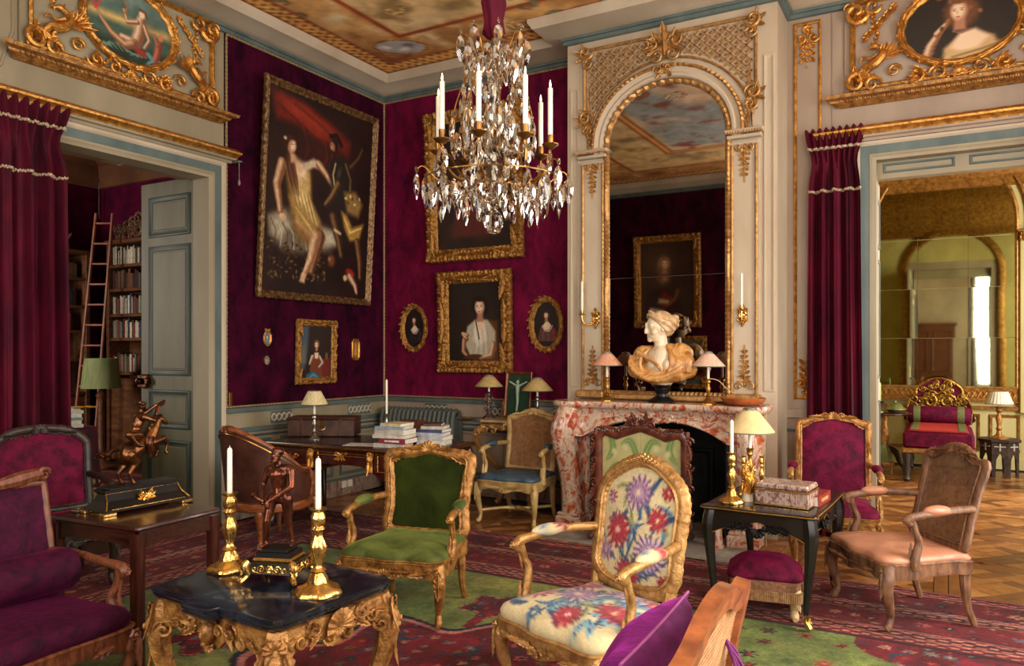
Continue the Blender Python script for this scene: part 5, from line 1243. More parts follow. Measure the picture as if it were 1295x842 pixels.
def top_slab(poly, steps):
    mb = MB(); n = len(poly); vs = []
    for q, z in steps: vs += [(x * q if abs(q) < 5 else x, y * q, z) for x, y in poly]
    fs = [(k * n + i, k * n + (i + 1) % n, (k + 1) * n + (i + 1) % n, (k + 1) * n + i) for k in range(len(steps) - 1) for i in range(n)]
    fs += [tuple(range(n - 1, -1, -1)), tuple((len(steps) - 1) * n + i for i in range(n))]; return mb.add(vs, fs)
# ---- gilt table with the black marble top (long side along x, fronts: -Y and +X seen)
CT = thing('marble_top_table', 'low carved gilt table with thick black marble top in the foreground', 'table', (3.285, -4.745, .009), R(-4))
hx, hy, zt = .395, .325, .595
pl = [(-.065, -hy - .052), (.065, -hy - .052), (.082, -hy - .046), (.086, -hy)] + [(hx - .07, -hy), (hx - .02, -hy + .012), (hx, -hy + .05), (hx + .0, .22), (hx - .02, .29), (hx - .07, hy), (.08, hy), (-.08, hy), (-hx + .07, hy), (-hx + .02, .29), (-hx, .25), (-hx, -hy + .05), (-hx + .02, -hy + .012), (-hx + .07, -hy), (-.086, -hy), (-.082, -hy - .046)]
top_slab(pl, [(.95, zt - .048), (.965, zt - .043), (.985, zt - .034), (.985, zt - .026), (1.0, zt - .018), (1.0, zt - .008), (.99, zt - .002), (.975, zt)]).obj('marble_top', MARBK, CT, angle=30)
GW = M('gilt_table_wood', (190, 136, 70), (116, 70, 32), rough=.42, metal=.4, scale=20, bmp=.6, bscale=70)
mb = MB(); ap = rounded_top(hx - .03, hy - .03, .03, 3)
ring = []; n = len(ap)
dense = []
for i in range(n):
    a, b = ap[i], ap[(i + 1) % n]; k = max(1, int(math.hypot(b[0] - a[0], b[1] - a[1]) / .02))
    dense += [(a[0] + (b[0] - a[0]) * j / k, a[1] + (b[1] - a[1]) * j / k) for j in range(k)]
vs = []; n = len(dense)
for x, y in dense:
    ux = abs(x) / (hx - .03); uy = abs(y) / (hy - .03); e = min(abs(x) if uy > ux else abs(y), 9); L_ = (hx if uy > ux else hy)
    low = .075 + .05 * math.exp(-(e / .09) ** 2) + .05 * math.exp(-((e - L_ * .88) / .09) ** 2) + .01 * math.sin(e * 60)
    for k, z in ((.90, zt - .05 - low), (.995, zt - .052 - low), (1.01, zt - .05 - low * .5), (1.0, zt - .06), (1.02, zt - .05), (.9, zt - .048)): vs.append((x * k, y * k, z))
mb.add(vs, [(i * 6 + k, ((i + 1) % n) * 6 + k, ((i + 1) % n) * 6 + (k + 1) % 6, i * 6 + (k + 1) % 6) for i in range(n) for k in range(6)]); mb.obj('apron', GW, CT)
def side_orn(mb, c, ax, az, s=1.0, kind='shell'):
    c = Vector(c); ax = Vector(ax); az = Vector(az); up = Vector((0, 0, 1))
    if kind == 'shell':
        mb.shell(c, ax, up, az, .065 * s, 9, .35); mb.shell(c + up * -.005, ax, -up, az, .03 * s, 7, .5)
        for f in (-1, 1): mb.scroll(c + ax * (f * .045) - up * .03, ax * f, -up, az, .03 * s, 1.3, .28)
    else:       # mask with headdress
        mb.ell(c + az * .012, (.032 * s, .032 * s, .042 * s)); mb.ell(c + az * .042 - up * .004, (.008, .008, .014)); mb.ell(c + az * .03 - up * .022, (.014, .01, .005)); mb.ell(c + az * .03 - up * .038, (.014, .012, .01))
        for f in (-1, 1): mb.ell(c + az * .038 + ax * (f * .013) + up * .010, (.008, .006, .005)); mb.scroll(c + ax * (f * .05) + up * .01, ax * f, up, az, .028, 1.2, .3)
        for a in range(-3, 4): mb.leaf(c + up * .02, ax * math.sin(a * .35) + up * math.cos(a * .35), az, .07 * s, .022, .5, 3)
        mb.shell(c - up * .05, ax, -up, az, .03, 7, .5)
    for f in (-1, 1):
        mb.scroll(c + ax * (f * .12) + up * .02, ax * f, up, az, .035 * s, 1.4, .24); mb.scroll(c + ax * (f * .185) - up * .005, -ax * f, -up, az, .028 * s, 1.3, .26)
        for a in (-30, 10, 50): mb.leaf(c + ax * (f * .09), ax * (f * math.cos(R(a))) + up * math.sin(R(a)), az, .085, .035, .5, 4)
        mb.leaf(c + ax * (f * .20) + up * .01, ax * f - up * .2, az, .09, .03, .5, 4)
for nm, c, ax, az, k in (('front_mask', (0, -hy + .025, zt - .115), (1, 0, 0), (0, -1, 0), 'mask'), ('side_shell', (hx - .025, 0, zt - .11), (0, 1, 0), (1, 0, 0), 'shell'), ('rear_mask', (0, hy - .025, zt - .115), (-1, 0, 0), (0, 1, 0), 'mask'), ('side_shell', (-hx + .025, 0, zt - .11), (0, -1, 0), (-1, 0, 0), 'shell')):
    mb = MB(); side_orn(mb, c, ax, az, 1.05, k); mb.obj(nm, GW, CT)
for sx in (-1, 1):
    for sy in (-1, 1):
        d = Vector((sx, sy, 0)).normalized(); b = Vector((sx * (hx - .06), sy * (hy - .06), 0)); pt = lambda o, z: tuple(b + d * o + Vector((0, 0, z)))
        mb = MB(); stube(mb, [pt(0, zt - .06), pt(.018, zt - .12), pt(.032, zt - .19), pt(.022, zt - .28), pt(-.02, zt - .40), pt(-.05, .12), pt(-.03, .05), pt(.0, .025)], [.036, .042, .046, .040, .031, .025, .028, .024], 12, 6, lobes=(6, .10))
        sd = d.cross(Vector((0, 0, 1)))
        for f in (-1, 1):
            mb.scroll(pt(.02, zt - .17) if False else tuple(b + d * .005 + sd * (f * .042) + Vector((0, 0, zt - .17))), d, (0, 0, 1), sd * f, .042, 1.5, .24); mb.leaf(tuple(b + d * .045 + sd * (f * .02) + Vector((0, 0, zt - .07))), sd * (f * .35) - Vector((0, 0, 1)), d, .15, .05, .5, 5)
        mb.ell(pt(.058, zt - .16), (.028, .028, .036)); mb.ell(pt(.088, zt - .165), (.008, .008, .013)); mb.ell(pt(.072, zt - .192), (.019, .019, .016))
        mb.shell(pt(.05, zt - .11), sd, (0, 0, 1), d, .04, 7, .5); mb.leaf(pt(.055, zt - .22), (0, 0, -1), d, .16, .05, .3, 6); mb.scroll(pt(.02, .035), d, (0, 0, 1), sd, .035, 1.3, .3)
        mb.obj('leg', GW, CT)
zc = zt + .009
candlestick('gilt_candlestick', 'gilt candlestick at the far left corner of the black marble table', (2.985, -4.72, zc), .335, ORMOLU, .092)
candle((2.985, -4.72, zc + .326), .205, 'white candle in the left gilt candlestick on the marble table')
candlestick('gilt_candlestick', 'gilt candlestick at the near right of the black marble table', (3.555, -4.775, zc), .335, ORMOLU, .092, .4)
candle((3.555, -4.775, zc + .326), .205, 'white candle in the right gilt candlestick on the marble table')

# ---- bronze man on a gilt and black plinth
ST = thing('bronze_statuette', 'dark bronze statuette of a nude bearded man on gilt mounted plinth between two candlesticks', 'statuette', (3.275, -4.71, zc), R(20))
mb = MB(); mb.box((0, 0, .062), (.20, .17, .05), .004); mb.obj('plinth_body', M('boulle_black', (40, 34, 22), (20, 16, 12), rough=.25, scale=30, coat=.4), ST, smooth=False)
mb = MB(); mb.box((0, 0, .095), (.17, .14, .016), .006); mb.obj('gilt_moulding', ORMOLU, ST, smooth=False)
MB().box((0, 0, .112), (.15, .125, .02), .003).obj('upper_step', EBONY, ST, smooth=False); MB().box((0, 0, .128), (.115, .10, .014), .003).obj('figure_base', EBONY, ST, smooth=False)
for sx in (-1, 1):
    for sy in (-1, 1):
        mb = MB(); d = Vector((sx, sy, 0)).normalized(); b = Vector((sx * .095, sy * .08, 0))
        stube(mb, [tuple(b + Vector((0, 0, .09))), tuple(b + d * .016 + Vector((0, 0, .07))), tuple(b + d * .004 + Vector((0, 0, .035))), tuple(b + d * .03 + Vector((0, 0, .012)))], [.014, .018, .011, .012], 8, 5); mb.scroll(tuple(b + d * .03 + Vector((0, 0, .014))), d, (0, 0, 1), (0, 0, 1) if False else d.cross(Vector((0, 0, 1))), .014, 1.2, .4); mb.leaf(tuple(b + d * .02 + Vector((0, 0, .09))), (0, 0, -1), d, .06, .035, .4, 4); mb.obj('gilt_foot', ORMOLU, ST)
for (c, ax, az, w) in (((0, -.087, .062), (1, 0, 0), (0, -1, 0), .075), ((.102, 0, .062), (0, 1, 0), (1, 0, 0), .06), ((-.102, 0, .062), (0, -1, 0), (-1, 0, 0), .06)):
    mb = MB(); c = Vector(c); ax = Vector(ax); mb.rosette(c, ax, AZ, az, .018, 6, .4)
    for f in (-1, 1):
        mb.scroll(c + ax * (f * .035), ax * f, AZ, az, .016, 1.4, .2); mb.scroll(c + ax * (f * w * .85), -ax * f, (0, 0, -1), az, .014, 1.3, .2); mb.tube([c + ax * (f * .01) + Vector((0, 0, -.012)), c + ax * (f * w * .5) + Vector((0, 0, -.018)), c + ax * (f * w) + Vector((0, 0, -.008))], .003, 5)
    mb.obj('gilt_inlay', ORMOLU, ST)
z0 = .135
B = MB(); q = lambda x, y, z: (x * .93, y * .93, z0 + z * .93)
for a, b, ra, rb_ in (((-.036, 0, .215), (-.046, -.028, .118), .030, .019), ((-.046, -.028, .118), (-.058, -.006, .022), .020, .0105), ((-.058, -.004, .012), (-.066, -.045, .008), .012, .009),
                      ((.034, .004, .215), (.040, .004, .115), .031, .019), ((.040, .004, .115), (.046, .030, .022), .020, .0105), ((.046, .034, .012), (.058, -.008, .008), .012, .009),
                      ((-.02, .004, .222), (.02, .004, .222), .036, .036), ((0, .002, .235), (-.002, .004, .275), .037, .034), ((-.002, .004, .275), (-.003, .0, .325), .037, .042), ((-.040, .004, .345), (.036, .004, .347), .026, .026), ((-.025, -.018, .325), (.02, -.018, .327), .022, .022),
                      ((-.003, .004, .355), (-.010, -.002, .39), .019, .017),
                      ((.054, .006, .342), (.066, -.016, .272), .021, .015), ((.066, -.016, .272), (-.006, -.060, .222), .0155, .010), ((-.006, -.060, .222), (-.028, -.068, .208), .012, .010),
                      ((-.058, .004, .342), (-.078, .0, .275), .021, .015), ((-.078, .0, .275), (-.056, -.055, .222), .015, .010), ((-.056, -.055, .222), (-.046, -.068, .205), .012, .011)):
    capsule(B, q(*a), q(*b), ra * .86, rb_ * .86)
B.ell(q(-.012, -.008, .410), (.021, .025, .030)); B.ell(q(-.014, -.022, .398), (.015, .014, .019)); B.ell(q(-.016, -.035, .410), (.005, .007, .007)); B.ell(q(-.01, .0, .425), (.025, .026, .022))
for i in range(14): B.ell(q(-.01 + .022 * math.cos(i * 1.3), .002 + .022 * math.sin(i * 1.3), .425 + .010 * math.sin(i * 2.1)), (.008, .008, .008), 6, 4)
for i in range(5): B.ell(q(-.024 + .006 * i, -.03, .385 + .004 * math.sin(i * 2)), (.006, .006, .009), 6, 4)
for i in range(4):
    capsule(B, q(-.034 + .006 * i, -.072, .206), q(-.030 + .006 * i, -.074, .182 + .003 * (i % 2)), .0045, .0035, 6)
fuse(B, 'figure', M('brown_bronze', (112, 58, 36), (58, 28, 18), rough=.24, metal=.7, scale=14, bmp=.12), ST, .0036, 3)
mb = MB(); stube(mb, [q(-.035, -.075, .215), q(-.07, -.07, .228), q(-.088, -.06, .238)], [.008, .009, .014], 8, 4); mb.ell(q(-.092, -.058, .24), (.013, .012, .013)); mb.obj('held_club', BRONZE, ST)

# ---- mahogany side table, ebonised base with the horseman
SD = thing('side_table', 'small dark mahogany side table carrying the bronze horseman', 'table', (1.96, -4.46, .009), R(4))
top_slab(rounded_top(.335, .265, .02, 4), [(.975, .672), (1.0, .678), (1.0, .688), (.985, .695)]).obj('table_top', MAHOG, SD, angle=40)
for (x0, x1, y) in ((-.30, .30, -.235), (-.30, .30, .235)):
    mb = MB(); n = 20; vs = []
    for i in range(n + 1):
        u = i / n * 2 - 1; zl = .60 - .05 * abs(u) ** 6
        vs += [(u * .30, y - .01, zl), (u * .30, y - .01, .672), (u * .30, y + .01, .672), (u * .30, y + .01, zl)]
    mb.add(vs, [(i * 4 + k, (i + 1) * 4 + k, (i + 1) * 4 + (k + 1) % 4, i * 4 + (k + 1) % 4) for i in range(n) for k in range(4)]); mb.obj('apron', MAHOG, SD, smooth=False)
for x in (-.305, .305):
    mb = MB(); n = 16; vs = []
    for i in range(n + 1):
        u = i / n * 2 - 1; zl = .60 - .05 * abs(u) ** 6
        vs += [(x - .01, u * .235, zl), (x - .01, u * .235, .672), (x + .01, u * .235, .672), (x + .01, u * .235, zl)]
    mb.add(vs, [(i * 4 + k, (i + 1) * 4 + k, (i + 1) * 4 + (k + 1) % 4, i * 4 + (k + 1) % 4) for i in range(n) for k in range(4)]); mb.obj('apron', MAHOG, SD, smooth=False)
for sx in (-1, 1):
    for sy in (-1, 1): top_slab(rounded_top(.024, .024, .006, 2), [(1.0, .012), (1.0, .03), (1.02, .55), (1.25, .672)]).obj('leg', MAHOGZ, SD, loc=(sx * .302, sy * .232, -.012))
zs1 = .704
EQ = thing('horseman_bronze', 'bronze of a rider on a rearing horse upon a black and gilt base', 'statuette', (1.86, -4.38, zs1), R(88))
L2, D2 = .245, .10
def basepoly(x0):
    return [(x0, .0)]
mb = MB(); secs = [(1.0, .0), (.985, .012), (.90, .05), (.86, .085), (.90, .098), (.90, .108)]
vs = []
for k, z in secs: vs += [(sx * (L2 - (1 - k) * .5 * .5), sy * (D2 - (1 - k) * .45), z + .016) for sx, sy in ((-1, -1), (1, -1), (1, 1), (-1, 1))]
fs = [(i * 4 + j, i * 4 + (j + 1) % 4, (i + 1) * 4 + (j + 1) % 4, (i + 1) * 4 + j) for i in range(5) for j in range(4)] + [(3, 2, 1, 0), (20, 21, 22, 23)]
mb.add(vs, fs); mb.obj('base', EBONY, EQ, smooth=False)
MB().box((0, 0, .128), (.40, .13, .012), .003).obj('top_plate', EBONY, EQ, smooth=False)
for sx in (-1, 1):
    for sy in (-1, 1):
        mb = MB(); mb.box((sx * (L2 - .02), sy * (D2 - .012), .008), (.07, .05, .016), .003); mb.obj('gilt_foot', ORMOLU, EQ, smooth=False)
    mb = MB(); mb.tube([(sx * (L2 - .004), -D2 - .002, .03), (sx * (L2 - .03), -D2 + .038, .07), (sx * (L2 - .036), -D2 + .062, .104)], .004, 6); mb.obj('gilt_edge', ORMOLU, EQ)
for (y0, y1, z) in ((-D2 + .062, -D2 + .062, .106), (-D2 + .004, -D2 + .004, .030)):
    mb = MB(); mb.tube([(-L2 + .035, y0 - .003, z), (L2 - .035, y0 - .003, z)], .0035, 6); mb.obj('gilt_line', ORMOLU, EQ)
mb = MB(); mb.rosette((0, -D2 + .03, .066), AX, (0, .35, 1), (0, -1, .3), .028, 8, .5)
for f in (-1, 1):
    for a in (-50, -15, 20, 55): mb.leaf((f * .01, -D2 + .03, .066), (f * math.cos(R(a)), .2, math.sin(R(a))), (0, -1, .3), .05, .022, .5, 4)
mb.obj('gilt_mount', ORMOLU, EQ)
B = MB(); zq = .134; q = lambda x, y, z: (x, y, z + zq)
def hl(pts, rad, y):
    for i in range(len(pts) - 1): capsule(B, q(pts[i][0], y, pts[i][1]), q(pts[i + 1][0], y, pts[i + 1][1]), rad[i], rad[i + 1], 10)
capsule(B, q(-.065, 0, .165), q(.045, 0, .215), .056, .050); B.ell(q(-.075, -.018, .168), (.048, .042, .055)); B.ell(q(-.075, .018, .168), (.048, .042, .055)); B.ell(q(.055, 0, .222), (.044, .045, .055))
hl([(-.075, .16), (-.035, .112), (-.072, .062), (-.062, .030), (-.050, .008)], [.038, .022, .0125, .0085, .013], -.030); hl([(-.085, .155), (-.058, .105), (-.10, .060), (-.092, .030), (-.08, .008)], [.036, .021, .0125, .0085, .013], .030)
hl([(.065, .215), (.128, .232), (.150, .195), (.140, .160), (.146, .148)], [.026, .017, .010, .008, .011], -.030); hl([(.062, .21), (.118, .205), (.135, .160), (.118, .128)], [.026, .016, .010, .010], .030)
hl([(.062, .245), (.095, .300), (.112, .335)], [.040, .029, .022], 0); hl([(.110, .345), (.150, .325), (.166, .312)], [.021, .016, .012], 0); B.ell(q(.10, .008, .368), (.006, .004, .014)); B.ell(q(.10, -.008, .368), (.006, .004, .014))
for i in range(9): B.ell(q(.055 + .006 * i, .0 + .008 * (-1) ** i, .285 + .009 * i), (.014, .010, .012), 8, 5)
fuse(B, 'horse', BRONZEG, EQ, .0042, 3)
mb = MB(); stube(mb, [q(-.118, 0, .19), q(-.15, 0, .192), q(-.18, .0, .170), q(-.21, 0, .172)], [.010, .014, .018, .012], 8, 5)
for i in range(7): stube(mb, [q(-.17, 0, .172), q(-.21, .006 * (i - 3), .165 + .006 * (i % 3)), q(-.232, .008 * (i - 3), .178 - .008 * i % .03)], [.008, .009, .004], 6, 4)
mb.obj('tail', BRONZE, EQ)
B = MB()
for a, b, ra, rb_ in (((-.025, 0, .262), (-.012, 0, .315), .030, .028), ((-.012, 0, .315), (.004, 0, .352), .034, .034), ((.0, -.034, .36), (.0, .034, .36), .020, .020), ((.006, 0, .37), (.012, 0, .392), .015, .014),
                      ((-.02, -.03, .262), (-.095, -.056, .272), .026, .019), ((-.095, -.056, .272), (-.045, -.06, .215), .018, .011), ((-.045, -.06, .215), (-.015, -.064, .205), .011, .009), ((-.02, .03, .262), (.035, .056, .245), .026, .019), ((.035, .056, .245), (-.01, .058, .185), .018, .010),
                      ((.0, -.045, .358), (.055, -.055, .335), .018, .014), ((.055, -.055, .335), (.110, -.03, .36), .014, .010), ((.0, .045, .358), (.065, .04, .375), .018, .014), ((.065, .04, .375), (.115, .02, .415), .014, .010)): capsule(B, q(*a), q(*b), ra, rb_, 10)
B.ell(q(.018, 0, .415), (.021, .02, .027)); B.ell(q(.038, 0, .412), (.006, .005, .007)); B.ell(q(.03, 0, .398), (.012, .013, .012))
for i in range(16): B.ell(q(.012 + .02 * math.cos(i * 1.1), .019 * math.sin(i * 1.7), .432 + .006 * math.sin(i)), (.009, .009, .008), 6, 4)
fuse(B, 'rider', M('rider_bronze', (128, 80, 46), (52, 34, 26), rough=.26, metal=.85, scale=14, bmp=.2), EQ, .004, 2)
mb = MB(); stube(mb, [q(.03, -.058, .25), q(.025, -.064, .215), q(.04, -.062, .165), q(.03, -.06, .135)], [.02, .024, .022, .012], 8, 5, asp=(.5, 1)); mb.obj('drapery', BRONZE, EQ); mb = MB(); stube(mb, [q(.10, .0, .36), q(.125, .01, .41), q(.15, .01, .425), q(.16, .01, .44)], [.008, .012, .014, .006], 7, 4); mb.obj('raised_drapery', BRONZE, EQ)
mb = MB(); mb.lathe([(.022, 0), (.034, .004), (.036, .012), (.030, .016), (.012, .018), (.008, .024), (0, .026)], 24); tag(mb.obj('silver_box', SILVER), 'small round silver box at the left edge of the mahogany side table', 'box', loc=(1.70, -4.62, zs1))
mb = MB(); mb.lathe([(.03, 0), (.045, .004), (.046, .007), (.03, .006), (0, .006)], 24); tag(mb.obj('silver_dish', BRASS), 'small shallow metal dish beside the round silver box', 'dish', loc=(1.86, -4.60, zs1))

# ---- writing desk
DK = thing('writing_desk', 'long mahogany writing desk with gilt mounts and dark leather top', 'desk', (1.30, -1.80, .009), R(3.0))
dx, dy = .86, .40
top_slab(rounded_top(dx, dy, .04, 4), [(.97, .722), (.99, .728), (1.0, .736), (1.0, .750), (.99, .757)]).obj('desk_top', MAHOG, DK, angle=40)
MB().box((0, 0, .757), (dx * 2 - .16, dy * 2 - .16, .004)).obj('leather_inset', M('desk_leather', (44, 30, 26), (28, 18, 16), rough=.25, scale=5, coat=.3), DK, smooth=False)
MB().tube([(a * 1.0, b, .742) for a, b in rounded_top(dx + .002, dy + .002, .04, 4)], .007, 6, closed=True).obj('brass_edge', BRASS, DK)
for i, (x0, x1, zb_) in enumerate(((-.82, -.33, .50), (-.31, .29, .60), (.31, .82, .49))):
    mb = MB(); n = 24; vs = []
    for k in range(n + 1):
        u = k / n; e = min(u, 1 - u); zl = zb_ + .05 * math.exp(-(e / .12) ** 2) * (1 if i != 1 else -.6)
        xx = x0 + (x1 - x0) * u; vs += [(xx, -dy + .04 - .012 * math.sin(u * PI), zl), (xx, -dy + .045, .722), (xx, dy - .04, .722), (xx, dy - .04, zl)]
    mb.add(vs, [(k * 4 + j, (k + 1) * 4 + j, (k + 1) * 4 + (j + 1) % 4, k * 4 + (j + 1) % 4) for k in range(n) for j in range(4)] + [(0, 1, 2, 3), tuple(n * 4 + j for j in (3, 2, 1, 0))]); dr = mb.obj('drawer', M('desk_veneer', (86, 28, 20), (48, 13, 9), rough=.26, scale=5, coat=.4), DK, smooth=False)
    xc, zc_ = (x0 + x1) / 2, (zb_ + .722) / 2 + .01
    mb = MB(); mb.mould([(x0 + .05, zb_ + .07), (x1 - .05, zb_ + .07), (x1 - .05, .70), (x0 + .05, .70)], [(0, 0), (.003, .006), (.008, 0)], XZ(-dy + .034)); mb.obj('panel_line', GILT, dr)
    mb = MB(); c = (xc, -dy + .028, zc_); s_ = 1.0 if i != 1 else .6
    mb.rosette(c, AX, AZ, AY, .024 * s_, 8, .5)
    for f in (-1, 1):
        for a in (-60, -25, 15, 55): mb.leaf(c, (f * math.cos(R(a)), 0, math.sin(R(a))), AY, .10 * s_ * (1.2 if abs(a) < 30 else .8), .036 * s_, .6, 5)
        mb.scroll((xc + f * .08 * s_, -dy + .03, zc_ + .02), (f, 0, 0), AZ, AY, .026 * s_, 1.4, .25); mb.scroll((xc + f * .06 * s_, -dy + .03, zc_ - .035 * s_), (f, 0, 0), (0, 0, -1), AY, .022 * s_, 1.3, .25)
    mb.obj('gilt_mount', GILT, dr)
for x in (-.84, -.32, .30, .84):
    mb = MB(); stube(mb, [(x, -dy + .035, .71), (x, -dy + .008, .67), (x, -dy + .02, .61), (x, -dy + .012, .56)], [.022, .028, .02, .026], 8, 4); mb.scroll((x, -dy - .0, .70), AX, AZ, AY, .024, 1.2, .3); mb.leaf((x, -dy - .008, .64), (0, 0, -1), AY, .11, .045, .4, 5); mb.obj('gilt_corner_mount', GILT, DK)
for sx in (-1, 1):
    mb = MB(); mb.box((sx * (dx - .05), 0, .615), (.03, dy * 2 - .12, .21)); mb.obj('side_panel', MAHOG, DK, smooth=False)
    for sy in (-1, 1):
        mb = MB(); x, y = sx * (dx - .06), sy * (dy - .06); stube(mb, [(x, y, .70), (x * 1.02, y * 1.05, .60), (x * 1.0, y * 1.0, .36), (x * .97, y * .95, .12), (x * 1.01, y * 1.06, .014)], [.036, .042, .028, .018, .022], 9, 5); mb.obj('leg', MAHOGZ, DK)
zd = .7685
CH = thing('document_box', 'brown leather box with brass handle at the left end of the desk', 'box', (.62, -1.63, zd), R(5))
MB().box((0, 0, .08), (.30, .62, .155), .008).obj('body', M('box_leather', (92, 58, 38), (54, 30, 20), rough=.5, scale=7, detail=6, bmp=.2), CH, smooth=False)
MB().box((0, 0, .168), (.31, .63, .02), .008).obj('lid', BROWNLEA, CH, smooth=False)
CH.rotation_euler = (0, 0, R(-62))
for y in (-.18, .18): MB().box((0, y, .09), (.306, .03, .165), .004).obj('strap', BROWNLEA, CH, smooth=False)
mb = MB(); stube(mb, [(-.05, -.315, .10), (-.045, -.335, .075), (0, -.342, .066), (.045, -.335, .075), (.05, -.315, .10)], .005, 6, 5); mb.obj('brass_handle', BRASS, CH)
mb = MB(); stube(mb, [(.155, -.05, .10), (.172, -.045, .075), (.178, 0, .066), (.172, .045, .075), (.155, .05, .10)], .005, 6, 5); mb.obj('brass_handle', BRASS, CH)
MB().box((.156, .0, .13), (.004, .05, .05), .002).obj('lock_plate', BRASS, CH, smooth=False)
shade_lamp('desk_lamp', 'silver lamp with cream pleated shade on the desk before the leather box', (.78, -1.93, zd), .225, .085, (.115, .052, .125), SILVER, CREAMSH, cap=False, pleat=26, rb=.055)
t = thing('silver_candlestick', 'silver candlestick on the desk with a tall thin white candle', 'candlestick', (1.30, -1.56, zd))
MB().lathe([(.05, 0), (.05, .008), (.03, .02), (.014, .035), (.018, .06), (.011, .08), (.016, .12), (.020, .15), (.012, .17), (.016, .20), (.022, .215), (.012, .225)], 20).obj('stem', SILVER, t)
candle((1.30, -1.56, zd + .222), .31, 'tall thin white candle standing on the writing desk', .0105)
rnd = random.Random(11)
def book(name, label, loc, rz, w, d, h, col, band=None, group=None):
    t = thing(name, label, 'book', loc, rz, group)
    mb = MB(); c = .0025; mb.box((0, 0, h - c / 2), (w, d, c)); mb.box((0, 0, c / 2), (w, d, c)); mb.box((0, -d / 2 + c / 2, h / 2), (w, c, h - 2 * c)); mb.obj('cover', bookmat(col), t, smooth=False)
    MB().box((0, .002, h / 2), (w - .008, d - .008, h - 2 * c - .0005)).obj('pages', PAPER, t, smooth=False)
    if band: MB().box((0, -d / 2 - .0006, h / 2), (w * .55, .001, h * .35)).obj('spine_label', bookmat(band), t, smooth=False)
    return t
zz = zd; OR = ['bottom', 'second', 'third', 'fourth', 'fifth', 'top']
for i, (h, w, col, nm, dxx, a) in enumerate(((.034, .27, (196, 190, 180), 'pale grey', -.02, 4), (.042, .25, (150, 40, 44), 'red', .03, -2), (.030, .30, (214, 206, 192), 'cream white', -.01, 3), (.040, .28, (206, 196, 176), 'ivory', .0, -4), (.026, .26, (150, 160, 176), 'grey blue', -.01, 5), (.024, .20, (214, 200, 152), 'pale yellow', .02, -6))):
    book('art_book', '%s book, %s of the left pile on the writing desk' % (nm, OR[i]), (1.74 + dxx, -1.99, zz), R(a + 8), w, .20, h, col, (230, 226, 216) if i == 1 else None); zz += h + .0005
zz = zd
for i, (h, w, col, nm, dxx, a) in enumerate(((.036, .25, (226, 222, 214), 'white', 0, 8), (.034, .24, (206, 202, 194), 'off-white', .01, 2), (.030, .25, (190, 190, 196), 'pale lilac grey', -.01, 10), (.028, .23, (70, 76, 120), 'navy blue', .0, 4), (.026, .20, (206, 190, 166), 'beige', .01, 12), (.020, .15, (80, 50, 44), 'dark brown', 0, 20))):
    book('art_book', '%s book, %s of the right pile on the writing desk' % (nm, OR[i]), (1.90 + dxx, -1.66, zz), R(a + 5), w, .19, h, col); zz += h + .0005
t = thing('leather_folder', 'open brown leather folder propped up behind the books on the desk', 'folder', (1.63, -1.60, zd), R(8))
for f in (-1, 1): o = MB().box((0, 0, .12), (.24, .010, .24), .003).obj('flap', BROWNLEA, t, smooth=False); o.rotation_euler = (R(40 * f), 0, 0); o.location = (0, f * .15, 0.004)
o = MB().box((0, 0, .0006), (.30, .21, .001)).obj('paper_sheet', PAPER, smooth=False); tag(o, 'white paper sheet lying flat on the desk leather', 'paper', loc=(1.42, -2.02, zd), rz=R(20))

# ---- cast iron radiator
RD = thing('radiator', 'grey green cast iron radiator below the crimson velvet', 'radiator', (.62, -.13, 0))
n = 17; sec = MB(); sec.tube([(0, y, z) for y, z in [(-.06, .14), (-.075, .22), (-.075, .82), (-.05, .895), (0, .915), (.05, .895), (.075, .82), (.075, .22), (.06, .14), (0, .11)]], .026, 8, closed=True); sec.box((0, 0, .5), (.02, .12, .7))
s0 = sec.obj('section', RADM, RD); s0.location = (-.48, 0, 0)
for i in range(1, n): c = s0.copy(); COL.objects.link(c); c.parent = RD; c.location = (-.48 + .96 * i / (n - 1), 0, 0)
MB().tube([(-.50, 0, .84), (.55, 0, .84)], .018, 8).obj('top_pipe', RADM, RD); MB().tube([(.54, 0, .84), (.60, 0, .84), (.64, .05, .84)], .016, 8).obj('valve_pipe', BRASS, RD)
for sx in (-.46, .46): MB().box((sx, 0, .06), (.03, .10, .12), .006).obj('foot', RADM, RD, smooth=False)

# ---- gilt console beside the radiator with lamps and the framed crucifix
CN = thing('gilt_console', 'carved gilt console table behind the cream cane armchair', 'console', (1.93, -.285, 0))
top_slab([(-.36, .24), (-.36, -.18), (-.28, -.24), (-.1, -.22), (.1, -.22), (.26, -.24), (.34, -.18), (.34, .24)], [(.95, .845), (1.0, .852), (1.0, .866), (.98, .874)]).obj('marble_top', M('console_top', (190, 160, 120), (150, 118, 84), rough=.3, scale=8), CN, smooth=False)
mb = MB(); mb.box((-.01, 0, .805), (.62, .38, .075), .02); mb.shell((0, -.205, .79), AX, AZ, AY, .055)
for f in (-1, 1):
    for q_ in (.08, .18): mb.leaf((f * q_, -.20, .80), (f, 0, .2), AY, .11, .05, .6, 4); mb.scroll((f * (q_ + .06), -.205, .775), (f, 0, 0), (0, 0, -1), AY, .032, 1.3, .26)
mb.obj('apron', GILTP, CN)
for f in (-1, 1):
    mb = MB(); stube(mb, [(f * .28, -.17, .80), (f * .33, -.23, .70), (f * .30, -.20, .58), (f * .20, -.08, .42), (f * .14, .02, .26), (f * .16, -.02, .10), (f * .2, -.05, .02)], [.035, .042, .035, .028, .024, .028, .03], 9, 6, lobes=(5, .1)); mb.scroll((f * .31, -.25, .74), (f, 0, 0), AZ, AY, .04, 1.4, .26); mb.leaf((f * .3, -.22, .62), (-f * .3, .4, -1), AY, .15, .05, .4, 5); mb.obj('leg', GILTP, CN)
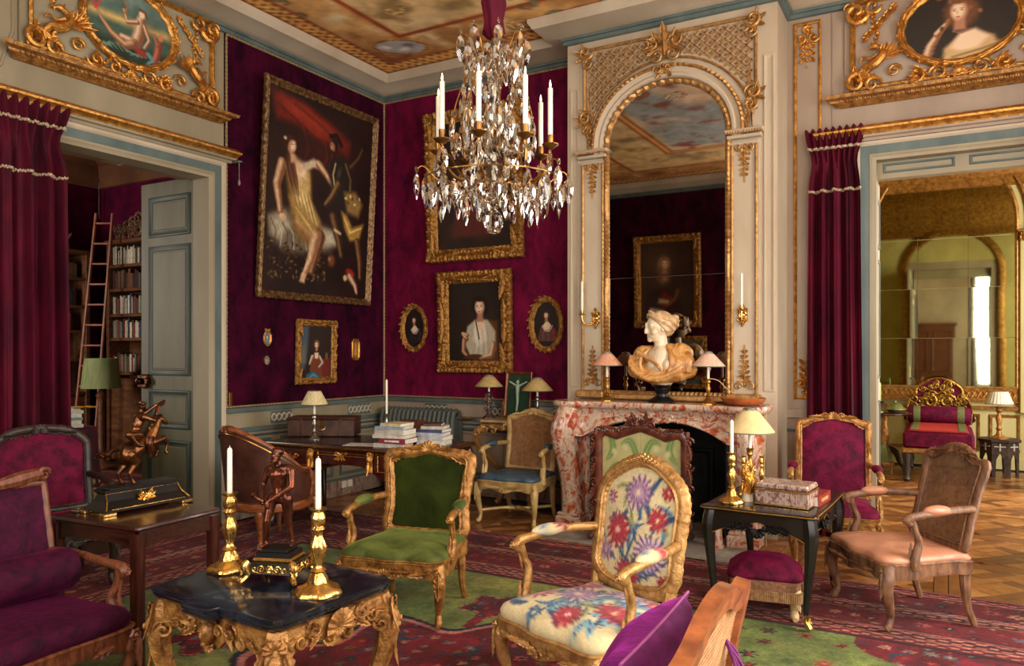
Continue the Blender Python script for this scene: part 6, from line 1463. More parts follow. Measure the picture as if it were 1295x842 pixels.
t = shade_lamp('console_lamp', 'ornate silver lamp with pale yellow shade left of the framed crucifix', (1.635, -.33, .876), .27, .05, (.145, .045, .105), M('openwork_silver', (150, 130, 116), (84, 66, 58), rough=.34, metal=.8, scale=30, bmp=.7), PARCH, rb=.07)
mb = MB(); rr = random.Random(2)
for i in range(16): mb.scroll((.03 * math.cos(i * 2.4), .03 * math.sin(i * 2.4), .03 + .013 * i), (math.cos(i * 2.4), math.sin(i * 2.4), 0), AZ, (-math.sin(i * 2.4), math.cos(i * 2.4), 0), .028, 1.3, .22)
mb.obj('scrollwork', MATS['openwork_silver'], t)
shade_lamp('console_lamp', 'silver lamp with pale yellow shade right of the framed crucifix', (2.22, -.38, .876), .24, .055, (.155, .045, .115), SILVER, PARCH, rb=.06)
CX = thing('framed_crucifix', 'ivory crucifix on green velvet in a narrow gilt frame leaning on the console', 'picture', (1.89, -.20, .88), R(3))
CXW, CXH = .30, .47
mb = MB(); mb.mould([(-CXW / 2, 0), (CXW / 2, 0), (CXW / 2, CXH), (-CXW / 2, CXH)], [(0, 0), (0, .016), (.010, .022), (.022, .014), (.03, .004), (.03, 0)], XZ(0)); mb.obj('frame', M('red_gilt_frame', (140, 84, 40), (86, 40, 22), rough=.4, metal=.4, scale=20), CX)
MB().box((0, .0, CXH / 2), (CXW - .04, .006, CXH - .04)).obj('green_velvet', M('green_ground', (24, 62, 34), (12, 40, 20), rough=.8, scale=12), CX, smooth=False)
mb = MB(); mb.box((0, -.008, CXH * .5), (.026, .012, .36), .002); mb.box((0, -.0085, CXH * .66), (.18, .011, .026), .002); mb.obj('cross', M('dark_cross', (70, 74, 40), (44, 48, 26), rough=.5), CX, smooth=False)
B = MB()
for a, b, ra, rb_ in (((0, .32), (0, .25), .024, .019), ((0, .25), (.006, .16), .019, .014), ((.006, .16), (0, .07), .014, .010), ((-.018, .325), (-.095, .365), .012, .009), ((.018, .325), (.095, .365), .012, .009)): capsule(B, (a[0], -.022, a[1]), (b[0], -.022, b[1]), ra, rb_, 8)
B.ell((-.004, -.024, .362), (.017, .016, .022)); fuse(B, 'ivory_figure', M('ivory', (176, 200, 172), (150, 176, 150), rough=.4), CX, .003, 1)
CX.rotation_euler = (R(-8), 0, R(3))
mb = MB(); mb.lathe([(.03, 0), (.032, .02), (.014, .04), (.022, .09), (.028, .13), (.012, .16), (.016, .18), (0, .19)], 18); tag(mb.obj('gilt_vase', GILTD), 'small dark gilt vase between the left console lamp and the crucifix', 'vase', loc=(1.70, -.14, .876))

# ---- on the mantelpiece
zm = 1.1185
shade_lamp('mantel_lamp', 'brass candlestick lamp with pink shade at the left of the mantelpiece', (3.085, -.70, zm), .21, .10, (.138, .036, .11), BRASS, PINKSH, rb=.062)
shade_lamp('mantel_lamp', 'brass candlestick lamp with pale pink shade at the right of the mantelpiece', (3.985, -.70, zm), .21, .10, (.138, .036, .11), BRASS, M('pale_pink_shade', (232, 196, 172), (212, 168, 142), rough=.65, scale=40, detail=5), rb=.062)
mb = MB(); mb.lathe([(.10, 0), (.115, .004), (.155, .022), (.172, .045), (.178, .06), (.172, .062), (.15, .03), (.10, .012), (0, .010)], 40); tag(mb.obj('wooden_bowl', M('terracotta_wood', (176, 98, 50), (136, 66, 30), rough=.4, scale=6)), 'shallow reddish wooden bowl at the right end of the mantelpiece', 'bowl', loc=(4.27, -.70, zm))
mb = MB(); stube(mb, [(3.99, -.68, 1.33), (4.05, -.62, 1.31), (4.12, -.56, 1.23), (4.26, -.52, 1.16), (4.40, -.62, 1.128), (4.46, -.74, 1.10), (4.47, -.80, 1.05), (4.46, -.83, .6), (4.47, -.80, .02)], .0035, 5, 7); tag(mb.obj('lamp_cord', M('cloth_cord', (206, 176, 120), rough=.7)), 'thin gold lamp cord trailing down the right side of the fireplace', 'cord')
BU = thing('marble_bust', 'antique bust of a woman in cream marble with ochre drapery on the mantelpiece', 'bust', (3.575, -.67, zm))
MB().lathe([(.115, 0), (.118, .012), (.11, .022), (.085, .03), (.075, .04), (.055, .05), (.048, .075), (.060, .085), (.062, .095), (.05, .105), (.055, .125), (.085, .145), (.08, .16)], 32).obj('socle', EBONY, BU)
B = MB(); zb_ = .16
for a, b, ra, rb_ in (((0, .0, zb_ + .06), (0, .005, zb_ + .20), .11, .135), ((-.14, .01, zb_ + .235), (.15, .015, zb_ + .235), .07, .07), ((.0, .01, zb_ + .25), (-.012, -.0, zb_ + .40), .062, .056), ((0, -.05, zb_ + .12), (0.01, -.04, zb_ + .24), .10, .085)): capsule(B, a, b, ra, rb_, 16)
for sx in (-1, 1): B.ell((sx * .065 + .02, -.10, zb_ + .155), (.055, .045, .055))
RH = Matrix.Translation((-.02, -.01, zb_ + .485)) @ Matrix.Rotation(R(-52), 4, 'Z') @ Matrix.Rotation(R(6), 4, 'X') @ Matrix.Scale(1.12, 4)
def he(c, r, n=14, m=10): B.ell((0, 0, 0), (1, 1, 1), n, m, RH @ Matrix.Translation(c) @ Matrix.Diagonal((*r, 1)))
he((0, .0, .015), (.076, .094, .098), 20, 14); he((0, -.045, -.055), (.054, .052, .056)); he((0, -.083, -.088), (.022, .02, .02)); he((0, -.098, -.018), (.011, .022, .026)); he((0, -.104, -.032), (.015, .018, .011)); he((0, -.092, .018), (.010, .02, .03))
for sx in (-1, 1): he((sx * .032, -.074, .020), (.024, .018, .010)); he((sx * .032, -.078, .003), (.013, .010, .009)); he((sx * .040, -.058, -.035), (.024, .026, .024)); he((sx * .074, .005, -.012), (.010, .018, .028))
he((0, -.089, -.058), (.020, .014, .006)); he((0, -.088, -.068), (.017, .014, .007))
fuse(B, 'head_and_chest', MARBW, BU, .0058, 4)
B = MB(); hp = lambda x, y, z: RH @ Vector((x, y, z))
def hb_(c, r): B.ell((0, 0, 0), (1, 1, 1), 16, 12, RH @ Matrix.Translation(c) @ Matrix.Diagonal((*r, 1)))
hb_((0, .020, .040), (.084, .098, .086)); hb_((0, .118, .03), (.052, .046, .052)); hb_((0, .06, -.02), (.074, .06, .06))
for k in range(8):          # waved strands swept back from the parting
    for f in (-1, 1):
        a = .18 + k * .17; stube(B, [hp(f * .008 * k, -.075 + .006 * k, .105 - .006 * k), hp(f * (.05 + .03 * math.sin(a)), -.058 + .012 * k, .085 - .016 * k), hp(f * (.088 - .002 * k), -.015 + .012 * k, .055 - .012 * k), hp(f * .083, .045 + .006 * k, .03 - .008 * k), hp(f * .04, .105, .02 - .004 * k)], [.012, .017, .014, .018, .012], 7, 4)
for k in range(7): a = k * .9; stube(B, [hp(.02 * math.cos(a), .13 + .02 * math.sin(a), .03), hp(.05 * math.cos(a), .14, .03 + .045 * math.sin(a)), hp(.045 * math.cos(a + .8), .115, .03 + .045 * math.sin(a + .8))], [.012, .016, .012], 6, 4)
stube(B, [hp(-.082, -.03, .075), hp(0, -.06, .128), hp(.082, -.03, .075)], [.010, .014, .010], 7, 5)
fuse(B, 'hair', M('warm_marble', (222, 190, 146), (176, 134, 88), rough=.4, scale=14), BU, .005, 2)
B = MB()
for a, b, ra, rb_ in (((-.17, .0, .415), (-.225, -.01, .28), .075, .078), ((-.19, -.03, .28), (-.02, -.07, .235), .082, .085), ((-.02, -.07, .235), (.18, -.03, .275), .085, .09), ((.16, .0, .43), (.225, -.01, .29), .085, .088), ((-.14, .06, .40), (.17, .06, .41), .09, .09), ((.07, .01, .455), (.18, -.01, .41), .055, .075), ((-.08, .03, .44), (-.17, 0, .42), .05, .07)): capsule(B, a, b, ra, rb_, 16)
for k in range(10):
    t_ = k / 9; stube(B, [(-.26 + .10 * t_, -.05, .40 - .05 * t_), (-.235 + .13 * t_, -.125, .31 - .06 * t_), (-.10 + .12 * t_, -.165 + .01 * t_, .215 + .0 * t_), (.06 + .10 * t_, -.14, .20 + .07 * t_), (.19 + .06 * t_, -.075, .27 + .08 * t_)], [.012, .019, .021, .019, .012], 8, 6)
for k in range(8): t_ = k / 7; stube(B, [(.075 + .15 * t_, -.055 + .03 * t_, .485 - .05 * t_), (.125 + .15 * t_, -.115 + .03 * t_, .37), (.10 + .17 * t_, -.13 + .035 * t_, .26)], [.014, .022, .014], 8, 6)
for k in range(4): stube(B, [(-.10 - .035 * k, -.055 + .012 * k, .455 - .012 * k), (-.15 - .035 * k, -.115 + .02 * k, .36), (-.13 - .035 * k, -.13 + .02 * k, .26)], [.014, .02, .012], 8, 6)
B.ell((-.175, -.085, .42), (.034, .032, .03)); stube(B, [(-.17, -.09, .42), (-.09, -.125, .385), (-.01, -.155, .345), (.06, -.165, .27)], [.018, .017, .016, .012], 8, 6)
fuse(B, 'drapery', ALAB, BU, .0062, 2)
def sconce(x, label, f):
    t = thing('wall_sconce', label, 'sconce', (x, -.475, 1.86), 0)
    mb = MB(); mb.rosette((0, -.004, 0), AX, AZ, AY, .045, 8, .4)
    for a in (0, 180, 35, -35, 145, 215): mb.leaf((0, -.004, 0), (math.sin(R(a)), 0, math.cos(R(a))), AY, .11 if a in (0, 180) else .075, .05, .5, 5)
    mb.obj('backplate', ORMOLU, t)
    mb = MB(); stube(mb, [(0, -.02, -.02), (f * .03, -.06, -.06), (f * .08, -.09, -.05), (f * .10, -.10, .0), (f * .10, -.10, .03)], [.008, .009, .008, .007, .009], 8, 6); ar = mb.obj('arm', ORMOLU, t)
    MB().lathe([(.008, 0), (.034, .008), (.036, .012), (.012, .014), (.015, .02), (.016, .05), (.012, .05)], 16, (f * .10, -.10, .026)).obj('nozzle', ORMOLU, ar)
    candle((x + f * .10, -.575, 1.86 + .072), .27, 'slim white candle in the %s wall sconce of the mirror' % ('left' if x < 3.5 else 'right'), .0115)
sconce(2.885, 'gilt wall sconce with one candle left of the arched mirror', -1); sconce(4.215, 'gilt wall sconce with one candle right of the arched mirror', .12)

# ---- fire screen in carved walnut
FS = thing('fire_screen', 'carved walnut fire screen with green floral silk panel before the fireplace', 'fire screen', (3.53, -1.06, .02), R(2)); FS.scale = (1, 1, 1.04)
fw_, fh_ = .385, .86
o1 = [(-fw_, .12), (fw_, .12), (fw_, .80), (fw_ * .86, .865), (fw_ * .55, .83), (.13, .86), (0, .90), (-.13, .86), (-fw_ * .55, .83), (-fw_ * .86, .865), (-fw_, .80)]
WAL = M('screen_walnut', (112, 54, 34), (66, 28, 18), rough=.3, scale=6, stretch=(3, 3, 2), coat=.3, bmp=.15)
od = []
for i in range(len(o1)):
    a, b = o1[i], o1[(i + 1) % len(o1)]; k = max(1, int(math.hypot(b[0] - a[0], b[1] - a[1]) / .05)); od += [(a[0] + (b[0] - a[0]) * j / k, a[1] + (b[1] - a[1]) * j / k) for j in range(k)]
mb = MB(); mb.mould(od, [(-.012, -.02), (-.015, .012), (0, .03), (.025, .034), (.05, .02), (.058, .0), (.05, -.02)], XZ(0)); mb.obj('frame', WAL, FS)
mb = MB(); c = (0, -.03, .905)
mb.shell(c, AX, AZ, AY, .05, 9, .4)
for f in (-1, 1):
    mb.scroll((f * .085, -.03, .895), (f, 0, 0), AZ, AY, .04, 1.4, .26); mb.scroll((f * .16, -.03, .865), (-f, 0, 0), (0, 0, -1), AY, .035, 1.3, .26)
    for a in (20, 55, 95): mb.leaf((f * .03, -.03, .90), (f * math.sin(R(a)), 0, math.cos(R(a))), AY, .12, .05, .6, 5)
    for q_ in (.2, .27): mb.leaf((f * q_, -.032, .855), (f, 0, .15), AY, .11, .045, .5, 5)
mb.obj('crest', WAL, FS)
for f in (-1, 1):
    mb = MB()
    for k, z in enumerate((.78, .60, .42, .26)):
        mb.scroll((f * (fw_ + .015), -.02, z), (f, 0, 0), (0, 0, (-1) ** k), AY, .042, 1.4, .25); mb.leaf((f * (fw_ + .01), -.025, z - .02), (f * .25, 0, -1), AY, .13, .05, .5, 5)
    mb.tube([(f * fw_, -.01, .1), (f * fw_, -.01, .86)], .02, 6); mb.obj('side_carving', WAL, FS)
    mb = MB(); stube(mb, [(f * .33, .0, .14), (f * .36, -.04, .08), (f * .36, -.14, .05), (f * .37, -.2, .018)], [.03, .034, .026, .022], 9, 5); stube(mb, [(f * .33, .0, .14), (f * .36, .04, .08), (f * .36, .14, .05), (f * .37, .2, .018)], [.03, .034, .026, .022], 9, 5); mb.scroll((f * .37, -.2, .03), AY, AZ, AX, .03, 1.3, .3); mb.obj('foot', WAL, FS)
def silk(p):
    p.c[:] = (166, 156, 98); p.grain(.12, .12, 3)
    for sx in (-1, 1):
        f = lambda a, b: (50 + sx * a, b)
        for pts, w in (([(6, 130), (14, 100), (30, 84), (40, 60), (30, 46), (18, 56)], 4), ([(4, 90), (10, 60), (6, 34), (14, 16), (24, 20)], 3.4), ([(40, 120), (34, 96), (44, 80)], 4), ([(44, 40), (36, 26), (40, 10)], 3.6), ([(20, 110), (28, 118), (40, 112)], 3)):
            P_ = spline2([f(a, b) for a, b in pts], 5, False); p.st(P_, [w * (.5 + math.sin(PI * i / len(P_))) for i in range(len(P_))], (92, 118, 52), .5); p.st(P_, w * .35, (132, 150, 82), .6)
        for a, b in ((12, 46), (26, 66), (34, 30), (14, 78), (36, 100), (20, 24)): p.ell(*f(a, b), 4.5, 6, (186, 176, 124), sx * 25, .5)
        for a, b in ((36, 62), (39, 66), (34, 67), (8, 112), (11, 108)): p.ell(*f(a, b), 2.3, 2.3, (150, 30, 56), 0, .4)
    p.c *= np.where(abs(p.x - 50) < 1.2, .9, 1)[:, None]
canvas('silk_panel', .66, .72, 60, 70, silk, FS, -.004, .155, m=painted('silk', .55, sheen=.4))
mb = MB(); mb.box((0, .02, .5), (.70, .006, .72)); mb.obj('backing', WAL, FS, smooth=False)

# ---- black lacquer table
LT = thing('lacquer_table', 'black lacquer table with gold edged apron and gilt feet beside the tan leather chair', 'table', (4.785, -2.11, .009), R(-3))
lx, ly, lz = .325, .465, .645
lp = spline2([(0, -ly), (.2, -ly + .008), (.29, -ly + .004), (.325, -ly + .03), (.315, -ly + .1), (.318, 0), (.315, ly - .1), (.325, ly - .03), (.29, ly - .004), (0, ly), (-.29, ly - .004), (-.325, ly - .03), (-.315, ly - .1), (-.318, 0), (-.315, -ly + .1), (-.325, -ly + .03), (-.29, -ly + .004), (-.2, -ly + .008)], 4)
top_slab(lp, [(.96, lz - .028), (1.0, lz - .022), (1.01, lz - .010), (1.0, lz - .003), (.965, lz)]).obj('table_top', LACQ, LT, angle=40)
MB().tube([(a * 1.012, b * 1.008, lz - .012) for a, b in lp], .003, 5, closed=True).obj('gold_edge_line', GILT, LT)
def apron(mp, hw_, nm):
    mb = MB(); n = 36; vs = []; line = []
    for i in range(n + 1):
        u = i / n * 2 - 1; e = abs(u); low = .10 if e > .86 else (.075 if e > .5 else .055)
        zl = lz - .028 - np.interp(e, [0, .10, .22, .26, .40, .62, .70, .80, .90, 1], [.045, .05, .085, .10, .095, .092, .10, .11, .125, .14]); line.append((u * hw_, zl))
        vs += [mp(u * hw_, zl, .0), mp(u * hw_, lz - .028, .0), mp(u * hw_, lz - .028, -.018), mp(u * hw_, zl, -.018)]
    mb.add(vs, [(i * 4 + k, (i + 1) * 4 + k, (i + 1) * 4 + (k + 1) % 4, i * 4 + (k + 1) % 4) for i in range(n) for k in range(4)]); a_ = mb.obj(nm, LACQ, LT, smooth=False)
    MB().tube([mp(x, z, .004) for x, z in line], .0028, 5).obj('gold_line', GILT, a_)
    mb = MB(); c = mp(0, lz - .10, .004); ax_ = Vector(mp(1, 0, 0)) - Vector(mp(0, 0, 0)); az_ = Vector(mp(0, 0, 1)) - Vector(mp(0, 0, 0))
    mb.shell(Vector(c) - Vector((0, 0, .01)), ax_, (0, 0, -1), az_, .05, 7, .4)
    for f in (-1, 1):
        for q_ in (.03, .09): mb.leaf(Vector(c) + ax_ * (f * q_), ax_ * f + Vector((0, 0, -.2)), az_, .10, .05, .5, 5)
    mb.obj('carved_shell', CARVB, LT)
apron(lambda a, b, h: (a, -ly + .035 - h, b), .275, 'front_apron'); apron(lambda a, b, h: (.285 + h, a, b), .41, 'side_apron'); apron(lambda a, b, h: (-.285 - h, a, b), .41, 'side_apron')
for sx in (-1, 1):
    for sy in (-1, 1):
        x, y = sx * .275, sy * (ly - .06)
        mb = MB(); stube(mb, [(x, y, lz - .03), (x * 1.04, y * 1.02, lz - .12), (x * 1.02, y * 1.01, .38), (x * .95, y * .985, .17), (x * .94, y * .985, .07), (x * 1.03, y * 1.02, .02)], [.038, .042, .030, .02, .016, .018], 8, 6, asp=(1, 1)); lg = mb.obj('leg', LACQ, LT)
        mb = MB(); stube(mb, [(x * .95, y * .99, .085), (x * .96, y * .995, .05), (x * 1.05, y * 1.03, .014)], [.02, .022, .018], 8, 4); mb.leaf((x * .98, y * 1.03, .04), (0, 0, 1), (sx, sy, 0), .06, .03, .3, 4); mb.obj('gilt_foot', ORMOLU, lg)
zl_ = lz + .0095
candlestick('brass_candlestick', 'brass candlestick at the near left corner of the black lacquer table', (4.59, -2.42, zl_), .30, ORMOLU, .072)
candle((4.59, -2.42, zl_ + .292), .20, 'white candle in the brass candlestick on the black lacquer table')
shade_lamp('parchment_lamp', 'brass candlestick lamp with parchment cone shade on the black lacquer table', (4.60, -1.98, zl_), .28, .10, (.155, .042, .145), BRASS, M('parchment_light', (224, 200, 144), (204, 176, 118), rough=.65, scale=14, detail=6), rb=.06)
t = thing('gilt_figures', 'small gilt group of tapering figures on a marble block beside the stone casket', 'ornament', (4.66, -2.30, zl_))
MB().lathe([(.042, 0), (.043, .01), (.04, .04), (.043, .046), (.0, .047)], 24).obj('marble_block', MARBW, t)
for i, (x, y, h) in enumerate(((0, 0, .20), (.03, .02, .16), (-.025, .02, .17), (.005, -.025, .13))):
    mb = MB(); stube(mb, [(x, y, .045), (x + .008, y, .045 + h * .4), (x - .006, y, .045 + h * .7), (x, y, .045 + h)], [.018, .015, .012, .004], 8, 5, lobes=(5, .15)); mb.ell((x, y, .045 + h * .86), (.010, .010, .012)); mb.obj('gilt_figure', ORMOLU, t)
for k, (x, y) in enumerate(((4.60, -2.16), (4.70, -2.12))): candlestick('small_candlestick', ('slender gilt candlestick behind the gilt figures on the lacquer table', 'slender gilt candlestick nearest the stone casket on the lacquer table')[k], (x, y, zl_), .25, ORMOLU, .04, swirl=False)
CK = thing('stone_casket', 'casket of mottled grey-pink stone in gilt mounts on the black lacquer table', 'casket', (4.88, -2.30, zl_), R(-6))
STN = marble('petrified_stone', [(.25, (52, 40, 38)), (.42, (120, 88, 78)), (.55, (186, 160, 146)), (.66, (96, 70, 62)), (.8, (160, 140, 132))], 30, .12, 1.0)
cw, cdp = .15, .22
MB().box((0, 0, .048), (cw * 2, cdp, .076), .002).obj('body', STN, CK, smooth=False)
MB().box((0, 0, .115), (cw * 2, cdp, .034), .010).obj('lid', STN, CK, smooth=False)
for z in (.008, .092): MB().tube([(sx * (cw + .002), sy * (cdp / 2 + .002), z) for sx, sy in ((-1, -1), (1, -1), (1, 1), (-1, 1))], .0055, 6, closed=True).obj('gilt_band', ORMOLU, CK)
for sx in (-1, 1):
    for sy in (-1, 1): MB().box((sx * (cw - .012), sy * (cdp / 2 - .012), .004), (.022, .022, .008), .002).obj('foot', ORMOLU, CK, smooth=False)
book('red_book', 'thick old red leather book at the right edge of the lacquer table', (5.035, -2.16, zl_), R(84), .28, .075, .06, (150, 44, 34), (190, 150, 90))
# ---- footstool and things by the hearth
FT = thing('footstool', 'crimson velvet footstool with fringe on carved cream feet under the lacquer table', 'footstool', (4.755, -2.29, .009), R(10))
fp = rounded_top(.21, .17, .05, 5)
cushion(fp, .22, .045, .08).obj('cushion', VCRIM, FT, angle=70)
top_slab(fp, [(.93, .135), (.95, .14), (.96, .22), (.9, .222)]).obj('braided_band', M('brocade', (150, 104, 74), (110, 70, 46), rough=.8, scale=60, bmp=.5), FT)
mb = MB(); n = 150; fp2 = rounded_top(.205, .165, .05, 8); fq = np.array(fp2 + fp2[:1]); cum = np.concatenate([[0], np.cumsum(np.hypot(*np.diff(fq, axis=0).T))])
for i in range(n):
    x, y = float(np.interp(i / n * cum[-1], cum, fq[:, 0])), float(np.interp(i / n * cum[-1], cum, fq[:, 1]))
    mb.tube([(x * 1.03, y * 1.03, .165), (x * 1.05, y * 1.05, .105)], [.005, .007], 4)
mb.obj('fringe', M('gold_fringe', (166, 126, 82), (120, 84, 50), rough=.8, scale=40), FT, kind='stuff')
for sx in (-1, 1):
    for sy in (-1, 1):
        mb = MB(); x, y = sx * .165, sy * .12; stube(mb, [(x, y, .17), (x * 1.03, y * 1.05, .13), (x, y, .08), (x * .98, y, .05), (x * 1.0, y - .02, .022), (x * 1.02, y - .05, .014)], [.036, .042, .03, .022, .026, .014], 10, 5); mb.leaf((x * 1.1, y - .02, .15), (0, 0, -1), (sx, -1, 0), .10, .045, .4, 4); mb.obj('leg', M('cream_carved_leg', (218, 190, 140), (180, 148, 100), rough=.5, scale=14), FT)
mb = MB(); mb.lathe([(.05, 0), (.052, .03), (.045, .032), (.03, .27), (.022, .28), (0, .285)], 20); tag(mb.obj('marble_obelisk', MARB), 'short tapering red marble column standing on the hearth', 'column', loc=(4.13, -.98, .012))
mb = MB(); stube(mb, [(0, 0, .02), (-.02, 0, .10), (.02, 0, .19), (-.01, 0, .27), (.03, 0, .33)], [.03, .024, .03, .022, .02], 10, 6); mb.box((0, 0, .02), (.16, .10, .04), .01); mb.tube([(0, .0, .12), (0, .40, .12)], .012, 6); mb.rosette((0, -.03, .17), AX, AZ, AY, .035, 6, .5); tag(mb.obj('firedog', BRONZE), 'scrolled dark bronze firedog at the right of the hearth', 'firedog', loc=(4.03, -.70, .013))
# ================================================================== PICTURES, CHANDELIER, CURTAINS
SK, SKD, SKL = (214, 170, 130), (130, 80, 52), (236, 204, 168)
def paint_rescue(p):          # seated woman, armoured man, red drapery, dark grotto
    p.c[:] = (34, 17, 13); p.grain(.4, .06, 2); p.ell(52, 34, 46, 26, (62, 22, 17), 0, .9); p.ell(12, 60, 18, 40, (44, 26, 18), 0, .9)
    p.poly([(2, 3), (30, 4), (56, 12), (76, 20), (74, 30), (60, 26), (46, 26), (26, 20), (6, 20)], (112, 30, 20), 6); p.poly([(10, 5), (36, 9), (62, 18), (44, 22), (20, 15)], (150, 50, 32), 8)
    for pts in ([(4, 8), (24, 16), (44, 24)], [(20, 5), (44, 13), (72, 24)], [(50, 24), (54, 36), (46, 48)], [(60, 26), (56, 40), (60, 52)], [(30, 20), (36, 34), (30, 46)]): p.st(pts, [1.6, 1.2, .4], (150, 58, 36), 1, .35); p.st([(x + 2, y + 2) for x, y in pts], [1.8, 1.8, .8], (44, 14, 11), 1, .4)
    p.poly([(3, 82), (16, 76), (34, 80), (62, 84), (70, 92), (60, 100), (34, 104), (16, 104), (6, 96)], (112, 98, 78), 6); p.poly([(4, 84), (16, 79), (22, 86), (14, 96), (5, 94)], (176, 162, 136), 6); p.poly([(46, 84), (62, 86), (68, 94), (54, 97)], (190, 176, 148), 5)
    for q in range(6): p.st([(5 + q * 5, 84 + q), (10 + q * 5, 92), (8 + q * 6, 102)], .9, ((74, 60, 46), (200, 186, 158))[q % 2], 1, .8)
    rr = random.Random(4)
    for q in range(150):
        x, y = rr.uniform(3, 56), 122 - 24 * rr.random() ** 1.4; p.ell(x, y, 2.0, 1.0, ((82, 62, 38), (24, 15, 11), (112, 88, 54), (52, 36, 24))[q % 4], rr.uniform(0, 180), .6)
    p.limb([(13, 48), (9, 62), (13, 79)], [4.6, 4, 2.8], (230, 192, 150), SKD); p.ell(15, 82, 3.6, 2.4, SK, 20)
    p.poly([(15, 47), (24, 44), (38, 45), (40, 58), (40, 68), (50, 80), (54, 92), (46, 99), (34, 97), (24, 88), (20, 70)], (132, 98, 48), 4)
    for k, c in enumerate(((164, 128, 68), (206, 170, 100), (228, 196, 128))): p.poly([(24 + k, 58 + k * 2), (34, 54 + k * 3), (38 - k, 68), (46 - k, 80 + k), (44 - k, 92 - k * 2), (32, 88 - k * 2), (26 + k, 72)], c, 9)
    for q in range(10): p.st([(22 + q * 1.8, 60 + q * .6), (28 + q * 2.0, 76 + q * .8), (36 + q * 1.6, 92 + q * .2)], [.4, 1.0, .5], ((104, 74, 36), (236, 206, 138))[q % 2], 1.0, .75)
    p.poly([(17, 46), (25, 42), (35, 45), (36, 54), (28, 60), (20, 56)], (226, 186, 144), 5); p.ell(31, 51, 4, 3.6, SKL, 0, .9); p.ell(23, 52, 3.4, 3.4, SKL, 0, .9); p.poly([(20, 52), (28, 57), (37, 50), (38, 60), (24, 66)], (206, 172, 106), 4)
    p.st([(33, 46), (41, 42), (48, 43)], [3.6, 4.2, 3.2], (204, 180, 146), .6); p.limb([(46, 42), (54, 48), (60, 54)], [3.6, 3, 2.2], (232, 196, 156), SKD); p.ell(61, 55, 2.2, 2.6, SK)
    p.limb([(36, 86), (50, 91), (46, 106), (43, 116)], [6.4, 5.6, 4, 2.6], (196, 148, 106), (92, 54, 34)); p.limb([(32, 84), (46, 92), (42, 108), (36, 119)], [6.6, 6, 4.2, 2.4], (236, 200, 158), (150, 98, 66)); p.poly([(34, 117), (38, 118), (37, 124), (32, 123)], SK, 2)
    p.poly([(20, 68), (34, 74), (46, 84), (42, 92), (30, 86)], (168, 130, 68), 5); p.st([(26, 74), (38, 84), (44, 90)], [1, 2, .8], (224, 190, 122), 1, .8)
    for dx in range(4): p.st([(18 + dx * 1.5, 32), (16 + dx * 2, 44), (20 + dx * 2, 56), (24 + dx * 1.5, 66)], [2.4, 2.2, 1.6, .4], ((58, 28, 17), (92, 50, 28))[dx % 2], .8, .9)
    p.ell(20.5, 35.5, 4.2, 5.4, (176, 124, 92), 20, .3); p.ell(21.6, 35, 3.2, 4.6, SKL, 20, .6); p.st([(15, 36), (17, 29.5), (22, 29)], [2.4, 2, 1.2], (62, 30, 18), .7); p.ell(14.5, 31, 2, 1.6, (196, 176, 146), 0, .6)
    for ex, ey in ((21.0, 33.8), (23.8, 33.2)): p.ell(ex, ey, .8, .45, (56, 32, 24))
    p.ell(23, 38.4, 1.1, .5, (156, 62, 52)); p.st([(22.8, 34), (24, 36.4)], .4, (176, 116, 84), 1, .8); p.poly([(19, 39), (24, 40), (26, 45), (20, 46)], (206, 160, 122), 2)
    p.poly([(56, 36), (70, 32), (80, 44), (80, 66), (68, 74), (58, 58)], (34, 27, 23), 5); p.st([(62, 38), (60, 46), (62, 54)], 1.3, (188, 164, 118), .9); p.ell(66, 44, 3, 7, (78, 62, 46), 20, .9); p.st([(72, 36), (78, 46), (78, 54)], 1.4, (120, 88, 50), .9)
    p.ell(60, 25.5, 4.6, 6.2, (28, 16, 12), 0, .4); p.ell(58.4, 27, 3.2, 4.6, (150, 98, 70), -10, .5); p.ell(57.4, 26.4, 2, 3.4, (196, 140, 104), -10, .8); p.ell(57, 25.6, .6, .4, (30, 18, 14)); p.st([(57, 30), (60, 31)], 1.2, (40, 22, 16), .7); p.st([(56, 20), (62, 18), (67, 24)], 2.2, (24, 14, 12), .6)
    p.limb([(66, 52), (60, 62), (54, 68)], [3.6, 3.4, 2.4], (150, 112, 62), (54, 34, 22)); p.limb([(78, 38), (86, 30), (90, 22)], [2.8, 2.4, 1.8], (96, 66, 44), (36, 22, 16))
    p.poly([(72, 56), (84, 54), (92, 62), (88, 72), (76, 70)], (146, 112, 62), 4)
    for q in range(7): p.ell(74 + q * 2.4, 60 + 3 * math.sin(q * 2), 2, 1.4, ((222, 192, 130), (96, 66, 36))[q % 2], q * 40, .7)
    p.poly([(70, 70), (76, 72), (82, 80), (94, 76), (90, 88), (80, 90), (74, 82)], (178, 136, 62), 3); p.st([(73, 74), (80, 84), (92, 79)], [.6, 1.6, .6], (230, 196, 120), .9); p.limb([(62, 76), (68, 90), (72, 102)], [4.6, 3.8, 2.6], (140, 96, 58), (52, 32, 22)); p.st([(64, 84), (70, 86)], 1.6, (206, 180, 136), .8); p.limb([(88, 90), (92, 104), (93, 116)], [3.8, 3.2, 2.2], (150, 104, 62), (60, 36, 24))
    p.ell(62, 106, 5, 6, (112, 64, 38), 0, .6); p.ell(60, 105, 2, 2.4, (168, 112, 70), 0, .8); p.ell(82, 113, 6, 3.4, (158, 36, 24), 20, .4); p.limb([(82, 116), (88, 122), (90, 127)], [3.4, 2.6, 1.8], SKL, SKD); p.ell(77, 117, 2.8, 3, SK, 0, .5)
    p.grain(.14, .5, 8)
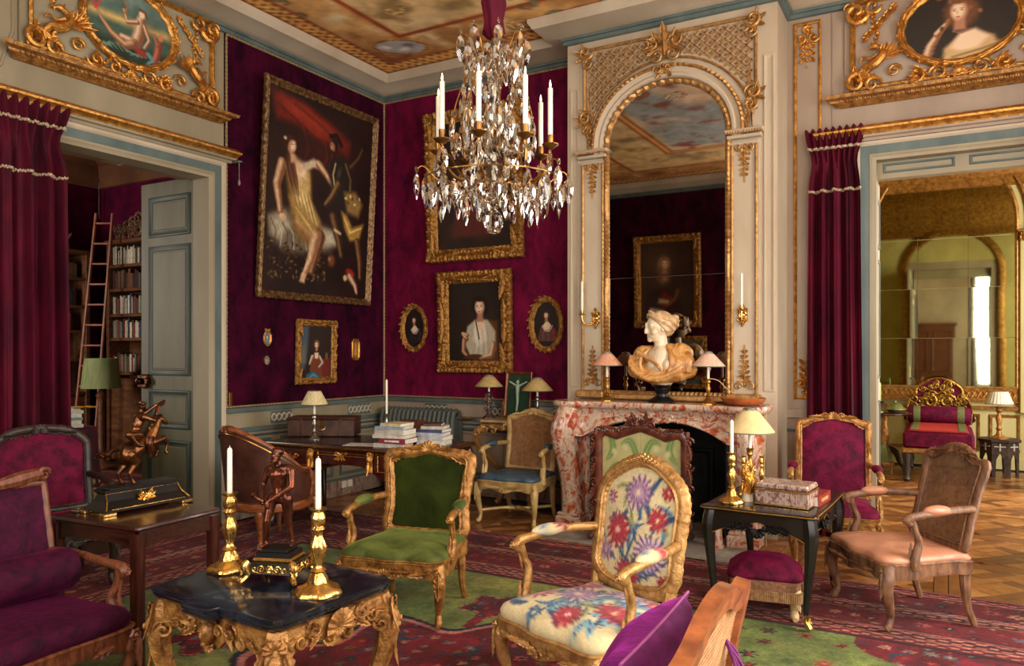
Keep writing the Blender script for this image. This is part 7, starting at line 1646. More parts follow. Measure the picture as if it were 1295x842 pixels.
def face(p, x, y, s, hair, skin=SKL, dark=(176, 120, 90), hw=1.25, hl=1.0, turn=.12):
    p.ell(x, y - .15 * s, s * hw, s * 1.35 * hl, hair, 0, .25); p.poly([(x - .35 * s, y + .6 * s), (x + .4 * s, y + .6 * s), (x + .5 * s, y + 1.7 * s), (x - .5 * s, y + 1.7 * s)], dark, .3 * s); p.ell(x, y, s * .78, s * 1.02, dark, 0, .3); p.ell(x - turn * s, y - .03 * s, s * .68, s * .94, skin, 0, .5)
    p.ell(x, y - s * .98, s * .8, s * .42, hair, 0, .4)
    for q in (-1, 1): p.ell(x - turn * s + q * .30 * s, y - .08 * s, .13 * s, .07 * s, (52, 34, 26), 0, .5); p.st([(x - turn * s + q * .16 * s, y - .24 * s), (x - turn * s + q * .44 * s, y - .22 * s)], .05 * s, (110, 70, 50), .8)
    p.st([(x - turn * s * 1.3, y - .05 * s), (x - turn * s * 1.6, y + .24 * s)], .07 * s, (200, 146, 112), 1); p.ell(x - turn * s, y + .5 * s, .22 * s, .08 * s, (170, 66, 60), 0, .5)
def paint_artist(p):
    p.c[:] = (34, 24, 18); p.ell(55, 60, 60, 70, (48, 34, 24), 0, 1.0); p.poly([(70, 60), (92, 62), (96, 150), (72, 150)], (96, 54, 30), 6)
    p.poly([(36, 70), (50, 60), (74, 60), (88, 78), (88, 108), (70, 118), (40, 116), (30, 96)], (188, 174, 148), 4); p.poly([(50, 64), (68, 62), (72, 90), (56, 104), (46, 90)], (226, 214, 190), 6); p.poly([(54, 60), (68, 60), (64, 80), (58, 88)], SKL, 3)
    for q in range(7): p.st([(44 + q * 5, 74), (50 + q * 4, 96), (46 + q * 5, 114)], .9, ((160, 144, 118), (238, 230, 210))[q % 2], 1, .8)
    p.st([(52, 62), (58, 90)], 1.5, (40, 28, 22), .7); p.limb([(84, 100), (80, 116), (60, 120)], [7, 6, 4], SKL, SKD); p.limb([(34, 90), (28, 82), (36, 84)], [5, 4.4, 3.6], SKL, SKD); p.limb([(30, 92), (28, 110), (36, 118)], [5, 4.4, 3], SK, SKD)
    p.ell(46, 118, 20, 4.5, (84, 48, 30), -4, .3); p.poly([(6, 158), (20, 132), (52, 122), (76, 130), (78, 160)], (120, 72, 32), 5); p.poly([(20, 150), (34, 132), (60, 130), (56, 152)], (166, 106, 50), 8)
    for q in range(6): p.st([(20 + q * 9, 134), (28 + q * 8, 156)], 1.3, ((92, 52, 24), (190, 130, 70))[q % 2], 1)
    face(p, 60, 40, 13.5, (26, 18, 15), hw=1.3, hl=1.1); p.grain(.10, .7, 4)
def paint_lady(dress, bgc, wrap):
    def f(p):
        p.c[:] = bgc; p.ell(50, 60, 50, 70, tuple(x * 1.3 for x in bgc), 0, 1.0); p.poly([(16, 140), (26, 92), (42, 76), (62, 76), (80, 94), (90, 140)], dress, 4); p.poly([(36, 84), (48, 70), (58, 70), (70, 84), (60, 100), (46, 102)], SKL, 4); p.st([(34, 86), (46, 104), (62, 104), (74, 86)], 2.4, (222, 212, 192), .6)
        for q in range(6): p.st([(30 + q * 9, 100), (26 + q * 11, 136)], 2, tuple(min(255, x * (1.5 if q % 2 else .7)) for x in dress), 1)
        p.st([(76, 92), (86, 110), (70, 132)], [6, 7, 5], wrap, .6); face(p, 50, 48, 13, (62, 36, 24), hw=1.2); p.grain(.1, .7, 3)
    return f
def paint_standing(p):
    p.c[:] = (44, 32, 28); p.poly([(0, 0), (26, 0), (22, 60), (14, 100), (0, 104)], (70, 84, 92), 10); p.poly([(0, 60), (14, 40), (18, 84), (0, 90)], (104, 104, 92), 10); p.poly([(58, 78), (96, 74), (98, 138), (60, 138)], (110, 42, 34), 4); p.ell(84, 70, 5, 10, (120, 84, 50))
    p.poly([(34, 136), (30, 100), (42, 66), (60, 66), (70, 96), (72, 138)], (120, 60, 40), 4); p.poly([(14, 138), (20, 112), (44, 104), (66, 118), (70, 139)], (46, 96, 116), 4); p.st([(20, 124), (44, 112), (62, 126)], 3, (110, 160, 170), .9); p.limb([(40, 70), (30, 88), (36, 70)], [4, 4, 3], (220, 206, 180), (140, 110, 80)); p.limb([(62, 72), (72, 86), (60, 96)], [4.4, 4.4, 3], (224, 212, 190), (140, 110, 84)); p.poly([(44, 62), (58, 62), (56, 76), (46, 76)], SKL, 3); face(p, 51, 44, 8.5, (120, 76, 44)); p.grain(.1, .7, 3)
def paint_mermaid(p):
    y = p.y; p.c[:] = (62, 86, 74); p.mix((40 - y) / 30, (96, 118, 108)); p.mix(np.clip(1 - abs(y - 34) / 8, 0, 1), (190, 156, 92)); p.mix((y - 52) / 10, (28, 44, 34)); p.grain(.3, .12, 3)
    for q in range(14): p.st([(8 + q * 6, 66 + 4 * math.sin(q)), (14 + q * 6, 63 + 3 * math.cos(q)), (22 + q * 6, 67)], 1.0, (120, 150, 128), 1)
    p.limb([(62, 28), (60, 42), (56, 54)], [7, 8, 8], SKL, SKD); p.limb([(54, 54), (40, 52), (36, 60)], [6, 4.4, 2.6], SKL, SKD); p.limb([(52, 56), (44, 60), (28, 52), (16, 40), (10, 30)], [6, 5, 4, 2.4, 1], SK, (120, 74, 50)); p.st([(10, 30), (4, 24)], [3, 1], (190, 60, 60), .5); p.st([(10, 30), (16, 22)], [3, 1], (190, 60, 60), .5)
    p.limb([(58, 30), (46, 34), (42, 22)], [3, 2.6, 2], SKL, SKD); p.limb([(66, 32), (72, 46), (66, 56)], [3, 2.6, 2], SKL, SKD); p.st([(40, 30), (46, 18), (42, 12)], 1.3, (160, 110, 60), .6); p.ell(63, 20, 4.4, 5.4, SKL, 10, .4); p.st([(60, 15), (67, 16), (69, 22)], 2, (110, 66, 36), .6)
    p.ell(62, 62, 10, 5, (150, 44, 40), 10, .5); p.limb([(84, 46), (82, 58), (78, 68)], [5, 5, 4], (196, 120, 90), (120, 50, 40)); p.ell(86, 38, 3.6, 4.4, (196, 120, 90)); p.limb([(82, 48), (78, 36)], [2.4, 1.8], (200, 130, 96), (130, 60, 44)); p.st([(70, 60), (76, 66), (70, 72)], 2.4, (90, 140, 136), .6)
def paint_cheek(p):
    p.c[:] = (18, 12, 10); p.ell(55, 40, 50, 44, (28, 19, 15), 0, 1); p.poly([(34, 78), (36, 60), (48, 50), (62, 46), (80, 54), (90, 78)], (200, 160, 110), 4); p.poly([(42, 60), (50, 46), (64, 44), (76, 54), (66, 64), (50, 66)], SKL, 5); p.poly([(36, 78), (42, 64), (62, 66), (88, 60), (90, 80)], (196, 166, 110), 4); p.st([(44, 70), (70, 66), (86, 62)], 1.6, (130, 100, 60), .9)
    p.limb([(18, 76), (24, 56), (33, 42)], [6, 5, 3.4], SKL, SKD); p.limb([(30, 44), (38, 36), (42, 32)], [4, 3.4, 2], SKL, SKD); p.ell(52, 25, 20, 21, (104, 62, 36), 0, .4)
    for q in range(14): p.ell(33 + 37 * ((q * .618) % 1), 8 + q * 2.4, 3.4, 2.6, ((146, 96, 56), (80, 46, 28))[q % 2], q * 50, .6)
    face(p, 50, 24, 11.5, (112, 68, 40), hw=.9, hl=.95); p.st([(44, 44), (52, 47), (60, 44)], .8, (150, 100, 70), .8)
def paint_wig(p):
    p.c[:] = (60, 38, 28); p.ell(70, 40, 50, 40, (92, 62, 46), 0, 1); p.poly([(20, 130), (26, 90), (50, 70), (80, 76), (92, 100), (90, 130)], (60, 24, 26), 4); p.poly([(36, 92), (56, 74), (70, 90), (60, 112)], (120, 34, 36), 5); p.ell(70, 96, 16, 22, (52, 40, 36), 10, .6); p.st([(30, 74), (36, 90), (48, 100), (66, 96)], 4, (120, 74, 40), .5); p.poly([(54, 110), (82, 104), (86, 122), (72, 136), (56, 128)], (196, 186, 166), 4); p.poly([(46, 92), (66, 88), (66, 96), (48, 98)], (190, 160, 110), 3)
    p.ell(56, 44, 17, 26, (120, 88, 58), 0, .4); face(p, 54, 40, 10, (150, 112, 76), hw=1.3); p.grain(.15, .3, 3)
def paint_dark(p):
    p.c[:] = (40, 24, 18); p.grain(.5, .05, 2); p.ell(50, 60, 40, 50, (70, 40, 28), 0, 1); p.poly([(20, 130), (30, 80), (52, 66), (76, 82), (86, 130)], (84, 34, 28), 6); face(p, 52, 46, 11, (40, 26, 20)); p.grain(.2, .4, 5)
def paint_pale(p):
    p.c[:] = (84, 108, 96); p.ell(50, 60, 36, 44, (60, 84, 76), 0, .8); face(p, 52, 44, 12, (70, 50, 36)); p.poly([(24, 130), (34, 84), (68, 84), (80, 130)], (70, 90, 110), 4)
def carvemod(f, a): return lambda l, k, o, h: (o + .003 * math.sin(l * f * .7 + k), h * (1 + a * math.sin(l * f) * math.cos(l * f * .37)) if 1 < k < 7 else h)
def picture(name, label, w, h, fw, dep, loc, rz, paint, nu, tilt=0.0, m=GILTFR, carved=.35, oval=False, nails=True, cat='painting'):
    t = thing(name, label, cat, loc); t.rotation_euler = (R(tilt), 0, rz)
    pr = [(0, 0), (0, dep * .55), (fw * .10, dep * .9), (fw * .25, dep), (fw * .42, dep * .78), (fw * .55, dep * .85), (fw * .72, dep * .55), (fw * .86, dep * .48), (fw, dep * .30), (fw, dep * .1)]
    mb = MB()
    if oval:
        pts = [(w / 2 * math.cos(a), h / 2 + h / 2 * math.sin(a)) for a in np.linspace(0, 2 * PI, 73)[:-1]]; mb.mould(pts, pr, XZ(0), sub=.02, mod=carvemod(70, carved))
        n = 22
        for i in range(n): a = 2 * PI * i / n; mb.leaf(((w / 2 - fw * .35) * math.cos(a), -dep * .7, h / 2 + (h / 2 - fw * .35) * math.sin(a)), (math.cos(a) * .6 - math.sin(a), 0, math.sin(a) * .6 + math.cos(a)), AY, fw * 1.0, fw * .55, .6, 4)
    else:
        mb.mould([(-w / 2, 0), (w / 2, 0), (w / 2, h), (-w / 2, h)], pr, XZ(0), sub=.016, mod=carvemod(95, carved))
        if carved > .3:
            for sx in (-1, 1):
                for z, sz in ((0, 1), (h, -1)):
                    c = (sx * (w / 2 - fw * .5), -dep * .8, z + sz * fw * .5); mb.shell(c, (sx, 0, 0), (0, 0, sz), AY, fw * .45, 7, .4)
                    for d in ((-sx, 0, sz * .15), (-sx * .15, 0, sz)): mb.leaf(c, d, AY, fw * 2.0, fw * .7, .3, 6)
            for (x, z, d) in ((0, fw * .5, 1), (0, h - fw * .5, 1), (-w / 2 + fw * .5, h / 2, 0), (w / 2 - fw * .5, h / 2, 0)):
                for f in (-1, 1): mb.leaf((x, -dep * .75, z), (f, 0, 0) if d else (0, 0, f), AY, fw * 1.8, fw * .7, .3, 6)
    mb.obj('frame', m, t)
    k = fw * .93
    if oval: canvas('canvas', w - 2 * k, h - 2 * k, 96, 60, paint, t, -dep * .2, k, oval=True)
    else: canvas('canvas', w - 2 * k, h - 2 * k, nu, int(nu * (h - 2 * k) / (w - 2 * k)), paint, t, -dep * .2, k)
    return t
picture('large_painting', 'very large painting of a seated woman and an armoured man, leaning out from left wall', 1.625, 2.09, .075, .045, (.045, -1.14, 2.065), R(90), paint_rescue, 190, tilt=3.4, m=M('worn_gilt_frame', (150, 112, 66), (66, 42, 26), rough=.4, metal=.5, scale=30, bmp=.4), carved=.12)
picture('small_painting', 'small portrait of a standing lady in blue and red above the leather box', .575, .665, .07, .04, (.028, -1.145, 1.22), R(90), paint_standing, 90, tilt=1.5)
picture('portrait', 'gilt framed portrait of a young man in a loose white shirt holding a dish', .93, 1.105, .135, .07, (1.29, -.03, 1.322), 0, paint_artist, 130, tilt=1.5)
picture('upper_portrait', 'large dark gilt framed portrait high on the back wall behind the chandelier', 1.22, 1.64, .14, .07, (1.285, -.035, 2.535), 0, paint_dark, 70, tilt=2.5)
picture('oval_portrait', 'oval portrait of a lady in dark dress near the corner of the crimson wall', .375, .54, .058, .035, (.455, -.016, 1.55), 0, paint_lady((40, 30, 34), (30, 22, 18), (60, 44, 40)), 60, oval=True)
picture('oval_portrait', 'oval portrait of a lady with red wrap beside the chimney breast', .40, .575, .06, .035, (2.135, -.016, 1.545), 0, paint_lady((96, 60, 48), (34, 24, 20), (130, 36, 34)), 60, oval=True)
for nm, lab, loc, rz, rx, rzz, pf in (('overdoor_painting', 'oval overdoor painting of sea nymphs above the library doorway', (.04, -3.21, 3.80), R(90), .42, .335, paint_mermaid), ('overdoor_painting', 'oval overdoor portrait of a woman resting cheek on hand above the right doorway', (5.79, -.04, 3.80), 0, .44, .335, paint_cheek)):
    picture(nm, lab, rx * 2, rzz * 2, .06, .05, loc, rz, pf, 100, m=GILT, oval=True)
picture('portrait', 'gilt framed portrait of a man in a full wig on the wall facing the mirror', 1.25, 1.55, .13, .07, (1.30, -7.40, 2.12), R(180), paint_wig, 90, tilt=1.5)
picture('portrait', 'smaller greenish portrait on the wall facing the mirror', .80, .95, .09, .05, (1.62, -7.41, 1.02), R(180), paint_pale, 50)
# small medallions on the left wall
def medal(name, label, loc, w, h, paint, m, bow):
    t = thing(name, label, 'medallion', loc, R(90))
    mb = MB(); pts = [(w / 2 * math.cos(a), h / 2 + h / 2 * math.sin(a)) for a in np.linspace(0, 2 * PI, 33)[:-1]] if bow != 'oct' else [(-w * .28, 0), (w * .28, 0), (w / 2, h * .16), (w / 2, h * .84), (w * .28, h), (-w * .28, h), (-w / 2, h * .84), (-w / 2, h * .16)]
    f = w * (.20 if bow != 'plain' else .10); mb.mould(pts, [(0, 0), (0, .010), (f * .3, .016), (f * .7, .010), (f, .004)], XZ(0))
    if bow is True:
        for q in (-1, 1): mb.scroll((q * w * .2, -.012, h * 1.04), (q, 0, 0), AZ, AY, w * .16, 1.1, .25)
        for i in range(16): a = 2 * PI * i / 16; mb.ell((w / 2 * math.cos(a), -.01, h / 2 + h / 2 * math.sin(a)), (.007, .006, .007), 6, 4)
    mb.obj('frame', m, t); canvas('canvas', w * .8, h * .8, 32, 16, paint, t, -.006, h * .1, oval=True)
    return t
medal('miniature', 'tiny oval miniature in gilt frame with bow on the left wall', (.013, -1.775, 1.61), .10, .145, lambda p: (p.c.__setitem__(slice(None), (96, 130, 150)), face(p, 50, 60, 22, (120, 90, 60))), GILT, True)
medal('miniature', 'tiny plain oval portrait miniature below the one with bow', (.013, -1.785, 1.42), .075, .10, lambda p: (p.c.__setitem__(slice(None), (150, 130, 110)), face(p, 50, 60, 26, (90, 60, 44))), SILVER, 'plain')
medal('gilt_relief_plaque', 'octagonal gilt plaque with a figure in relief near the corner', (.013, -.51, 1.46), .13, .235, lambda p: (p.c.__setitem__(slice(None), (150, 104, 48)), p.poly([(30, 150), (40, 70), (60, 60), (72, 150)], (196, 150, 84), 6), p.ell(50, 45, 12, 15, (206, 160, 92))), GILT, 'oct')
o = MB().box((0, 0, .06), (.012, .035, .12), .003).obj('bell_push', BRASS, smooth=False); tag(o, 'small upright brass bell push on the velvet by the library door', 'switch', loc=(.018, -2.21, 1.06))
t = thing('wall_socket', 'double white power socket on the marble plinth under the desk', 'socket', (.04, -.72, .09))
for f in (0, .09): MB().box((0, f, .03), (.02, .075, .075), .006).obj('socket', WAX, t, smooth=False)

# ---- chandelier
CL = thing('chandelier', 'crystal chandelier with eight candles hanging on a crimson velvet sleeve', 'chandelier', (3.71, -3.70, 0))
mb = MB(); mb.lathe([(.03, 3.13), (.055, 3.16), (.045, 3.22), (.06, 3.30), (.046, 3.42), (.058, 3.6), (.045, 3.85), (.055, 4.1), (.045, 4.35), (.07, 4.6), (.11, 4.655)], 36, fn=lambda a, z: 1 + .12 * math.sin(7 * a + z * 9)); mb.obj('velvet_sleeve', VCURT, CL)
MB().lathe([(.012, 2.35), (.012, 2.42), (.022, 2.45), (.012, 2.5), (.012, 2.85), (.02, 2.9), (.012, 2.95), (.012, 3.15)], 12).obj('stem', SILVER, CL)
for nm, pr in (('crystal_vase', [(.012, 2.36), (.05, 2.40), (.062, 2.46), (.05, 2.52), (.03, 2.55), (.058, 2.60), (.062, 2.66), (.03, 2.72), (.016, 2.75)]), ('crystal_baluster', [(.014, 2.80), (.03, 2.84), (.022, 2.90), (.04, 2.97), (.03, 3.05), (.016, 3.10)]), ('crystal_ball', [(.004, 2.145), (.03, 2.152), (.046, 2.18), (.05, 2.20), (.044, 2.235), (.026, 2.258), (.012, 2.27), (.02, 2.29), (.048, 2.32), (.05, 2.34), (.02, 2.365)])):
    MB().lathe(pr, 14).obj(nm, CRYST, CL, smooth=False)
PEN = []
for w, h in ((.058, .135), (.044, .10), (.046, .165)):      # faceted almond drops
    mb = MB(); out = [(0, 0), (w * .34, -h * .12), (w * .5, -h * .36), (w * .42, -h * .66), (w * .18, -h * .9), (0, -h)]; full = out + [(-a, b) for a, b in reversed(out[1:-1])]
    n = len(full); vs = [(a, 0, b) for a, b in full] + [(a * .5, -w * .22, -h * .45 + (b + h * .45) * .5) for a, b in full] + [(a * .5, w * .22, -h * .45 + (b + h * .45) * .5) for a, b in full]
    fs = [(i, (i + 1) % n, n + (i + 1) % n, n + i) for i in range(n)] + [((i + 1) % n, i, 2 * n + i, 2 * n + (i + 1) % n) for i in range(n)] + [tuple(n + i for i in range(n)), tuple(3 * n - 1 - i for i in range(n))]
    mb.add(vs, fs); o = mb.obj('pendant', CRYST, smooth=False); PEN.append(o.data); bpy.data.objects.remove(o)
mb = MB(); mb.rosette((0, 0, 0), AX, AZ, AY, .017, 8, .5); mb.rosette((0, 0, 0), AX, AZ, (0, 1, 0), .017, 8, .5); o = mb.obj('crystal_rosette', CRYST, smooth=False); ROS = o.data; bpy.data.objects.remove(o)
rr = random.Random(9)
def hang(kind, x, y, z, name='pendant'):
    o = bpy.data.objects.new(name, PEN[kind] if name == 'pendant' else ROS); COL.objects.link(o); o.parent = CL; o.location = (x, y, z); o.rotation_euler = (rr.uniform(-.08, .08), rr.uniform(-.08, .08), rr.uniform(0, 3.1))
pol = lambda r, a: (r * math.cos(a), r * math.sin(a))
GW2 = M('chandelier_brass', (168, 120, 60), (104, 68, 30), rough=.3, metal=.9, scale=12)
for i in range(8):
    a = 2 * PI * i / 8 + .30; c, s = math.cos(a), math.sin(a); P = lambda r, z: (r * c, r * s, z)
    mb = MB(); stube(mb, [P(.02, 2.50), P(.10, 2.42), P(.20, 2.40), P(.27, 2.46), P(.29, 2.56)], .0075, 7, 6); ar = mb.obj('arm', GW2, CL)
    MB().lathe([(.006, 2.55), (.018, 2.56), (.040, 2.575), (.042, 2.58), (.014, 2.584), (.016, 2.60), (.017, 2.625), (.012, 2.626)], 18, (.29 * c, .29 * s, 0), fn=lambda q, z: 1 + (.06 * math.cos(8 * q) if z < 2.583 else 0)).obj('candle_cup', GW2, ar)
    MB().lathe([(.0125, 2.62), (.0125, 2.62 + .235), (.009, 2.86), (.003, 2.862)], 14, (.29 * c, .29 * s, 0)).obj('candle', WAX, ar)
    MB().lathe([(.002, 2.86), (.006, 2.87), (.005, 2.882), (.001, 2.90)], 8, (.29 * c, .29 * s, 0)).obj('flame_bulb', FLAME, ar)
    for r, z in ((.19, 2.405), (.29, 2.53)): hang(0, r * c, r * s, z, 'crystal_rosette')
    hang(0, .29 * c, .29 * s, 2.545); hang(1, .20 * c, .20 * s, 2.39)
    b = a + PI / 8; cb, sb = math.cos(b), math.sin(b); P = lambda r, z: (r * cb, r * sb, z)
    mb = MB(); stube(mb, [P(.05, 2.46), P(.16, 2.38), P(.27, 2.40), P(.35, 2.47), P(.385, 2.45)], .0038, 6, 6); stube(mb, [P(.06, 2.62), P(.12, 2.56), P(.19, 2.60), P(.20, 2.74), P(.15, 2.9), P(.09, 3.02), P(.13, 3.13), P(.165, 3.14)], .0038, 6, 6); mb.obj('branch', GW2, CL)
    hang(0, .385 * cb, .385 * sb, 2.455, 'crystal_rosette'); hang(0, .385 * cb, .385 * sb, 2.44)
    hang(0, .20 * cb, .20 * sb, 2.74, 'crystal_rosette'); hang(2 if i % 2 else 0, .205 * cb, .205 * sb, 2.73); hang(0, .165 * cb, .165 * sb, 3.15, 'crystal_rosette'); hang(0, .165 * cb, .165 * sb, 3.135)
    hang(1, .155 * cb, .155 * sb, 2.90); hang(1, .10 * cb, .10 * sb, 3.02); hang(0, .13 * c, .13 * s, 3.06); hang(1, .17 * c, .17 * s, 2.84)
for r, z, n, k in ((.345, 2.40, 16, 2), (.27, 2.37, 14, 0), (.18, 2.36, 10, 2), (.10, 2.38, 8, 0), (.09, 2.78, 8, 0), (.09, 2.62, 6, 2), (.20, 2.66, 10, 0), (.14, 2.96, 8, 0)):
    for i in range(n): a = 2 * PI * i / n + r * 20; hang((k, 0)[i % 2] if k else 0, *pol(r + rr.uniform(-.012, .012), a), z + rr.uniform(-.03, .03))
for r, z in ((.345, 2.41), (.18, 2.37), (.10, 2.39)): MB().tube([(*pol(r, a), z) for a in np.linspace(0, 2 * PI, 49)[:-1]], .004, 5, closed=True).obj('ring', GW2, CL)

# ---- velvet curtains
def curtain(label, loc, rz, w, htop, spread, folds, seed, hang_in=0.0):
    t = thing('velvet_curtain', label, 'curtain', loc, rz); rr = random.Random(seed); ph = [rr.uniform(0, 6) for _ in range(4)]
    def f(u, v, k=0.0):
        z = .012 + (htop + .05) * v; head = max(0, (z - htop + .30) / .35); ww = w * (1 + spread * (1 - v)) * (1 + .18 * max(0, (v - .93) / .07)); pin = 1 - .12 * math.exp(-((z - htop + .22) / .12) ** 2)
        A = (.055 * (1 - .45 * max(0, v - .6) / .4)); x = (u - .5) * ww * pin
        y = A * math.sin(u * folds * 2 * PI + ph[0] + .5 * math.sin(v * 3 + ph[1])) + A * .35 * math.sin(u * folds * 4.7 * PI + ph[2] + v * 2) + k
        hb = min(1, max(0, (z - htop + .34) / .2)); y = y * (1 - hb) + hb * (.020 * math.sin(u * folds * 4.4 * PI + ph[0]) + k)
        if v > .985: z += .012 * math.sin(u * folds * 4.4 * PI)
        return (x, y, z)
    mb = MB(); mb.grid(lambda u, v: f(u, v), 110, 60); mb.grid(lambda u, v: f(u, v, .006), 110, 60); mb.obj('fabric', VCURT, t)
    for zz in (htop - .10, htop - .46):
        v = (zz - .012) / (htop + .05); mb = MB(); mb.tube([tuple(Vector(f(i / 150, v)) + Vector((0, -.006, .004 * math.sin(i * 1.7)))) for i in range(151)], [.012 if i % 2 else .007 for i in range(151)], 6); mb.obj('braid', M('cream_braid', (206, 186, 154), (150, 122, 92), rough=.8, scale=60), t)
    MB().tube([(-w * .56, .045, htop - .04), (w * .56, .045, htop - .04)], .009, 8).obj('rod', BRASS, t)
    for sx in (-.54, .54): MB().tube([(sx * w, .045, htop - .04), (sx * w, .10, htop - .04)], .008, 6).obj('rod_bracket', BRASS, t)
    return t
curtain('crimson velvet curtain with two cream braids at the left of the library doorway', (.11, -4.08, 0), R(90), .62, 3.27, .10, 4.5, 3)
curtain('crimson velvet curtain with two cream braids left of the right doorway', (4.885, -.12, 0), 0, .395, 3.36, .12, 4.0, 5)
# ================================================================== LIBRARY BEYOND THE LEFT DOOR
DL = bpy.data.objects.new('door_1', None); COL.objects.link(DL); struct(DL, 'sage green panelled door leaf opened into the library'); DL.location = (-.12, -2.405, 0)
mb = MB(); mb.box((-.42, 0, 1.575), (.84, .045, 3.12), .004); mb.obj('leaf', SAGE, DL, smooth=False)
DOORP = ((2.62, 3.0), (1.33, 2.54), (.84, 1.20), (.12, .74))
for f in (-1, 1):
    for z0, z1 in DOORP:
        mp = lambda a, b, h, f=f: (a, f * (.022 + h), b)
        mb = MB(); mb.mould([(-.72, z0), (-.13, z0), (-.13, z1), (-.72, z1)], [(0, 0), (.004, .012), (.018, .016), (.04, .004), (.05, .006), (.055, 0)], mp); mb.obj('panel_moulding', SAGEB, DL)
        mb = MB(); mb.box((-.425, f * .024, (z0 + z1) / 2), (.46, .010, z1 - z0 - .13), .004); mb.obj('door_panel', SAGE, DL, smooth=False)
mb = MB(); mb.box((-.77, -.045, 1.275), (.14, .045, .13), .012); mb.lathe([(.02, 0), (.034, .02), (.03, .04), (.012, .05)], 14, (0, 0, 0), mat=Matrix.Translation((-.79, -.065, 1.275)) @ Matrix.Rotation(R(90), 4, 'X')); mb.box((-.70, -.05, 1.275), (.05, .05, .06), .01); mb.obj('door_lock', BRONZE, DL)
ORD = 'first second third fourth fifth sixth seventh eighth ninth tenth eleventh twelfth thirteenth fourteenth fifteenth sixteenth seventeenth eighteenth nineteenth twentieth'.split() + ['twenty-' + w for w in 'first second third fourth fifth sixth seventh eighth ninth'.split()] + ['thirtieth']
def bookcase(name, label, loc, rz, w, d, shelves, ztop, full):
    t = thing(name, label, 'bookcase', loc, rz)
    for sx in (-1, 1): MB().box((sx * (w / 2 - .03), d / 2, ztop / 2), (.06, d, ztop), .004).obj('side_panel', LIBW, t, smooth=False)
    MB().box((0, d - .01, ztop / 2), (w - .1, .02, ztop - .02)).obj('back_panel', LIBW, t, smooth=False)
    for z in shelves: MB().box((0, d / 2, z - .022), (w - .12, d - .02, .044), .005).obj('shelf', LIBW, t, smooth=False)
    MB().box((0, d / 2 - .01, ztop + .03), (w + .06, d + .04, .06), .015).obj('cornice', LIBW, t, smooth=False)
    if full: MB().box((0, d / 2 + .02, full / 2), (w - .12, d - .04, full - .05)).obj('lower_cupboard', LIBW, t, smooth=False)
    return t
CARV = M('carved_library_wood', (120, 84, 58), (78, 50, 34), rough=.55, scale=14, bmp=.3)
def crest(t, w, d, z):
    mb = MB()
    for f in (-1, 1):
        for k in range(4):
            x = f * (w * .12 + .13 * k); mb.scroll((x, d * .3, z + .12 + .07 * math.sin(k * 2)), (f, 0, 0), (0, 0, (-1) ** k), AY, .12, 1.5, .24); mb.scroll((x, d * .3, z + .30 - .05 * k), (-f, 0, 0), AZ, AY, .09, 1.4, .26); mb.leaf((x, d * .3 - .02, z + .02), (f * .5, 0, 1), AY, .26, .12, .4, 5)
    for a in range(-3, 4): mb.leaf((0, d * .4 - .02, z), (math.sin(a * .3), 0, math.cos(a * .3)), AY, .34, .08, .5, 5)
    mb.tube([(-w * .45, d * .4, z + .02), (w * .45, d * .4, z + .02)], .025, 6); mb.obj('carved_crest', CARV, t)
BC = bookcase('bookcase', 'tall dark bookcase with carved crest full of pale books beside the open door', (-4.0, -.36, 0), 0, 1.52, .34, (2.79, 2.45, 2.09, 1.75, 1.27), 3.08, 1.20); crest(BC, 1.3, .3, 3.13)
PALC = [((216, 204, 180), 'cream'), ((196, 182, 156), 'beige'), ((230, 222, 206), 'white'), ((150, 60, 50), 'red'), ((70, 80, 110), 'blue'), ((90, 70, 54), 'brown'), ((60, 56, 54), 'black'), ((120, 130, 110), 'grey green')]
DRKC = [((92, 56, 40), 'brown'), ((64, 34, 30), 'dark red'), ((50, 48, 46), 'black'), ((110, 84, 56), 'tan'), ((46, 52, 60), 'slate'), ((130, 70, 50), 'russet')]
BKM = {}
def spine_book(col, w, h, d):
    k = (col, round(w, 3), round(h, 2))
    if k not in BKM:
        mb = MB(); mb.box((w / 2, d / 2, h / 2), (w * .94, d, h), .003); mb.box((w / 2, -.0005, h * .78), (w * .95, .003, .02)); mb.box((w / 2, -.0005, h * .2), (w * .95, .003, .012)); o = mb.obj('book', bookmat(col), smooth=False); BKM[k] = o.data; bpy.data.objects.remove(o)
    return BKM[k]
rnd = random.Random(21)
def row(shelf, group, place, n, start, step, pal, hmax, fixed):
    s = start
    for i in range(n):
        col, nm = rnd.choice(pal); w = rnd.choice((.022, .030, .038, .046)); h = round(rnd.uniform(.72, 1.0) * hmax, 2)
        o = bpy.data.objects.new('library_book', spine_book(col, w, h, .20)); COL.objects.link(o); tag(o, '%s-spined book, %s from the %s on the %s' % (nm, ORD[i], place, shelf), 'book', group)
        if fixed == 'x': o.location = (s, -.31, start_z)
        else: o.location = (-5.16, s, start_z); o.rotation_euler = (0, 0, R(90))
        if fixed == 'x': s += w + .001
        else: s += w + .001
for z, nm, pal in ((2.79, 'topmost shelf under the carved crest', [PALC[0], PALC[1], PALC[2], PALC[6]]), (2.45, 'second shelf of dark bindings', DRKC), (2.09, 'third shelf of the pale bookcase', PALC), (1.75, 'fourth shelf of the pale bookcase', PALC), (1.27, 'lowest shelf above the green lamp', PALC)):
    start_z = z + .001; row(nm, 'books on the ' + nm, 'ladder side', 25, -4.685, 0, pal, .28, 'x')
BF = bookcase('bookcase', 'dim bookcase on the far library wall behind the ladder', (-5.08, -1.35, 0), R(90), 1.9, .34, (2.62, 2.22, 1.86, 1.46, .98), 2.95, .95); crest(BF, 1.6, .3, 3.0)
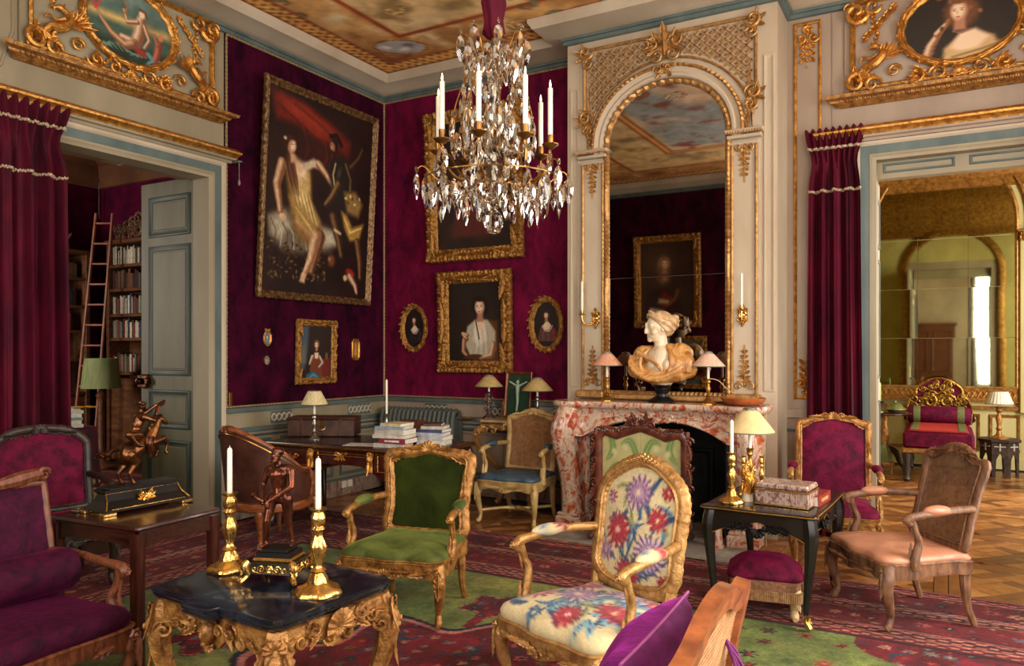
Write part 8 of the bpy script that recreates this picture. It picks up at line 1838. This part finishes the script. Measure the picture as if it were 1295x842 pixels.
for z, nm in ((2.62, 'upper shelf of the dim bookcase'), (2.22, 'second shelf of the dim bookcase'), (1.86, 'third shelf of the dim bookcase')):
    start_z = z + .001; row(nm, 'books on the ' + nm, 'curtain side', 20, -1.30, 0, DRKC, .27, 'y')
for i, y in enumerate((-.95, -.84, -.72)):
    mb = MB(); mb.lathe([(.03, 0), (.032, .02), (.014, .03), (.028, .07), (.034, .10), (.02, .13), (.008, .15), (0, .152)], 14)
    tag(mb.obj('white_figure', M('plaster', (206, 198, 186), rough=.6)), 'small white plaster figure, %s from the curtain on the dim bookcase' % ORD[i], 'figurine', 'white figures on the dim bookcase', loc=(-5.2, y, 1.461))
for i, y in enumerate((-1.02, -.86, -.70)):
    mb = MB(); mb.lathe([(.035, 0), (.036, .02), (.016, .03), (.016, .10), (.04, .16), (.045, .30), (.03, .38), (.012, .40)], 14)
    tag(mb.obj('dark_vase', EBONY), 'dark slender vase, %s from the curtain on the low shelf' % ORD[i], 'vase', 'dark vases on the low library shelf', loc=(-5.2, y, .981))
LD = thing('library_ladder', 'reddish wooden ladder leaning against the library corner', 'ladder', (-4.62, -.80, .012))
LW = M('ladder_wood', (168, 92, 56), (120, 60, 36), rough=.5, scale=6)
p0, p1 = Vector((0, 0, .01)), Vector((.16, .22, 3.46)); sd = Vector((.87, .49, 0)) * .135
for f in (-1, 1): MB().tube([p0 + sd * f * 1.15, p1 + sd * f * .85], .022, 6).obj('rail', LW, LD)
for i in range(12): q = .06 + .90 * i / 11; c = p0.lerp(p1, q); MB().tube([c - sd * (1.15 - .3 * q), c + sd * (1.15 - .3 * q)], .015, 6).obj('rung', LW, LD)
FL = thing('floor_lamp', 'tall floor lamp with sage green drum shade and turned column in the library', 'lamp', (-4.02, -.90, .012))
MB().lathe([(.17, 0), (.17, .03), (.12, .05), (.10, .08), (.05, .12), (.045, .20), (.055, .24), (.045, .28), (.04, .85), (.05, .93), (.07, .96), (.05, 1.0), (.03, 1.04), (.012, 1.05), (.012, 1.15)], 20).obj('column', LIBW, FL)
mb = MB(); n = 60; pr = [(.245, 1.06), (.242, 1.066), (.20, 1.45), (.198, 1.455), (.194, 1.45), (.238, 1.066)]; vs = []
for r, z in pr: vs += [(r * (1 + .008 * math.cos(30 * 2 * PI * j / n)) * math.cos(2 * PI * j / n), r * math.sin(2 * PI * j / n), z) for j in range(n)]
mb.add(vs, [(i * n + j, i * n + (j + 1) % n, ((i + 1) % 6) * n + (j + 1) % n, ((i + 1) % 6) * n + j) for i in range(6) for j in range(n)]); mb.obj('shade', M('sage_shade', (150, 160, 108), (122, 134, 84), rough=.7, scale=30, stretch=(1, 1, .05)), FL)
DT = thing('draped_table', 'small table under a dark crimson cloth with gold embroidery', 'table', (-1.35, -2.93, .0))
MB().lathe([(.30, .015), (.31, .20), (.285, .45), (.27, .78), (.262, .845), (.25, .855), (0, .857)], 60, fn=lambda a, z: 1 + .07 * math.cos(11 * a) * max(0, 1 - z / .86)).obj('cloth', M('dark_crimson_cloth', (70, 10, 24), (40, 4, 14), rough=.8, scale=8, sheen=.4), DT)
mb = MB(); mb.lathe([(.302, .24), (.305, .30), (.30, .31)], 60, fn=lambda a, z: 1 + .07 * math.cos(11 * a) * .68)
for i in range(22): a = 2 * PI * i / 22; mb.rosette((.315 * math.cos(a), .315 * math.sin(a), .37), (-math.sin(a), math.cos(a), 0), AZ, (math.cos(a), math.sin(a), 0), .03, 6, .3)
for i in range(5): a = -.9 + i * .2; stube(mb, [(.29 * math.cos(a), .29 * math.sin(a), .82), (.31 * math.cos(a + .1), .31 * math.sin(a + .1), .70), (.32 * math.cos(a), .32 * math.sin(a), .58), (.32 * math.cos(a + .12), .32 * math.sin(a + .12), .46)], .008, 5, 5)
mb.obj('gold_embroidery', BRAID, DT)
z = .859
for i, (h, w, col, nm) in enumerate(((.03, .27, (200, 196, 186), 'grey white'), (.035, .28, (214, 206, 170), 'pale cream'), (.025, .26, (120, 140, 130), 'grey green'), (.035, .28, (222, 218, 208), 'white'), (.03, .27, (206, 198, 160), 'pale yellow'), (.025, .26, (226, 222, 214), 'bright white'))):
    book('art_book', '%s book, %s of the pile on the crimson draped table' % (nm, OR[i]), (-1.35 + .01 * (-1) ** i, -2.93, z), R(64 + 3 * (-1) ** i), w, .21, h, col); z += h + .0005
    if i == 3: zy = z
mb = MB(); mb.grid(lambda u, v: (-1.22 + .10 * u, -2.93 + .16 * v, z + .004 + .012 * math.sin(u * 9) * math.sin(v * 7)), 10, 10); mb.grid(lambda u, v: (-1.22 + .10 * u, -2.93 + .16 * v, z + .001), 4, 4); tag(mb.obj('yellow_duster', M('yellow_cloth', (226, 170, 30), (190, 130, 16), rough=.8)), 'crumpled yellow cloth lying on the library book pile', 'cloth')
mb = MB(); mb.ell((0, 0, .16), (.24, .20, .15), 20, 12)
for i in range(14): a = 2 * PI * i / 14; stube(mb, [(.05 * math.cos(a), .04 * math.sin(a), .31), (.20 * math.cos(a), .16 * math.sin(a), .24), (.245 * math.cos(a + .1), .2 * math.sin(a + .1), .12)], .018, 5, 4)
tag(mb.obj('gold_brocade_cushion', M('gold_brocade', (150, 120, 62), (96, 72, 34), rough=.7, scale=16, bmp=.3, sheen=.3)), 'rumpled gold brocade cushion on the library floor below the draped table', 'cushion', loc=(-.72, -2.98, .008))
# ================================================================== GILDED ROOM BEYOND THE RIGHT DOOR
D2 = bpy.data.objects.new('door_2', None); COL.objects.link(D2); struct(D2, 'cream door leaf standing open edge-on at the right doorway'); D2.location = (5.13, .34, 0)
MB().box((0, .33, 1.565), (.045, .66, 3.10), .004).obj('leaf', CREAM, D2, smooth=False)
for z0, z1 in ((2.5, 2.95), (1.3, 2.4), (.2, 1.1)): mb = MB(); mb.mould([(.08, z0), (.58, z0), (.58, z1), (.08, z1)], [(0, 0), (.006, .012), (.03, .010), (.036, 0)], lambda a, b, h: (.022 + h, a, b)); mb.obj('panel_moulding', BLUE, D2)
for z in (.5, 1.55, 2.6): MB().tube([(.03, .0, z), (.03, .0, z + .08)], .012, 8).obj('hinge', BRASS, D2)
mb = MB(); stube(mb, [(.02, .60, 1.08), (.06, .60, 1.08), (.075, .55, 1.08)], .010, 6, 4); mb.obj('door_handle', EBONY, D2)
DB = thing('daybed', 'crimson velvet daybed with pierced gilt headboard under the large old mirror', 'daybed', (5.62, 3.90, 0), R(0))
MB().box((0, 0, .50), (.74, 1.30, .20), .03).obj('velvet_box_seat', VCRIM, DB)
o = MB().box((0, -.02, .613), (.62, 1.22, .026), .01).obj('seat_cover', M('red_silk_cover', (156, 38, 30), (116, 20, 20), rough=.6, scale=6, sheen=.3), DB)
for sx in (-1, 1): MB().box((sx * .25, -.02, .628), (.075, 1.2, .006), .002).obj('green_band', M('green_braid', (112, 116, 62), (84, 88, 42), rough=.7, scale=50), DB, smooth=False)
mb = MB(); mb.lathe([(.02, -.36), (.09, -.36), (.11, -.33), (.112, 0), (.11, .33), (.09, .36), (.02, .36)], 20, mat=Matrix.Translation((0, .52, .73)) @ Matrix.Rotation(R(90), 4, 'Y')); mb.obj('bolster', VCRIM, DB)
for sx in (-1, 1): mb = MB(); mb.lathe([(.113, -.04), (.117, 0), (.113, .04)], 20, mat=Matrix.Translation((sx * .25, .52, .73)) @ Matrix.Rotation(R(90), 4, 'Y')); mb.obj('green_band', MATS['green_braid'], DB)
MB().box((0, 0, .375), (.76, 1.32, .06), .012).obj('carved_rail', GILTD, DB)
for sx in (-1, 1):
    for sy in (-1, 1): MB().lathe([(.03, .0), (.045, .03), (.03, .07), (.05, .14), (.035, .22), (.055, .30), (.05, .36)], 16, (sx * .33, sy * .60, 0)).obj('leg', DKWOOD, DB)
hb = [(-.36, .60), (-.37, .80), (-.33, .92), (-.27, .98), (-.26, 1.06), (-.18, 1.14), (-.08, 1.19), (0, 1.20)]; hb = hb + [(-a, b) for a, b in reversed(hb[:-1])]
MB().prism(spline2(hb, 3, True), .66, .69, lambda a, b, h: (a, h, b)).obj('headboard_velvet', VCRIM, DB)
mb = MB(); rr = random.Random(14)
for k in range(84):
    a, q = rr.uniform(-.15, PI + .15), rr.uniform(.05, 1) ** .55; x, zz = .335 * q * math.cos(a), .70 + .46 * q * math.sin(a)
    mb.scroll((x, .65, zz), (rr.choice((-1, 1)), 0, 0), (0, 0, rr.choice((-1, 1))), AY, rr.uniform(.035, .055), 1.4, .24)
    if k % 3 == 0: mb.rosette((x, .65, zz), AX, AZ, AY, .03, 6, .6)
for f in (-1, 1): mb.scroll((f * .10, .645, .90), (f, 0, 0), AZ, AY, .10, 1.5, .18)
mb.rosette((0, .645, .90), AX, AZ, AY, .055, 8, .5); mb.tube([(a, .66, b) for a, b in spline2(hb, 3, False)], .018, 6); mb.obj('gilt_openwork', M('antique_gilt', (186, 140, 52), (96, 64, 22), rough=.35, metal=.7, scale=30, bmp=.4), DB)
TB = thing('inlaid_tabouret', 'low eight-sided dark inlaid stool table carrying the pleated lamp', 'table', (6.28, 4.35, 0))
op = [(.24 * math.cos(PI / 8 + k * PI / 4), .24 * math.sin(PI / 8 + k * PI / 4)) for k in range(8)]
top_slab(op, [(1.0, .43), (1.04, .44), (1.04, .46), (1, .466)]).obj('top', DKWOOD, TB, smooth=False)
for k in range(8):
    a, b = op[k], op[(k + 1) % 8]; mb = MB(); L = lambda t, z, s_=.93: ((a[0] + (b[0] - a[0]) * t) * s_, (a[1] + (b[1] - a[1]) * t) * s_, z)
    mb.add([L(0, 0), L(.22, 0), L(.28, .22), L(.5, .30), L(.72, .22), L(.78, 0), L(1, 0), L(1, .43), L(0, .43)], [(0, 1, 2, 8), (2, 3, 8), (3, 7, 8), (3, 4, 7), (4, 5, 6, 7)]); mb.obj('side_panel', M('inlay_wood', (70, 54, 42), (34, 26, 22), rough=.4, scale=26), TB, smooth=False)
    mb = MB(); mb.tube([L(.5, .33, .95), L(.5, .42, .95)], .010, 5); mb.tube([L(.15, .38, .95), L(.85, .38, .95)], .007, 5); mb.obj('inlay', M('mother_of_pearl', (190, 180, 160), rough=.3), TB)
shade_lamp('pleated_lamp', 'gilt column lamp with white pleated shade on the inlaid stool table', (6.28, 4.35, .467), .40, .03, (.155, .095, .16), GILTD, M('white_shade', (222, 212, 190), (190, 178, 152), rough=.7, scale=50), cap=False, pleat=22, rb=.11)
GT = thing('round_table', 'round dark pedestal table at the left of the gilded room', 'table', (5.0, 4.1, 0))
MB().lathe([(.30, .735), (.32, .745), (.32, .76), (.30, .77), (0, .771)], 32).obj('top', MAHOG, GT)
MB().lathe([(.05, .74), (.04, .6), (.07, .5), (.045, .35), (.09, .2), (.05, .16)], 16).obj('pedestal', GILTD, GT)
for k in range(3): a = k * 2.09 + .4; mb = MB(); stube(mb, [(.03 * math.cos(a), .03 * math.sin(a), .30), (.14 * math.cos(a), .14 * math.sin(a), .24), (.2 * math.cos(a), .2 * math.sin(a), .10), (.28 * math.cos(a), .28 * math.sin(a), .02)], [.04, .04, .03, .025], 8, 5); mb.obj('leg', DKWOOD, GT)
mb = MB(); mb.lathe([(.06, 0), (.08, .01), (.10, .03), (.13, .04), (.13, .05), (.10, .07), (.07, .11), (.02, .13), (.02, .15), (.0, .155)], 24); tag(mb.obj('tureen', M('green_bronze', (150, 150, 90), (100, 104, 60), rough=.35, metal=.5, scale=12)), 'low greenish covered dish on the round table of the gilded room', 'dish', loc=(5.13, 4.0, .772))
mb = MB(); mb.lathe([(.06, 0), (.06, .01), (.02, .03), (.016, .12), (.03, .14), (.016, .15)], 16); tag(mb.obj('green_candlestick', MATS['green_bronze']), 'greenish candlestick on the round table behind the door leaf', 'candlestick', loc=(4.95, 3.93, .772))
candle((4.95, 3.93, .92), .24, 'pale green candle on the round table of the gilded room', .022, M('green_wax', (190, 206, 130), rough=.5))
t = thing('glass_lantern', 'small greenish glass lantern on the shelf under the round table', 'lantern', (5.02, 3.78, 0))
MB().lathe([(.11, .12), (.115, .14), (.11, .16), (.0, .161)], 24).obj('stand', GILTD, t); MB().lathe([(.085, .162), (.09, .25), (.06, .33), (.02, .37), (.02, .40), (0, .405)], 6).obj('glass_body', M('green_glass', (140, 156, 110), rough=.15, spec=.8), t, smooth=False)
for k in range(3): a = k * 2.09; MB().tube([(.08 * math.cos(a), .08 * math.sin(a), .0), (.08 * math.cos(a), .08 * math.sin(a), .125)], .012, 6).obj('leg', GILTD, t)
book('purple_album', 'purple album standing on edge behind the door leaf in the gilded room', (4.86, 4.05, .772), R(80), .06, .20, .32, (96, 40, 100))
DC = thing('carved_console', 'dark carved console with gilt scroll at the right edge of the gilded room', 'console', (6.62, 3.3, 0))
mb = MB(); stube(mb, [(0, 0, 0), (-.06, 0, .12), (.05, 0, .3), (-.06, 0, .52), (.02, 0, .74)], [.09, .07, .08, .09, .06], 10, 6); mb.scroll((-.04, -.06, .62), (-1, 0, 0), AZ, AY, .10, 1.4, .26); mb.leaf((-.04, -.08, .45), (0, 0, 1), AY, .2, .09, .5, 5); mb.obj('carved_support', M('dark_gilt', (92, 58, 32), (46, 26, 16), rough=.4, metal=.3, scale=16, bmp=.4), DC)
MB().box((.22, .1, .79), (.62, .5, .05), .015).obj('top', DKWOOD, DC); MB().box((.25, .1, .04), (.55, .4, .08), .02).obj('plinth', DKWOOD, DC)
# ---- behind the camera, seen only in the mirrors: a tall cupboard and a table with a pale lamp
WC = thing('wall_cupboard', 'tall brown panelled cupboard on the wall facing the right doorway', 'cupboard', (5.35, -7.26, 0), R(180))
MB().box((0, 0, 1.15), (1.15, .30, 2.2), .01).obj('body', OAKR, WC, smooth=False); MB().box((0, -.02, 2.28), (1.25, .36, .08), .02).obj('cornice', OAKR, WC)
for sx in (-1, 1):
    for z0, z1 in ((.15, .95), (1.1, 2.1)): mb = MB(); mb.mould([(sx * .28 - .22, z0), (sx * .28 + .22, z0), (sx * .28 + .22, z1), (sx * .28 - .22, z1)], [(0, 0), (.01, .025), (.03, .02), (.05, 0)], XZ(-.15)); mb.obj('door', OAKR, WC)
BT = thing('blue_sofa', 'pale blue upholstered sofa against the wall facing the fireplace', 'sofa', (1.9, -6.85, .009), R(180))
MB().box((0, 0, .30), (1.7, .75, .24), .06).obj('seat', BLUELEA, BT); MB().box((0, .32, .62), (1.7, .16, .56), .06).obj('backrest', BLUELEA, BT)
for sx in (-1, 1):
    MB().box((sx * .82, 0, .48), (.14, .72, .30), .06).obj('arm', BLUELEA, BT)
    for sy in (-1, 1): MB().box((sx * .75, sy * .3, .09), (.06, .06, .18), .01).obj('leg', GILTD, BT, smooth=False)
